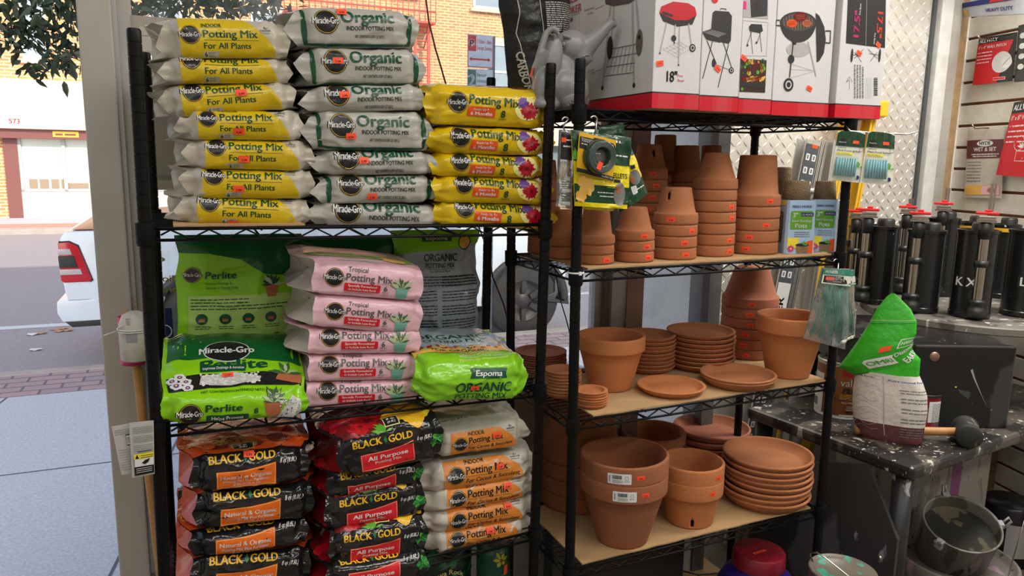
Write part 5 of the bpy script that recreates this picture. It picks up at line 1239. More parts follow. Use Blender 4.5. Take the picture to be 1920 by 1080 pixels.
# ------------------------------------------------------------------ top of the pot rack: grill cartons, watering can, charcoal
ZB1 = ZB[0] + SURF + 0.0008
CART = mat('carton_white', srgb(214, 212, 212), rough=0.45, bump=(120, 0.04)); CRED = mat('carton_red', srgb(206, 24, 44), rough=0.35); CBLK = mat('carton_black', (0.012, 0.011, 0.012), rough=0.45)
CSIL = mat('print_silver', srgb(176, 172, 172), rough=0.5); CDK = mat('print_charcoal', (0.02, 0.02, 0.022), rough=0.45); CMG = mat('print_magenta', srgb(214, 36, 130), rough=0.5); COR = mat('print_flame', srgb(236, 72, 44), rough=0.5); TAPE = mat('clear_tape', (0.85, 0.85, 0.85), rough=0.1, alpha=0.03)
KRB = mat('carton_underside', srgb(150, 128, 100), rough=0.9)
def carton(xl, xr, v0, D, H, label, draw, left=None):
    u0, u1 = onv(MBk, xl, 200, v0).x, onv(MBk, xr, 200, v0).x
    o = thing('grill_carton', label, 'carton', MBk @ T(u0, v0, ZB1)); W = u1 - u0
    mb = MB(); mb.box(0, W, 0, D, 0, H, 0, bev=0.0015); body = mb.build('box_body', CART, o)
    q = MB(); q.box(-.0004, W + .0004, -.0004, D + .0004, 0.0004, 0.034, 0); q.box(-.0005, W + .0005, -.0005, D + .0005, 0.034, 0.037, 1); q.box(.001, W - .001, .001, D - .001, -.0003, .0006, 2)
    q.build('red_band', [CRED, CBLK, KRB], o)
    P = lambda pts: [((onv(MBk, x, y, v0).x - u0), (onv(MBk, x, y, v0).z - ZB1)) for x, y in pts]
    f = Flat(); draw(f, P, W); mb = MB(); ms = []
    if f.L: f.onto(mb, plane_fn(T(0, 0, 0)), ms, 0.0006, 0.0002); mb.build('front_print', ms, o)
    if left:
        f = Flat(); left(f, lambda pts: [((D - (hit(MBk, x, y, 0, u0).y - v0)), hit(MBk, x, y, 0, u0).z - ZB1) for x, y in pts]); mb = MB(); ms = []
        f.onto(mb, plane_fn(T(0, D, 0) @ RZ(-PI / 2)), ms, 0.0006, 0.0002); mb.build('side_print', ms, o)
    t = MB(); rr = random.Random(int(u0 * 100))
    for k in range(2):
        x = rr.uniform(.1, .7) * W; t.add([(x, -.0012, .0), (x + .045, -.0012, .0), (x + .05, -.0012, .05), (x + .006, -.0012, .055)], [(0, 1, 2, 3)])
    t.build('packing_tape', TAPE, o)
    return o
def stick(f, P, x, y, rot=0.25):
    (a, b), = P([(x, y)]); c, s = math.cos(rot), math.sin(rot)
    f.poly([(a + .0095 * i * c - .006 * j * s, b + .0095 * i * s + .006 * j * c) for i, j in ((-1, -1), (1, -1), (1, 1), (-1, 1))], STK, 6); f.text('29.99', a, b - .002, .0035, STKD, 7, w=.011, al='C', rot=rot)
def wheel(f, P, x, y, r):
    f.disc(*P([(x, y)])[0], r, CDK, 3, n=20); f.disc(*P([(x, y)])[0], r * .62, CART, 4, n=18); f.disc(*P([(x, y)])[0], r * .42, CDK, 5, n=14)
def draw18(f, P, W):
    f.poly(P([(1240, 12), (1262, 3), (1290, 6), (1303, 14), (1306, 28), (1290, 38), (1265, 38), (1236, 24)]), mat('print_grill_red', srgb(196, 22, 36), rough=.3), 2); f.poly(P([(1236, 24), (1265, 37), (1290, 38), (1306, 27), (1298, 46), (1270, 50), (1243, 40)]), CDK, 1); f.poly(P([(1242, 21), (1262, 28), (1260, 32), (1241, 26)]), CDK, 3)
    for a, b in (((1250, 42), (1237, 100)), ((1274, 50), (1272, 122)), ((1291, 44), (1297, 90)), ((1266, 46), (1264, 80))): f.line(P([a, b]), .0028, CSIL, 2); f.disc(*P([b])[0], .0022, CDK, 3, n=8)
    for k in range(6): f.line(P([(1243 + 6 * k, 92 - 3 * k), (1270 + 4 * k, 108 - 4 * k)]), .0007, CSIL, 2)
    for k in range(4): f.line(P([(1243 + 9 * k, 92 + 5 * k), (1274 + 7 * k, 78 + 4 * k)]), .0007, CSIL, 2)
    f.disc(*P([(1263, 72)])[0], .007, CDK, 3, n=16); wheel(f, P, 1298, 90, .009); stick(f, P, 1237, 119, .15)
    a = P([(1249, 153)])[0]; f.text('18"', a[0], a[1], .024, CBLK, 2, w=.030, bold=.05); b = P([(1270, 144)])[0]; f.text('Fire', b[0], b[1], .006, CRED, 2, w=.015); b = P([(1270, 153)])[0]; f.text('Bowl', b[0], b[1], .006, CRED, 2, w=.018)
def smoker_side(f, P):
    a = P([(1050, 14)])[0]; b = P([(1052, 34)])[0]; f.text('GRILL', a[0], a[1], .020, CRED, 2, w=.10, bold=.03); f.text('SMOKER', b[0], b[1], .020, CRED, 2, w=.115, bold=.03); b = P([(1052, 38)])[0]; f.text('Parrilla del Carbon ahumador', b[0], b[1], .005, GREY, 2, w=.11); b = P([(1054, 60)])[0]; f.text('18"', b[0], b[1], .028, CBLK, 2, w=.06, bold=.05)
    f.line(P([(1086, -60), (1086, 150)]), .0014, CSIL, 1); f.line(P([(1048, -60), (1048, 40)]), .001, CSIL, 1)
    f.poly(P([(1132, -20), (1190, -40), (1191, 0), (1180, 7), (1150, 12), (1136, 8)]), mat('print_bowl_taupe', srgb(92, 80, 78), rough=.4), 2)
    for x0, y0, x1, y1 in ((1145, 10, 1130, 165), (1152, 8, 1144, 105), (1186, 2, 1189, 160), (1193, 0, 1199, 70)): f.line(P([(x0, y0), (x1, y1)]), .008 if x0 != 1152 else .006, CSIL, 2); f.disc(*P([(x1, y1)])[0], .006, CDK, 3, n=10)
    f.disc(*P([(1144, 90)])[0], .014, CDK, 3, ry=.028); f.disc(*P([(1199, 80)])[0], .014, mat('print_taupe', srgb(104, 94, 84), rough=.5), 3, ry=.030)
    for k in range(4): f.line(P([(1147 - 5 * k, 92 + 17 * k), (1197 - 3 * k, 82 + 18 * k)]), .0022, GREY, 2)
    for k in range(7): f.line(P([(1147 + 7 * k, 92 - 1.3 * k), (1134 + 8 * k, 140 - 1 * k)]), .0016, GREY, 2)
    for (x, y, s_, w) in ((1096, 22, 'Enamel coated', .05), (1102, 29, 'Fire Bowl', .03), (1102, 135, 'Lightweight', .035), (1102, 141, '17" H 18cm', .035)):
        b = P([(x, y)])[0]; f.text(s_, b[0], b[1], .006, GREY, 2, w=w)
    f.line(P([(1116, 18), (1132, 10)]), .0012, GREY, 2); f.line(P([(1116, 134), (1128, 131)]), .0012, GREY, 2)
def draw_fold(f, P, W):
    f.poly(P([(1336, 24), (1340, 20), (1366, 22), (1372, 30), (1370, 76), (1366, 82), (1352, 79), (1333, 55)]), CDK, 2); f.poly(P([(1316, 60), (1334, 54), (1366, 62), (1360, 66), (1350, 80), (1324, 74)]), CDK, 3); f.poly(P([(1318, 61), (1334, 56), (1362, 63), (1346, 70)]), GREY, 4)
    for k in range(6): f.line(P([(1321 + 6 * k, 62 + k), (1334 + 5 * k, 57 + k)]), .0008, CDK, 5)
    f.line(P([(1350, 19), (1351, 16), (1361, 17), (1361, 20)]), .0018, CDK, 2)
    for a, b in (((1336, 76), (1317, 148)), ((1325, 76), (1343, 120)), ((1366, 82), (1346, 164)), ((1356, 80), (1372, 128))): f.line(P([a, b]), .0022, mat('print_navy', srgb(44, 46, 66), rough=.5), 2)
    f.disc(*P([(1338, 118)])[0], .0055, CDK, 3, ry=.010, n=16); wheel(f, P, 1371, 132, .0075); f.line(P([(1340, 120), (1370, 132)]), .001, CDK, 2); stick(f, P, 1345, 129, -.6); f.disc(*P([(1340, -2)])[0], .010, CRED, 2)
    f.line(P([(1309, -20), (1311, 170)]), .0012, CSIL, 1)
def draw_photos(f, P, W):
    f.poly(P([(1393, -40), (1440, -40), (1440, 36), (1393, 32)]), CSIL, 1); f.poly(P([(1404, -40), (1440, -40), (1438, 30), (1408, 33)]), CDK, 2); f.disc(*P([(1419, 12)])[0], .012, CBLK, 3); f.rect(*[0.0] * 4, CDK, 1) if 0 else None
    f.poly(P([(1393, 2), (1399, 3), (1399, 18), (1393, 17)]), CMG, 3)
    fr = P([(1391, 38), (1440, 42), (1437, 105), (1389, 104), (1391, 38)]); f.line(fr, .0010, CSIL, 2)
    f.poly(P([(1404, 50), (1408, 45), (1428, 46), (1430, 58), (1424, 62), (1405, 58)]), CDK, 3)
    for a, b in (((1409, 60), (1400, 84)), ((1407, 58), (1411, 101)), ((1426, 62), (1419, 80)), ((1424, 60), (1428, 97))): f.line(P([a, b]), .0014, CDK, 3)
    f.disc(*P([(1401, 85)])[0], .003, CDK, 4, n=10); f.disc(*P([(1418, 80)])[0], .003, CDK, 4, n=10)
    f.poly(P([(1388, 110), (1437, 113), (1434, 174), (1386, 172)]), mat('print_food_dark', srgb(58, 34, 24), rough=.4), 2); q = random.Random(2)
    for k in range(34): x, y = q.uniform(1389, 1432), q.uniform(113, 138); f.disc(*P([(x, y)])[0], q.uniform(.002, .006), q.choice([kLF, kAM, kTC, kMR, kGS]), 3, n=10)
    for k in range(5): f.poly(P([(1390 + 8 * k, 146), (1404 + 8 * k, 142), (1408 + 6 * k, 150), (1392 + 8 * k, 154)]), [kMR, kAM, kTC][k % 3], 4)
    f.poly(P([(1387, 152), (1435, 158), (1434, 166), (1387, 160)]), CDK, 4); f.disc(*P([(1391, 167)])[0], .004, kGS, 4); stick(f, P, 1394, 109, -.5)
def draw_kettle(f, P, W):
    ell = lambda cx, cy, rx, ry, a0, a1, n=16: [(cx + rx * math.cos(math.radians(a0 + (a1 - a0) * k / n)), cy + ry * math.sin(math.radians(a0 + (a1 - a0) * k / n))) for k in range(n + 1)]
    f.poly(P(ell(1496, 40, 34, 40, 0, 180)), CDK, 2); f.poly(P(ell(1496, 42, 34, 20, 0, 360, 28)[:-1]), CDK, 3); f.poly(P(ell(1496, 42, 31, 17, 0, 360, 28)[:-1]), mat('print_grate', srgb(70, 56, 48), rough=.4), 4)
    for k in range(11): f.line(P([(1468 + 5.4 * k, 42 - 15 * math.sqrt(max(0, 1 - ((k - 5) / 5.6) ** 2))), (1470 + 5.2 * k, 42 + 15 * math.sqrt(max(0, 1 - ((k - 5) / 5.6) ** 2)))]), .0007, CSIL, 5)
    for (x, y, rx, m) in ((1484, 44, 10, kRB), (1512, 44, 9, kTC), (1500, 32, 12, kMR)):
        f.poly(P(ell(x, y, rx, rx * .75, 0, 360, 16)[:-1]), m, 6)
        for k in range(3): f.line(P([(x - rx * .7, y - 3 + 3 * k), (x + rx * .7, y - 4 + 3 * k)]), .0009, kMR if m is not kMR else kTC, 7)
    f.poly(P([(1529, 24), (1536, 30), (1545, 50), (1548, 74), (1544, 100), (1536, 114), (1531, 117)]), CDK, 3); f.line(P([(1547, 58), (1557, 58), (1556, 81), (1547, 80)]), .003, CDK, 3); f.line(P([(1462, 38), (1455, 38), (1453, 48), (1464, 48)]), .003, CDK, 3)
    f.poly(P(ell(1497, 93, 23, 14, 0, 360, 24)[:-1]), CSIL, 1); f.disc(*P([(1483, 111)])[0], .011, CDK, 3, n=18)
    f.line(P([(1487, 78), (1480, 145)]), .0036, CDK, 4); f.line(P([(1515, 78), (1530, 143)]), .0036, CSIL, 3); f.poly(P([(1484, 76), (1494, 76), (1492, 84), (1486, 84)]), CDK, 4)
    for a, b in (((1484, 120), (1526, 133)), ((1482, 130), (1524, 132)), ((1482, 146), (1526, 134))): f.line(P([a, b]), .0008, CSIL, 2)
    wheel(f, P, 1478, 159, .017); stick(f, P, 1517, 166, -.35)
def draw_fire(f, P, W):
    f.poly(P([(1592, -60), (1662, -60), (1659, 90), (1624, 86), (1586, 81)]), CBLK, 1); f.line(P([(1626, -50), (1623, 86)]), .0012, CSIL, 2)
    for (x, y, m, r) in ((1606, 70, CMG, 1), (1648, 22, COR, -1)):
        a = P([(x, y)])[0]; f.text('17.5"', a[0] + (.006 if r > 0 else -.004), a[1], .020, m, 3, w=.068, bold=.05, rot=PI / 2 * r)
    for (x, y, r) in ((1613, 28, 1), (1639, 62, -1)): a = P([(x, y)])[0]; f.text('Fire Bowl', a[0], a[1], .006, WHITE, 3, w=.028, rot=PI / 2 * r)
    for x, s in ((1597, 1), (1649, -1)):
        f.disc(*P([(x, 104)])[0], .0042, CDK, 3, ry=.018); f.line(P([(x, 104), (x + 20 * s, 100)]), .0012, CDK, 3); f.line(P([(x + 4 * s, 110), (x + 22 * s, 92)]), .0012, CDK, 3); f.line(P([(x + 5 * s, 98), (x + 18 * s, 116)]), .0012, CDK, 3)
    stick(f, P, 1646, 84, -.5); stick(f, P, 1610, 100, -.4)
    f.line(P([(1592, 168), (1592, 150), (1586, 154), (1592, 144), (1598, 154)]), .001, CDK, 3)
    q = random.Random(9)
    for k in range(4):
        y = 184
        while y > 124: h = q.uniform(2, 7); f.poly(P([(1601 + 5 * k, y), (1603.4 + 5 * k, y), (1603.8 + 5 * k, y - h), (1601.4 + 5 * k, y - h)]), GREY, 3); y -= h + 1.3
    q = random.Random(4); y = 146
    while y < 178: h = q.uniform(.8, 2.2); f.poly(P([(1638, y), (1645, y), (1645, y + h), (1638, y + h)]), CDK, 3); y += h + q.uniform(.7, 1.5)
    for k in range(5): f.line(P([(1624 + 2.4 * k, 145), (1623 + 2.4 * k, 185)]), .0005, GREY, 3)
carton(1222, 1309, -0.068, 0.44, 0.46, 'tall white grill carton with a red grill above 18 inch lettering', draw18, smoker_side)
carton(1311, 1383, -0.052, 0.42, 0.46, 'white carton showing an open black folding grill', draw_fold)
carton(1384, 1445, -0.030, 0.40, 0.46, 'white carton with three small grill and food photographs', draw_photos)
carton(1447, 1553, -0.012, 0.38, 0.46, 'white carton with a black kettle grill on wheels', draw_kettle)
carton(1566, 1651, -0.020, 0.38, 0.46, 'white and black carton with 17.5 inch fire bowl lettering', draw_fire)
# elephant watering can
EG = mat('grey_plastic', srgb(140, 140, 140), rough=0.36, spec=0.5)
def blob_mesh(name, shapes, tubes, voxel, material, smooth=6):
    bm = bmesh.new()
    for (c, r, rot) in shapes:
        g = bmesh.ops.create_icosphere(bm, subdivisions=3, radius=1.0); Mx = Matrix.Translation(c) @ rot.to_4x4() @ Matrix.Diagonal((*r, 1)); bmesh.ops.transform(bm, matrix=Mx, verts=g['verts'])
    me = bpy.data.meshes.new(name); bm.to_mesh(me); bm.free()
    mb = MB()
    for (pts, rr) in tubes: mb.tube(pts, rr, 14)
    k = len(me.vertices); vs = [tuple(v.co) for v in me.vertices] + mb.v; fs = [tuple(p.vertices) for p in me.polygons] + [tuple(i + k for i in f) for f in mb.f]
    me.clear_geometry(); me.from_pydata(vs, [], fs); me.materials.append(material)
    o = bpy.data.objects.new(name, me); COL.objects.link(o)
    m = o.modifiers.new('r', 'REMESH'); m.mode = 'VOXEL'; m.voxel_size = voxel; s = o.modifiers.new('s', 'SMOOTH'); s.factor = 0.5; s.iterations = smooth
    bpy.context.view_layer.update(); new = bpy.data.meshes.new_from_object(o.evaluated_get(bpy.context.evaluated_depsgraph_get())); o.modifiers.clear(); o.data = new
    for p in new.polygons: p.use_smooth = True
    return o
VE = 0.10; EO = onv(MBk, 1060, 205, VE); EO.z = ZB1
def ep(x, y, dv=0.0): p = onv(MBk, x, y, VE + dv); return Vector((p.x - EO.x, p.y - VE, p.z - EO.z))
I3 = Matrix.Identity(3); ROT = lambda ax, a: Matrix.Rotation(a, 3, ax)
shapes = [(ep(1050, 170, .02), (.072, .070, .062), I3), (ep(1040, 138, .03), (.058, .060, .060), ROT('Y', .25)), (ep(1070, 90, .01), (.044, .048, .042), ROT('Y', -.2)), (ep(1084, 104, 0), (.034, .036, .032), I3), (ep(1072, 194, -.035), (.028, .034, .018), I3), (ep(1024, 196, -.035), (.034, .032, .018), I3), (ep(1084, 190, .06), (.028, .032, .022), I3),
          (ep(1098, 114, -.01), (.020, .018, .007), ROT('Y', -.25)), (ep(1040, 108, -.030), (.020, .010, .046), ROT('Y', .18)), (ep(1034, 96, .055), (.020, .010, .044), ROT('Y', .2)), (ep(1020, 160, -.03), (.026, .026, .046), ROT('Y', .12)), (ep(1063, 70, -.022), (.014, .010, .005), ROT('Y', .3))]
tubes = [([ep(1080, 98, 0), ep(1098, 88, -.012), ep(1115, 73, -.024), ep(1130, 58, -.032), ep(1141, 47, -.036), ep(1149, 41, -.038)], [.036, .027, .0195, .0150, .0125, .0125]), ([ep(1048, 60, .03), ep(1036, 53, .035), ep(1024, 62, .04), ep(1016, 88, .04), ep(1008, 122, .04)], [.009, .0085, .0085, .009, .011])]
el = thing('elephant_watering_can', 'grey plastic elephant watering can with raised trunk spout', 'watering can', MBk @ T(EO.x, VE, EO.z))
bo = blob_mesh('can_body', shapes, tubes, 0.0028, EG, 5); bo.parent = el
for v in bo.data.vertices: v.co.z = max(v.co.z, 0.0)
ed = Vector((-.25, -1, .1)).normalized(); qe = Vector((0, 0, 1)).rotation_difference(ed).to_matrix().to_4x4()
from mathutils.bvhtree import BVHTree
bvh = BVHTree.FromPolygons([v.co.copy() for v in bo.data.vertices], [tuple(p.vertices) for p in bo.data.polygons])
def on_skin(x, y):
    lo = MBk.inverted(); cpos = lo @ Vector((0, 0, EYE)) - Vector((EO.x, VE, EO.z)); t_ = ep(x, y) - cpos; h = bvh.ray_cast(cpos, t_.normalized()); return (h[0], h[1]) if h[0] else (ep(x, y, -.04), Vector((0, -1, 0)))
pe_, ne_ = on_skin(1057, 83); qe = Vector((0, 0, 1)).rotation_difference(ne_).to_matrix().to_4x4()
e = MB(); e.lathe([(0, .0050), (.0035, .0046), (.0062, .0024), (.0072, -.001)], 24, 0, T(*pe_) @ qe); e.lathe([(.0078, -.002), (.0100, .0020), (.0086, .0028), (.0070, .0005)], 24, 0, T(*pe_) @ qe); e.build('eye', EG, el)
for k, (x0, y0, x1, y1) in enumerate(((1092, 108, 1104, 104),)):
    m2 = MB(); pts = [on_skin(x0 + (x1 - x0) * t, y0 + (y1 - y0) * t - 3 * math.sin(t * PI))[0] for t in (0, .25, .5, .75, 1)]; m2.tube(pts, .0026, 8); m2.build('mouth_line', EG, el)
m2 = MB()
for k in range(9): a_, n_ = on_skin(1066 + 3.5 * k, 197 - (k % 3) * 4); m2.lathe([(0, .004), (.003, .003), (.0042, 0)], 12, 0, T(*a_) @ Vector((0, 0, 1)).rotation_difference(n_).to_matrix().to_4x4())
m2.build('toe_bumps', EG, el)
tp = ep(1149, 41, -.038); d_ = (ep(1149, 41, -.038) - ep(1141, 47, -.036)).normalized(); m2 = MB(); qm = Vector((0, 0, 1)).rotation_difference((d_ + Vector((-.1, -0.8, 0.0))).normalized()).to_matrix().to_4x4()
m2.lathe([(.005, .001), (.0055, .004), (.0120, .005), (.0138, .003), (.0138, -.008), (.0110, -.010)], 24, 0, Matrix.Translation(tp) @ qm); m2.lathe([(0, -.004), (.005, -.003), (.0055, .004)], 24, 1, Matrix.Translation(tp) @ qm); m2.build('spout_rim', [EG, CBLK], el)
a_, n_ = on_skin(999, 136); f = Flat(); f.rect(-.012, .012, -.006, .006, STK, 1); mb = MB(); ms = []; zq = n_; xq = Vector((0, 0, 1)).cross(-zq).normalized(); yq = xq.cross(-zq); f.onto(mb, lambda v, off: np.array([list(a_ + xq * (q_[0] * .4 + q_[1] * .9) + yq * (q_[0] * .9 - q_[1] * .4) + zq * (off + .002)) for q_ in v]), ms, .001, .0005); mb.build('price_sticker', ms, el)
# charcoal sack behind the watering can
CHB = mat('sack_black', (0.014, 0.014, 0.015), rough=0.33, bump=(38, 0.5, 4)); CHT = mat('sack_print_white', srgb(206, 204, 200), rough=0.5); CHO = mat('sack_print_amber', srgb(200, 140, 50), rough=0.5)
def b_char(f, W, H):
    for k in range(12): f.scribble(W * .50, W * .98, H * (.96 - .014 * k), .0042, CHT, 2, k)
    for k in range(14): f.scribble(W * .50, W * .96, H * (.74 - .014 * k), .0042, CHT, 2, k + 30)
    f.scribble(W * .50, W * .75, H * .53, .0042, CHO, 2, 5); f.rect(W * .60, W * .72, H * .36, H * .40, CHO, 2); f.text('NO', W * .52, H * .16, .016, CHT, 2, bold=.02)
    f.line([(W * .42, H), (W * .42, H * .6), (W * .45, H * .45), (W * .46, H * .05)], .002, CHT, 2); f.line([(W * .46, H * .46), (W * .58, H * .44), (W * .66, H * .48), (W * .8, H * .49)], .0014, CHT, 2); f.line([(W * .46, H * .40), (W * .62, H * .41), (W * .75, H * .38)], .0014, CHT, 2)
    f.line([(W * .12, H), (W * .16, H * .7), (W * .10, H * .55), (W * .18, H * .3), (W * .22, H * .05)], .002, CHT, 2); f.text('CARBON', W * .075, H * .42, .018, CHT, 2, w=.10, bold=.03, rot=-PI / 2 + .1); f.line([(W * .46, H * .22), (W * .6, H * .22), (W * .6, H * .10)], .0012, CHT, 2)
zb_ = ZB1; c4 = [onv(MBk, 930, -60, .30), onv(MBk, 1064, -60, .30), onv(MBk, 1064, 150, .30), onv(MBk, 962, 150, .30)]
for q in c4[2:]: q.z = zb_ + .001
H_ = c4[0].z - zb_; W_ = (c4[1] - c4[0]).length; f = Flat(); b_char(f, W_, H_); f.cut(.01)
pack('charcoal_sack', Sheet(*[MBk @ q for q in c4], 0.13, out_dir(MBk), seed=211, wr=3.0, bot=.05, edge=.006, pw=3), CHB, unit(f, W_, H_), 'black charcoal sack with white lines standing behind the elephant', 'sack')
# ------------------------------------------------------------------ peat pot packs
PEAT = mat('peat_fibre', srgb(150, 128, 98), rough=0.95, noise=(60, 0.5, srgb(128, 108, 80)), bump=(240, 0.6, 5)); SLV = mat('sleeve_sky', srgb(168, 196, 224), rough=0.35); SGR = mat('sleeve_green', srgb(96, 160, 40), rough=0.4); SYE = mat('sleeve_yellow', srgb(238, 224, 60), rough=0.4); SNV = mat('sleeve_navy', srgb(34, 46, 110), rough=0.4)
def peat_pack(xl, xr, yb, yt, ys, rz, label, v_hint=None):
    c, r, az = place_round(MBk, xl, xr, yb, Z2, 1.0); r *= .93; o = thing('peat_pot_pack', label, 'seed pots', MBk @ T(c.x, c.y, Z2) @ RZ(az + rz)); hs = zline(MBk, c.x, c.y, ys) - Z2; ht = zline(MBk, c.x, c.y, yt) - Z2
    mb = MB(); W = r * 1.0; k = 0.93
    rows = [[((W if t == 0 else W * k) * x, (W if t == 0 else W * k) * y, hs * t) for x, y in ((-1, -.86), (-.86, -1), (.86, -1), (1, -.86), (1, .86), (.86, 1), (-.86, 1), (-1, .86), (-1, -.86))] for t in (0, 1)]
    mb.grid(rows, 0, smooth=False)
    f = Flat(); w = W * .84; f.text('FERRY-MORSE', 0, hs * .86, .0065, SNV, 2, w=w * 1.5, bold=.02, al='C'); f.rect(-w * .85, w * .85, hs * .46, hs * .80, SGR, 1, r=.004); f.text('3"', -w * .7, hs * .68, .013, WHITE, 2, bold=.04); f.rect(-w * .05, w * .92, hs * .70, hs * .77, SNV, 2); f.text('15 POTS', w * .43, hs * .715, .005, WHITE, 3, w=w * .8, bold=.02, al='C')
    f.text('Seed Starting', 0, hs * .60, .0060, WHITE, 2, w=w * 1.5, bold=.02, al='C'); f.text('Pots', 0, hs * .49, .012, WHITE, 2, w=w * .95, bold=.03, al='C')
    for q in range(3): f.scribble(-w * .5, w * .7, hs * (.40 - .04 * q), .003, GREY, 2, q)
    f.poly([(-w, hs * .10), (-w * .2, hs * .10), (-w * .1, hs * .30), (-w, hs * .30)], SYE, 1); f.poly([(-w * .1, 0.002), (w, 0.002), (w, hs * .26), (w * .6, hs * .24), (w * .2, hs * .16)], kRB, 1); f.poly([(-w * .25, .002), (w * .55, .002), (w * .7, hs * .17), (-w * .35, hs * .17)], PEAT, 2); f.disc(w * .17, hs * .17, w * .52, kBK, 3, ry=hs * .028); plant(f, w * .2, hs * .17, .016, kGS, 4, 4, 3, False)
    flower(f, -w * .72, hs * .10, .012, mat('print_cosmos', srgb(206, 60, 140), rough=.4), 8, 4, kYF)
    ms = [SLV]; f.onto(mb, plane_fn(T(0, -W, 0) @ RX(-(1 - k) * W / hs)), ms, .0010, .0003)
    g = Flat(); g.rect(-w * .9, w * .9, hs * .90, hs * .985, SYE, 1); g.rect(-w * .5, w * .5, hs * .2, hs * .78, CBLK, 1, r=.008)
    for q in range(8): g.rect(-w * .44, w * .44, hs * (.23 + .066 * q), hs * (.275 + .066 * q), PEAT, 2)
    g.onto(mb, plane_fn(T(-W, 0, 0) @ RZ(-PI / 2) @ RX(-(1 - k) * W / hs)), ms, .0010, .0003)
    mb.build('printed_sleeve', ms, o)
    p = MB(); p.lathe([(0, ht), (r * .70, ht - .001), (r * .74, ht - .004), (r * .90, hs - .012), (r * .86, hs - .012)], 32); p.build('peat_pot', PEAT, o)
    return o
peat_pack(1455, 1517, 476, 338, 374, 0.42, 'peat seed pot pack in blue sleeve with a side window')
peat_pack(1513, 1564, 472, 339, 373, 0.12, 'peat seed pot pack in blue sleeve nearest the rack end')
c, r, az = place_round(MBk, 1434, 1482, 462, Z2, 1.0); mb = MB(); zt = zline(MBk, c.x, c.y, 313) - Z2; mb.lathe([(0, zt), (r * .62, zt - .001), (r * .66, zt - .004), (r, .05), (r, 0)], 32)
tag(mb.build('peat_pot', PEAT, None, MBk @ T(c.x, min(c.y, .29), Z2)), 'tall plain peat pot stack behind the blue sleeves', 'seed pots')
# ------------------------------------------------------------------ hooks and hanging packs
DGN = mat('pack_dark_green', srgb(22, 62, 38), rough=0.22, bump=(70, .35, 4)); PYL = mat('pack_yellow', srgb(226, 206, 20), rough=0.25, bump=(70, .35, 4)); CLR = mat('clear_film', (0.9, 0.92, 0.92), rough=0.08, trans=0.92, ior=1.12, bump=(60, .5, 4)); TIE = mat('tie_green', srgb(30, 122, 96), rough=0.4); CARDY = mat('card_yellow', srgb(222, 170, 20), rough=0.5)
def quad(M, v, c, dv=(0, 0, 0, 0)): return [M @ onv(M, x, y, v + d) for (x, y), d in zip(c, dv)]
def hook(M, label, pts, r=.0018, name='steel_hook'):
    mb = MB(); w = [M @ onv(M, x, y, v) for x, y, v in pts]; mb.tube(w, r, 8); o = mb.build(name, STEEL); put(o, w[0]); return tag(o, label, 'hook')
def arc_pts(cx, cy, r, a0, a1, v, n=10): return [(cx + r * math.cos(math.radians(a0 + (a1 - a0) * k / n)), cy + r * math.sin(math.radians(a0 + (a1 - a0) * k / n)), v) for k in range(n + 1)]
hook(MBk, 'bright steel hook holding the yellow and green seed packs', arc_pts(1113, 224, 6, 200, 360, -.005) + [(1117, 245, -.02), (1114, 254, -.04), (1110, 252, -.055)], .0028)
hook(MBk, 'bright steel hook holding the clear wire pack', arc_pts(1060, 226, 6, 180, 340, .0) + [(1056, 236, -.01), (1058, 244, -.03), (1064, 249, -.04)], .0022)
def flatU(draw, asp=1.0, step=.03): f = Flat(); draw(f); return f.cut(step)
def p_seed(f):
    f.rect(0, 1, .60, 1, DGN, 1); f.rect(0, 1, .06, .30, DGN, 1); f.rect(0, 1, 0, .06, PYL, 1); f.scribble(.55, .80, .90, .05, kWH, 2, 6); f.scribble(.70, .95, .72, .03, kWH, 2, 7); f.text('PELLETS', .62, .42, .07, kBK, 2, w=.32, bold=.03); f.rect(.68, .8, .36, .40, kBK, 2)
    for (x, y, r) in ((.20, .27, .13), (.12, .34, .08), (.10, .14, .09)): petals(f, x, y, r, [kGD, kAM], 3, 3, 14)
    f.scribble(.42, .72, .15, .02, kWH, 2, 8); f.scribble(.38, .7, .20, .02, kWH, 2, 4); f.disc(.80, .2, .12, GREY, 3, ry=.16); f.disc(.76, .26, .05, kTC, 4); plant(f, .08, .62, .18, kGS, 8, 2, 2, False)
pA = Sheet(*quad(MBk, -.050, [(1070, 243), (1182, 258), (1176, 392), (1077, 386)]), .016, out_dir(MBk), seed=221, wr=1.6, top=.03)
pack('seed_packet', pA, PYL, flatU(p_seed), 'dark green and yellow seed packet with yellow blooms, behind round tie spool', 'seed packet')
pB = Sheet(*quad(MBk, -.036, [(1132, 250), (1178, 262), (1213, 362), (1160, 398)]), .014, out_dir(MBk), seed=222, wr=1.8, top=.03)
def p_seed2(f): f.rect(0, 1, .72, 1, DGN, 1); f.rect(0, 1, 0, .32, DGN, 1); f.disc(.72, .36, .2, GREY, 2, ry=.12); f.rect(.62, .8, .5, .56, kBK, 2); f.rect(.5, .66, .12, .24, kWH, 2); f.scribble(.66, .95, .16, .03, kWH, 2, 5); f.disc(.6, .34, .06, kTC, 3)
pack('seed_packet', pB, PYL, flatU(p_seed2), 'tilted yellow and green seed packet behind the front packet', 'seed packet')
pC = Sheet(*quad(MBk, -.024, [(1122, 240), (1170, 230), (1172, 300), (1126, 300)]), .010, out_dir(MBk), seed=223, wr=1.5, top=.03)
pack('seed_packet', pC, DGN, None, 'plain dark green seed packet corner rearmost on its hook', 'seed packet')
pD = Sheet(*quad(MBk, -.030, [(1096, 375), (1160, 372), (1150, 396), (1092, 392)]), .020, out_dir(MBk), seed=224, wr=1.5, top=.1)
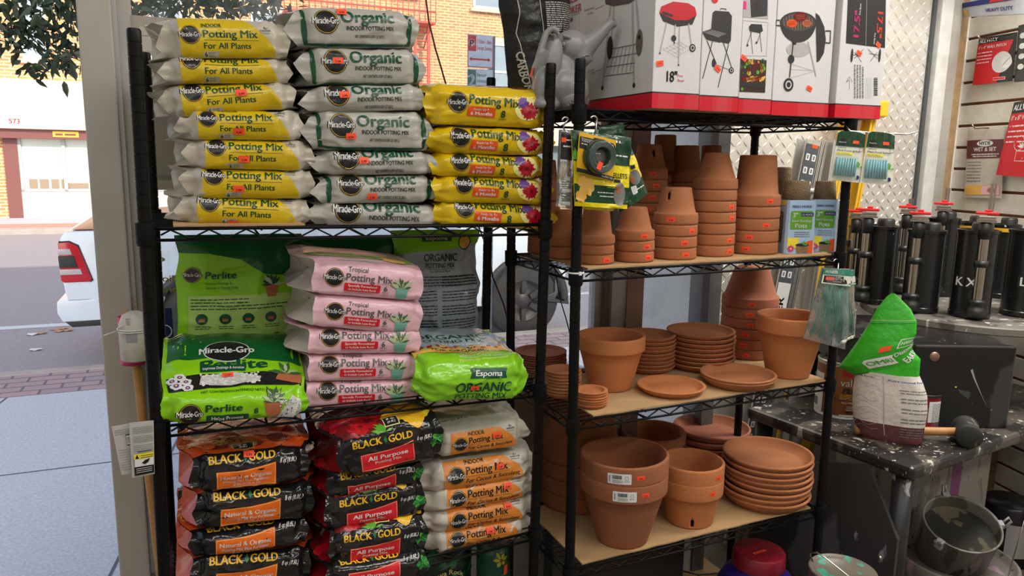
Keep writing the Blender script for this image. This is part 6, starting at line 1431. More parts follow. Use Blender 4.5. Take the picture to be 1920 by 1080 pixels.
pack('seed_packet', pD, PYL, flatU(lambda f: (f.rect(.5, .85, .2, .8, kWH, 1), f.text('PELLETS', .08, .4, .2, kBK, 2, w=.36, bold=.03)), step=.08), 'lowest yellow seed packet with a white panel, hanging under the others', 'seed packet')
# twist tie card with spool
cq = quad(MBk, -.066, [(1086, 247), (1155, 263), (1149, 341), (1080, 323)]); tc = Sheet(*cq, .002, out_dir(MBk), seed=225, wr=.3)
def p_card(f): f.rect(.02, .92, .62, .90, CBLK, 1); f.rect(.38, .7, .90, .94, CBLK, 2, r=.015); f.text('Dispensing', .06, .84, .04, kWH, 2, w=.34); f.text('TWIST TIE', .06, .78, .045, kWH, 2, w=.36); f.scribble(.06, .4, .72, .03, kWH, 2, 3); f.rect(0, 1, .02, .12, CBLK, 1); f.text('PLASTIC TIES', .82, .05, .04, kWH, 2, w=.3, al='C'); f.disc(.86, .78, .13, CBLK, 2); f.text('30', .86, .80, .07, kWH, 3, w=.12, al='C', bold=.03); f.text('FT', .86, .71, .06, kWH, 3, w=.12, al='C')
cd = pack('twist_tie_card', tc, CARDY, flatU(p_card), 'yellow and black card with round green twist tie spool', 'garden ties')
ctr = Vector(tc.fn(np.array([[.52, .50]]), 0)[0]) - cd.matrix_world.translation; q_ = Vector((0, 0, 1)).rotation_difference(Vector(out_dir(MBk))).to_matrix().to_4x4(); rs = .0385
mb = MB(); mb.lathe([(0, .001), (rs, .001), (rs, .004), (rs * .93, .022), (rs * .90, .023), (rs * .56, .023), (rs * .52, .020), (rs * .5, .006), (0, .006)], 40, 0, Matrix.Translation(ctr) @ q_); so = mb.build('tie_spool', mat('spool_dark_green', srgb(34, 54, 46), rough=.12, coat=.6), cd)
mb = MB(); mb.lathe([(0, .0085), (rs * .48, .0085), (rs * .5, .0065)], 32, 0, Matrix.Translation(ctr) @ q_)
for k in range(6): mb.tube([ctr + q_.to_3x3() @ Vector((rs * (.6 + .055 * k) * math.cos(a * PI / 12), rs * (.6 + .055 * k) * math.sin(a * PI / 12), .0235)) for a in range(24)], .0007, 5, 1, closed=True)
mb.build('spool_window', [mat('spool_grey', srgb(112, 112, 108), rough=.15), mat('spool_ring', srgb(90, 104, 98), rough=.3)], so)
f = Flat(); f.rect(-.006, .006, -.009, .009, STK, 1); mb = MB(); ms = []; f.onto(mb, lambda v, off: np.array([list(ctr + q_.to_3x3() @ Vector((v_[0] + .001, v_[1] - rs * .55, .0245 + off))) for v_ in v]), ms); mb.build('price_sticker', ms, cd)
# clear pack with wire spool
wq = quad(MBk, -.030, [(1048, 243), (1072, 244), (1074, 393), (1042, 387)]); ws = Sheet(*wq, .024, out_dir(MBk), seed=226, wr=2.0, top=.02)
wp = pack('garden_wire_pack', ws, CLR, flatU(lambda f: (f.rect(.08, .95, .62, .97, CBLK, 1), f.scribble(.2, .8, .86, .03, kWH, 2, 1), f.scribble(.2, .8, .78, .03, kWH, 2, 2), f.rect(.1, .35, .84, .90, STK, 3))), 'clear pack of green garden wire hanging beside the corner post', 'garden wire')
o3 = wp.matrix_world.translation; a_p = [Vector(ws.fn(np.array([[x, y]]), -.014)[0]) - o3 for x, y in ((.62, .06), (.62, .40))]
mb = MB()
for k in range(9): t = k / 8; mb.tube([(a_p[0].lerp(a_p[1], .12 + .7 * t)) + Vector((.009 * math.cos(a * PI / 6), -.009 * math.sin(a * PI / 6) * .6, 0)) for a in range(12)], .0016, 6, 0, closed=True)
mb.build('wire_spool', TIE, wp)
mb = MB()
for t in (0.0, .5, .95): c_ = a_p[0].lerp(a_p[1], t); mb.box(c_.x - .010, c_.x + .010, c_.y - .008, c_.y + .008, c_.z - .004, c_.z + .004, bev=.002)
mb.build('spool_holder', mat('holder_white', srgb(200, 204, 200), rough=.4), wp)
mb = MB()
for k in range(7): p0_, p1_ = [Vector(ws.fn(np.array([[x, y]]), -.010)[0]) - o3 for x, y in ((.10 + .05 * k, .36), (.25 + .09 * k, .60))]; mb.tube([p0_, p1_], .0009, 5)
mb.build('bamboo_pin', mat('bamboo_pin', srgb(206, 180, 136), rough=.6), wp)
# plant food spikes on the long hook
hook(MBk, 'long steel display hook jutting past the rack end', [(1586, 236, -.012), (1594, 246, -.03), (1640, 249, -.034), (1700, 252, -.036), (1712, 249, -.036), (1722, 246, -.036)], .0022)
SPK = mat('spike_teal', srgb(110, 168, 176), rough=.45); BLI = mat('card_cream', srgb(216, 216, 200), rough=.45)
def p_spk(f):
    f.poly([(0, .70), (1, .70), (1, .95), (.8, .985), (.6, 1), (.12, 1), (0, .96)], DGN, 1); f.rect(.42, .60, .93, .955, CBLK, 2, r=.01); f.disc(.20, .775, .11, kBK, 3, ry=.075); f.text('Miracle-Gro', .20, .765, .030, kWH, 4, w=.26, al='C', bold=.02); f.rect(.56, .78, .76, .82, STK, 3)
    f.text('INDOOR', .08, .655, .022, kBK, 2, w=.28); f.text('Plant Food Spikes', .06, .595, .035, kDG, 2, w=.80, bold=.02); f.rect(.05, .62, .535, .575, SYE, 2); f.text('For All Plants', .08, .545, .022, kBK, 3, w=.42); f.ring(.90, .66, .075, .012, kGR, 2, ry=.05); f.disc(.86, .10, .06, SNV, 2, ry=.042); plant(f, .88, .30, .16, kGS, 7, 2, 5, False)
for k, (cs, lab) in enumerate((([(1571, 245), (1622, 248), (1613, 343), (1555, 337)], 'plant food spikes card hanging nearer the rack post'), ([(1628, 246), (1677, 250), (1673, 347), (1612, 343)], 'plant food spikes card hanging at the outer end of the hook'))):
    sh = Sheet(*quad(MBk, -.040 - .004 * k, cs), .0016, out_dir(MBk), seed=230 + k, wr=.2); co = pack('plant_food_card', sh, BLI, flatU(p_spk), lab, 'plant food', 'plant food cards'); o3 = co.matrix_world.translation
    mb = MB()
    for j in range(8):
        p = [Vector(sh.fn(np.array([[.10 + .085 * j, y]]), .005)[0]) - o3 for y in (.10, .46)]; mb.tube(p, .0036, 8)
    so = mb.build('spike', SPK, co)
    b = Sheet(*[Vector(sh.fn(np.array([[x, y]]), .002)[0]) - o3 for x, y in ((.04, .50), (.80, .50), (.80, .06), (.04, .06))], .020, out_dir(MBk), seed=1, wr=.2, top=.01, pw=8); mb = MB(); b.mesh(mb); mb.build('blister', mat('blister_clear', (.95, .97, .97), rough=.05, trans=.95, ior=1.05), co)
# green plant ties in clear bags
hook(MBk, 'small steel hook holding the plant tie bags', arc_pts(1568, 491, 5, 180, 350, -.004) + [(1571, 503, -.02), (1569, 510, -.036)], .0022)
for k, (cs, lab) in enumerate((([(1548, 512), (1598, 505), (1602, 628), (1560, 650)], 'second clear bag of green plant ties, hanging behind the first'), ([(1541, 502), (1594, 504), (1586, 656), (1506, 634)], 'clear bag of green plant ties hanging in front at the rack corner'))):
    vv = -.034 - .016 * k; sh = Sheet(*quad(MBk, vv, cs), .016, out_dir(MBk), seed=240 + k, wr=2.2, top=.02); co = pack('plant_tie_bag', sh, CLR, None, lab, 'plant ties'); o3 = co.matrix_world.translation; mb = MB(); r = random.Random(k)
    for j in range(34):
        x0, x1 = r.uniform(.25, .8), r.uniform(.14, .96); pts = [Vector(sh.fn(np.array([[x0 + (x1 - x0) * t ** 1.3 + .03 * math.sin(5 * t + j), .80 - .76 * t * r.uniform(.9, 1)]]), -.004 - .007 * r.random())[0]) - o3 for t in (0, .3, .6, 1)]; mb.tube(pts, .0019, 6)
    to = mb.build('plastic_tie', TIE, co); to['kind'] = 'stuff'
    f = Flat(); f.rect(0, 1, 0, 1, TIE, 1); f.rect(0, 1, .05, .62, BLI, 2); f.rect(.05, .72, .12, .58, CBLK, 3); f.text('PIONEER', .08, .74, .16, kWH, 3, w=.42, bold=.02); f.text('PLANT', .45, .46, .10, kWH, 4, w=.2); f.text('TWIST TIES', .40, .34, .09, kWH, 4, w=.28); f.text('12 PLASTIC', .38, .2, .08, kWH, 4, w=.3); f.rect(.12, .40, .30, .50, STK, 5); plant(f, .86, .15, .35, kBK, 5, 4, 2, False)
    hq = [Vector(sh.fn(np.array([[x, y]]), .003)[0]) for x, y in ((.02, .99), (.98, .99), (.98, .78), (.02, .78))]; hs_ = Sheet(*hq, .0012, out_dir(MBk), seed=3, wr=.5); mb = MB(); ms = [TIE]; hs_.mesh(mb); f.cut(.1).onto(mb, hs_.fn, ms, .0006, .0003); ho = mb.build('header_card', ms, co); ho.data.transform(Matrix.Translation(-o3))
# white cable tie around the post collar
mb = MB(); mb.tube([(.0186 * math.cos(a * PI / 12), .0186 * math.sin(a * PI / 12), 0) for a in range(24)], .0022, 6, closed=True); mb.box(-.003, .004, -.0225, -.018, -.004, .004)
tag(mb.build('cable_tie', WHITE, None, MBk @ T(0, 0, ZB[1] - .012)), 'white cable tie around the corner post collar', 'cable tie')

# ------------------------------------------------------------------ paint bench, tinting machine
MT = T(1.168, 2.046, 0) @ RZ(math.atan2(0.327, 0.541)); MTi = MT.inverted()
def splat(name, base, cols, scale=30, rough=0.4, thr=0.66):
    m = bpy.data.materials.new(name); m.use_nodes = True; nt = m.node_tree; b = nt.nodes['Principled BSDF']; b.inputs['Roughness'].default_value = rough
    tc = nt.nodes.new('ShaderNodeTexCoord'); prev = None; L = nt.links.new
    for k, (c, sc, th) in enumerate(cols):
        mp = nt.nodes.new('ShaderNodeMapping'); mp.inputs['Location'].default_value = (k * 3.7, k * 1.3, 0); mp.inputs['Scale'].default_value = (1, 1, 0.45)
        n = nt.nodes.new('ShaderNodeTexNoise'); n.inputs['Scale'].default_value = sc; n.inputs['Detail'].default_value = 5; r = nt.nodes.new('ShaderNodeValToRGB'); r.color_ramp.elements[0].position = th; r.color_ramp.elements[1].position = th + 0.03
        mx = nt.nodes.new('ShaderNodeMixRGB'); L(tc.outputs['Object'], mp.inputs['Vector']); L(mp.outputs[0], n.inputs['Vector']); L(n.outputs['Fac'], r.inputs[0]); L(r.outputs[0], mx.inputs[0])
        if prev is None: mx.inputs[1].default_value = (*base, 1)
        else: L(prev.outputs[0], mx.inputs[1])
        mx.inputs[2].default_value = (*c, 1); prev = mx
    L(prev.outputs[0], b.inputs['Base Color']); return m
BEN = splat('bench_black_spattered', (0.020, 0.019, 0.018), [(srgb(84, 78, 72), 6, .50), (srgb(190, 184, 174), 24, .63), (srgb(176, 160, 110), 40, .68), (srgb(210, 206, 200), 70, .66)], rough=.35)
BLKS = splat('machine_black', (0.012, 0.012, 0.012), [(srgb(60, 60, 60), 5, .60), (srgb(190, 190, 186), 60, .70)], rough=.30)
CAN_B = splat('canister_black', (0.011, 0.011, 0.012), [(srgb(200, 200, 200), 60, .71)], rough=.22); DSK = splat('turntable_grey', srgb(120, 116, 108), [(srgb(80, 76, 70), 9, .52), (srgb(200, 196, 188), 30, .64)], rough=.5)
REDP = mat('clamp_red', srgb(214, 34, 38), rough=.35); CHR = mat('pump_steel', srgb(176, 166, 156), rough=.22, metal=1.0); BKP = mat('black_plastic', (0.014, 0.014, 0.015), rough=.4)
bt = thing('paint_bench', 'black paint-spattered metal bench beside the pot rack', 'bench', MT)
mb = MB(); mb.box(0, 1.22, 0, 0.62, 0.70, 0.742, bev=0.012); mb.build('bench_top', BEN, bt)
for (s_, t_) in ((0.045, 0.05), (0.045, 0.57), (1.16, 0.05), (1.16, 0.57)):
    mb = MB(); mb.tube([(s_, t_, 0), (s_, t_, 0.705)], 0.030, 18); mb.build('leg', splat('bench_leg_spattered', (0.012, 0.012, 0.014), [(srgb(74, 82, 92), 8, .53), (srgb(170, 170, 170), 18, .62)], rough=.4) if s_ < 1 and t_ < .1 else BKP, bt)
def tz(px, py, z=0.742): p = onz(MT, px, py, z); return p
# dispenser cabinet
q0 = tz(1700, 801); q1 = tz(1888, 804); qs = tz(1640, 781); HC = 0.302
cb = thing('tinting_machine', 'black paint tinting machine with round grey turntable on the bench', 'tinting machine', MT @ T(q0.x, q0.y, 0.7425) @ RZ(math.atan2(q1.y - q0.y, q1.x - q0.x)))
wf = math.hypot(q1.x - q0.x, q1.y - q0.y)
mb = MB(); mb.box(0, wf, 0, 0.50, 0, HC - 0.02, bev=0.006); mb.build('cabinet', BLKS, cb)
mb = MB(); mb.prism([(-0.20, 0.12), (0.0, 0.0), (0.0, 0.5), (-0.20, 0.5)], HC - 0.115, HC - 0.02); mb.box(-0.20, 0, 0.44, 0.5, 0, HC - 0.11); mb.build('dispenser_hood', BLKS, cb)
mb = MB(); mb.lathe([(0, .012), (.020, .012), (.022, .008), (.030, .006), (.032, 0)], 28, 0, T(-0.07, 0.045, HC - .06) @ RZ(-.54) @ RX(PI / 2)); mb.box(-.09, -.05, .026, .04, HC - .064, HC - .056); mb.build('dispenser_knob', BKP, cb)
mb = MB(); mb.lathe([(0, .006), (.014, .006), (.017, .002), (.017, 0)], 24, 0, T(0.065, 0, HC - .058) @ RX(PI / 2)); mb.build('copper_badge', mat('badge_copper', srgb(150, 118, 100), rough=.35, metal=.6), cb)
f = Flat(); f.poly([(.19, .20), (.196, .205), (.21, .17), (.235, .12), (.262, .07), (.23, .125), (.205, .168)], mat('paint_grey_smear', srgb(150, 152, 152), rough=.5), 1); f.rect(.145, .151, .140, .144, SYE, 1); f.poly([(.155, .135), (.20, .125), (.195, .10), (.165, .12)], mat('scuff_dark', (.05, .05, .05), rough=.6), 1)
mb = MB(); ms = []; f.onto(mb, plane_fn(T(0, 0, 0)), ms, .001, .0005); mb.build('paint_smear', ms, cb)
# the turntable disc
dc = onz(MT, 1800, 616, 1.045); dn = Vector((dc.x, dc.y, 0)); RD = 0.40; ctr = MT @ Vector((dc.x + .05, dc.y, 0)); vd = Vector((ctr.x, ctr.y, 0)).normalized(); DC = Vector((ctr.x, ctr.y, 0)) + vd * RD
mb = MB(); cm = cb.matrix_world.inverted() @ T(DC.x, DC.y, 1.022); mb.lathe([(0, 0), (RD - .004, 0), (RD, .004), (RD, .026), (RD - .004, .030), (0, .030)], 72, 0, cm); mb.build('turntable', DSK, cb, sharp=40)
mb = MB(); r = random.Random(6)
for k in range(26):
    a = r.uniform(0, 6.28); rr = r.uniform(.1, .44); p = [(DC.x + rr * math.cos(a) + dx, DC.y + rr * math.sin(a) + dy, 1.0525) for dx, dy in ((0, 0), (.035, .006), (.04, .024), (.006, .02))]; mb.add([cb.matrix_world.inverted() @ Vector(x) for x in p], [(0, 1, 2, 3)], 0, False)
mb.build('worn_label', mat('label_worn', srgb(190, 184, 170), rough=.7), cb)
ZD = 1.0526
def canister(px, py, w, h, label, letters=None, pump=True, rod=0.0, yellow=False, pdx=-0.02, r_=None, z=ZD):
    P = Vector(onz(Matrix.Identity(4), px, py, z)); d = Vector((P.x, P.y, 0)).normalized(); rad = w; c = P + d * rad
    o = thing('paint_canister', label, 'paint canister', T(c.x, c.y, z) @ RZ(math.atan2(-d.x, d.y)), 'paint canisters on the turntable')
    mb = MB(); mb.lathe([(0, .004), (rad - .004, 0), (rad, .004), (rad, .02), (rad - .002, .022), (rad - .002, h - .012), (rad + .0015, h - .011), (rad + .0015, h), (rad - .005, h + .001), (rad - .008, h - .01), (0, h - .012)], 40); mb.build('body', CAN_B, o, sharp=40)
    mb = MB(); mb.lathe([(rad * .52, h - .012), (rad * .50, h + .022), (rad * .44, h + .028), (0, h + .028)], 28, 0, T(.012, .0, 0)); mb.build('filler_cap', BKP, o)
    if yellow:
        mb = MB(); mb.lathe([(rad + .0022, h - .03), (rad + .0024, h - .014)], 40); mb.build('yellow_paint_band', mat('paint_yellow', srgb(216, 164, 30), rough=.4), o)
    if pump:
        x, y = pdx, -rad - .004
        mb = MB(); mb.lathe([(0, 0), (.030, 0), (.032, .008), (.032, .030), (.026, .034), (.026, .048), (.029, .050), (.029, .060), (.018, .064), (0, .066)], 28, 0, T(x, y, .012)); mb.box(x - .02, x + .02, y, -rad + .01, .015, .05); mb.build('pump_base', BKP, o)
        mb = MB(); mb.lathe([(.0165, .06), (.0165, h - .025)], 28, 0, T(x, y, 0)); mb.build('pump_tube', CHR, o)
        mb = MB(); mb.lathe([(.017, h * .60), (.024, h * .60), (.024, h * .60 + .024), (.017, h * .60 + .024)], 24, 0, T(x, y, 0)); mb.box(x - .008, x + .03, y, -rad + .006, h * .605, h * .605 + .018); mb.build('pump_clamp', BKP, o)
        mb = MB(); mb.lathe([(0, h - .028), (.021, h - .028), (.021, h + .028), (.014, h + .032), (0, h + .032)], 24, 0, T(x, y, 0)); mb.build('pump_head', BKP, o)
        mb = MB(); mb.box(x - .030, x + .032, y - .022, y + .022, h + .034, h + .040); mb.box(x - .026, x + .028, y - .018, y + .018, h + .042, h + .056, bev=.002); mb.build('pump_plate', CHR, o)
        mb = MB(); mb.box(x - .036, x + .036, y - .020, y + .016, h + .060, h + .070, bev=.003); mb.box(x - .008, x + .012, y - .012, y + .012, h + .070, h + .078, bev=.002); mb.build('gauge_lever', REDP, o)
        if rod:
            mb = MB(); mb.box(x + .000, x + .010, y - .006, y + .004, h + .03, h + rod); mb.box(x + .012, x + .018, y - .006, y + .004, h + .03, h + rod); mb.build('gauge_rod', CHR, o)
    if letters:
        for k, (s_, a) in enumerate(letters):
            f = Flat(); f.rect(-.018, .018, -.022, .022, CBLK, 1); f.text(s_, 0, -.016, .032, WHITE, 2, bold=.02, al='C'); f.cut(.01); mb = MB(); ms = []
            f.onto(mb, lambda v, off: np.stack([(rad + off) * np.sin(a + v[:, 0] / rad), -(rad + off) * np.cos(a + v[:, 0] / rad), h * .42 + v[:, 1]], 1), ms, .001, .0006); mb.build('letter_label', ms, o)
    return o
CH = 0.315
canister(1868, 560, .060, CH, 'yellow-stained black canister at the rear of the turntable by the slat wall', pump=False, yellow=True)
canister(1810, 552, .060, CH, 'black canister mostly hidden behind the one lettered KX', pump=False, yellow=True)
canister(1755, 556, .062, CH + .02, 'rear black canister between the column and the lettered one', pdx=-.01, rod=.13)
canister(1700, 552, .060, CH, 'rear black canister behind the plain front pair', pdx=-.03, rod=.10)
canister(1640, 572, .064, CH, 'plain black canister partly behind the rack post', pdx=-.052)
canister(1607, 552, .058, CH - .02, 'small glimpse of black canister behind the peat pots', pdx=-.03)
canister(1722, 588, .066, CH, 'plain black front canister with steel pump, beside the KX one', pdx=-.030)
canister(1815, 598, .070, CH + .01, 'black front canister lettered KX with tall gauge rod', (('K', -.62), ('X', -.05)), rod=.17, pdx=.020)
canister(1912, 596, .070, CH + .01, 'black canister lettered L at the turntable edge', (('L', -.05),), pump=False)
# things on the bench
BROWN = mat('can_label_brown', srgb(126, 74, 26), rough=.35); GOLDL = mat('can_gold', srgb(176, 130, 30), rough=.35); TIN = mat('tin_rim', srgb(170, 166, 158), rough=.3, metal=.9)
def can(px, py, r, h, label, body, z=.742, draw=None, lidm=TIN, lid=True, cat='paint can', name='paint_can'):
    P = Vector(onz(Matrix.Identity(4), px, py, z)); d = Vector((P.x, P.y, 0)).normalized(); c = P + d * r; o = thing(name, label, cat, T(c.x, c.y, z + .0005) @ RZ(math.atan2(-d.x, d.y)))
    mb = MB(); mb.lathe([(0, .003), (r - .003, .003), (r, 0), (r + .0012, .003), (r, .006), (r, h - .006)], 48); mb.build('can_body', body, o, sharp=40)
    mb = MB(); mb.lathe([(r, h - .008), (r + .002, h - .006), (r + .002, h), (r - .002, h + .002), (r - .006, h - .002), (r - .010, h - .002), (r - .014, h - .007), (0, h - .007)], 48); mb.build('lid_rim', lidm, o, sharp=40)
    if draw:
        f = Flat(); draw(f, r, h); f.cut(.012); mb = MB(); ms = []
        f.onto(mb, lambda v, off: np.stack([(r + off) * np.sin(v[:, 0] / r), -(r + off) * np.cos(v[:, 0] / r), v[:, 1]], 1), ms, .0008, .0004); mb.build('printed_label', ms, o)
    return o, c
def d_gold(f, r, h):
    f.rect(-.15, .15, .012, h - .012, BROWN, 1); f.rect(-.15, -.062, .012, h - .045, WHITE, 2); f.rect(.0, .14, h - .045, h - .014, mat('can_band_red', srgb(130, 24, 20), rough=.4), 2); f.text('valspar', -.004, h * .60, .026, CSIL, 3, w=.10); f.text('PRO', .006, h * .47, .020, INK, 3, w=.045, bold=.04); f.rect(-.002, .14, h * .36, h * .455, GOLDL, 2); f.text('GOLD', .004, h * .375, .014, BROWN, 3, w=.05, bold=.02); f.text('SELF-PRIMING', .004, h * .29, .006, WHITE, 3, w=.06)
    for k in range(3): f.scribble(.02, .07, h * (.23 - .03 * k), .004, CSIL, 3, k)
    f.rect(.02, .07, h * .12, h * .15, INK, 3); f.rect(.0, .14, .012, h * .085, WHITE, 3); f.text('1 U.S. GAL', .02, h * .035, .005, GREY, 4)
    for k in range(7): f.scribble(-.12, -.066, h * (.66 - .03 * k), .004, GREY, 3, k + 9)
    f.rect(-.120, -.085, h * .15, h * .30, GREY, 3)
pc, cpos = can(1572, 786, .083, .195, 'brown and gold gallon paint can behind the rack post', WHITE, draw=d_gold)
mb = MB(); pts = [(.086 * math.cos(a), -.02 - .06 * math.sin(a) * 0 - .0, .150 - .075 * math.sin(a)) for a in [PI * k / 16 for k in range(17)]]; mb.tube([(x, y - .084 + .05 * abs(x) / .086, z) for x, y, z in pts], .0018, 6); mb.build('bail_handle', BKP, pc)
def d_sm(f, r, h): f.rect(-r * 2, r * 2, .006, h - .008, mat('label_mauve', srgb(176, 130, 150), rough=.4), 1); f.scribble(-r * .8, r * .8, h * .4, .007, INK, 2, 4); f.rect(-r, r, .01, h * .25, SYE, 2)
sp = T(cpos.x, cpos.y, .742 + .195 - .006); mb = MB(); o = thing('small_can', 'small mauve-labelled can standing on the gallon paint can', 'paint can', sp @ RZ(-.3)); r_, h_ = .036, .085
mb.lathe([(0, .001), (r_, 0), (r_, h_), (r_ - .004, h_ + .002), (r_ - .007, h_ - .004), (0, h_ - .004)], 32); mb.build('can_body', TIN, o, sharp=40); f = Flat(); d_sm(f, r_, h_); f.cut(.01); mb = MB(); ms = []; f.onto(mb, lambda v, off: np.stack([(r_ + off) * np.sin(v[:, 0] / r_), -(r_ + off) * np.cos(v[:, 0] / r_), v[:, 1]], 1), ms, .0008, .0004); mb.build('printed_label', ms, o)
def d_red(f, r, h):
    f.rect(-.02 + r * .7, r * 1.35, .02, h - .02, WHITE, 1)
    for k in range(20): f.scribble(r * .55, r * 1.3, h - .03 - .0052 * k, .0032, GREY, 2, k)
can(1727, 802, .052, .112, 'dark red paint can with white label behind the green pouch', mat('can_red', srgb(128, 12, 28), rough=.35), draw=d_red, lidm=mat('lid_dark', srgb(60, 54, 48), rough=.4, metal=.5))
# diatomaceous earth pouch
HG = mat('pouch_green', srgb(52, 170, 34), rough=.34, bump=(45, .3, 4)); HW = mat('pouch_white', srgb(216, 208, 198), rough=.5, bump=(45, .35, 4)); HM = mat('pouch_plum', srgb(104, 60, 62), rough=.25, bump=(45, .4, 4)); HBL = mat('pouch_print_blue', srgb(40, 90, 170), rough=.5)
zb = .7435; bc = Vector(onz(Matrix.Identity(4), 1665, 829, zb)); dv = Vector((bc.x, bc.y, 0)).normalized(); rt = Vector((dv.y, -dv.x, 0)); PO = bc + dv * .034
def hz(py): return zline(Matrix.Identity(4), PO.x, PO.y, py)
kx = depth_of(Vector((PO.x, PO.y, .95))) / FPX
def loop(cx, w, d, py, off=0.0, n=40, sq=2.6):
    z = hz(py); xs = (cx - 1665) * kx; out = []
    for k in range(n):
        a = 2 * PI * k / n - PI / 2; ca, sa = math.cos(a), math.sin(a); ca_, sa_ = math.copysign(abs(ca) ** (2 / sq), ca), math.copysign(abs(sa) ** (2 / sq), sa)
        p = PO + rt * (xs + w / 2 * kx * ca_) + dv * (d / 2 * sa_ + off); out.append((p.x, p.y, z))
    return out
sects = [(1666, 96, .050, 829, 0), (1666, 112, .066, 818, 0), (1663, 122, .080, 795, 0), (1661, 128, .088, 765, 0), (1658, 126, .088, 735, 0), (1654, 116, .084, 712, 0), (1652, 104, .085, 698, 0)]
rows = [loop(*s_) for s_ in sects]
# folded-over green top: crease line leans, apex up at the head
ts = [(1648, 112, .08, 690, 0.0), (1628, 122, .070, 676, -.010), (1634, 106, .058, 655, -.014), (1646, 92, .046, 630, -.012), (1652, 78, .032, 605, -.008), (1652, 56, .018, 580, -.004), (1649, 22, .008, 560, 0), (1648, 6, .004, 552, 0)]
def tilt_loop(s_, k):
    L_ = loop(*s_); t = min(1, k / 2)
    return [(x, y, z + (((Vector((x, y, 0)) - PO).dot(rt) / kx + 1665 - s_[0]) * kx * (.40 if k < 3 else .25 * max(0, (6 - k) / 4)))) for x, y, z in L_]
rows2 = [rows[-1]] + [tilt_loop(s_, k) for k, s_ in enumerate(ts)]
A1 = np.array(rows); A2 = np.array(rows2); nz = lambda A: A + (np.stack([vnoise(A * 30, 5), vnoise(A * 30, 6), vnoise(A * 30, 7) * .4], -1) * .0022)
A1[1:] = nz(A1[1:]); A2[1:] = nz(A2[1:]); A2[0] = A1[-1]
def fine(A, k=6):
    out = []
    for i in range(len(A) - 1):
        for j in range(k): out.append(A[i] * (1 - j / k) + A[i + 1] * j / k)
    return np.array(out + [A[-1]])
hp = thing('powder_pouch', 'green-topped white stand-up pouch with plum base on the bench', 'pouch', T(PO.x, PO.y, zb)); him = hp.matrix_world.inverted()
def loc(A): return A - np.array([PO.x, PO.y, zb])
Aw = loc(fine(A1)); cut_ = 13
mb = MB(); mb.grid(Aw[:cut_ + 1], 1, wrap=True); mb.grid(Aw[cut_:], 0, wrap=True); n = 40; mb.add(Aw[0].tolist(), [tuple(reversed(range(n)))], 1); mb.build('pouch_body', [HW, HM], hp)
Ag = loc(fine(A2)); mb = MB(); mb.grid(Ag, 0, wrap=True); mb.build('pouch_top', HG, hp)
def surf_fn(A, j0, j1):
    m_, n_ = A.shape[:2]
    def fn(v, off):
        c = (j0 + v[:, 0] * (j1 - j0)) % n_; r = np.clip(v[:, 1], 0, 1) * (m_ - 1); c0 = np.floor(c).astype(int); r0 = np.clip(np.floor(r).astype(int), 0, m_ - 2); fc = (c - c0)[:, None]; fr = (r - r0)[:, None]; c1 = (c0 + 1) % n_; c0 = c0 % n_
        P = A[r0, c0] * (1 - fr) * (1 - fc) + A[r0, c1] * (1 - fr) * fc + A[r0 + 1, c0] * fr * (1 - fc) + A[r0 + 1, c1] * fr * fc; ce = A[r0].mean(1); o_ = P - ce; o_[:, 2] = 0; o_ /= np.maximum(np.linalg.norm(o_, axis=1, keepdims=True), 1e-6); return P + o_ * off
    return fn
f = Flat()
for k in range(16):
    if k in (2, 5, 8, 11): continue
    f.scribble(.56, .94 if k < 11 else .80, .74 - .034 * k, .018, GREY, 1, k)
f.text('Ground Fresh', .50, .86, .035, HBL, 1, w=.4, bold=.02); f.text('Diatomaceous Earth', .02, .88, .04, kDG, 1, w=.40); f.text('Flour', .05, .82, .04, kDG, 1, w=.12); f.line([(.48, .22), (.48, .95)], .004, CSIL, 1)
for k in range(7): f.line([(.03 + .03 * t, .30 + .05 * k + .02 * math.sin(t * .9 + k)) for t in range(15)], .004, CSIL, 1)
f.disc(.05, .70, .07, GOLDL, 2, ry=.07)
mb = MB(); ms = []; f.cut(.05).onto(mb, surf_fn(Aw, -12, 12), ms, .0016, .0006); mb.build('body_print', ms, hp)
f = Flat(); f.rect(.62, .86, .34, .46, kWH, 1); f.rect(.63, .85, .35, .45, HG, 2); f.text("HARRIS", .74, .375, .05, kWH, 3, w=.19, bold=.02, al='C'); f.text('Diatomaceous', .62, .24, .05, kWH, 1, w=.36, bold=.03, rot=.3); f.text('EARTH', .66, .14, .06, kWH, 1, w=.3, bold=.04, rot=.3); f.rect(.50, .57, .34, .40, STK, 1); f.rect(.44, .60, .17, .28, kWH, 1); f.text('OMRI', .52, .20, .05, HG, 2, w=.13, bold=.03, al='C')
f.rect(.05, .95, .62, .625, kGN, 1); f.rect(.05, .95, .645, .65, kLL, 1)
mb = MB(); ms = []; f.cut(.05).onto(mb, surf_fn(Ag, -12, 12), ms, .0020, .0006); mb.build('top_print', ms, hp)
# rubber mallet lying behind the pouch
WD = mat('mallet_wood', srgb(190, 140, 88), rough=.5, noise=(20, .5, srgb(168, 118, 68))); RB = splat('mallet_rubber', (.02, .02, .02), [(srgb(110, 100, 80), 22, .58)], rough=.7)
h0 = Vector(onz(Matrix.Identity(4), 1607, 824, .742)) + Vector((0, .085, .0)); h1 = Vector(onz(Matrix.Identity(4), 1800, 829, .742)) + Vector((0, .03, .0)); e0 = Vector(onz(Matrix.Identity(4), 1815, 842, .742)); e1 = Vector(onz(Matrix.Identity(4), 1800, 806, .742))
ml = thing('rubber_mallet', 'black rubber mallet with wooden handle lying on the bench', 'mallet', T(h1.x, h1.y, .742)); rm = .038; ax = (Vector((e1.x, e1.y, 0)) - Vector((e0.x, e0.y, 0))).normalized(); hc = Vector((e0.x, e0.y, 0)) + ax * .055 - Vector((h1.x, h1.y, 0))
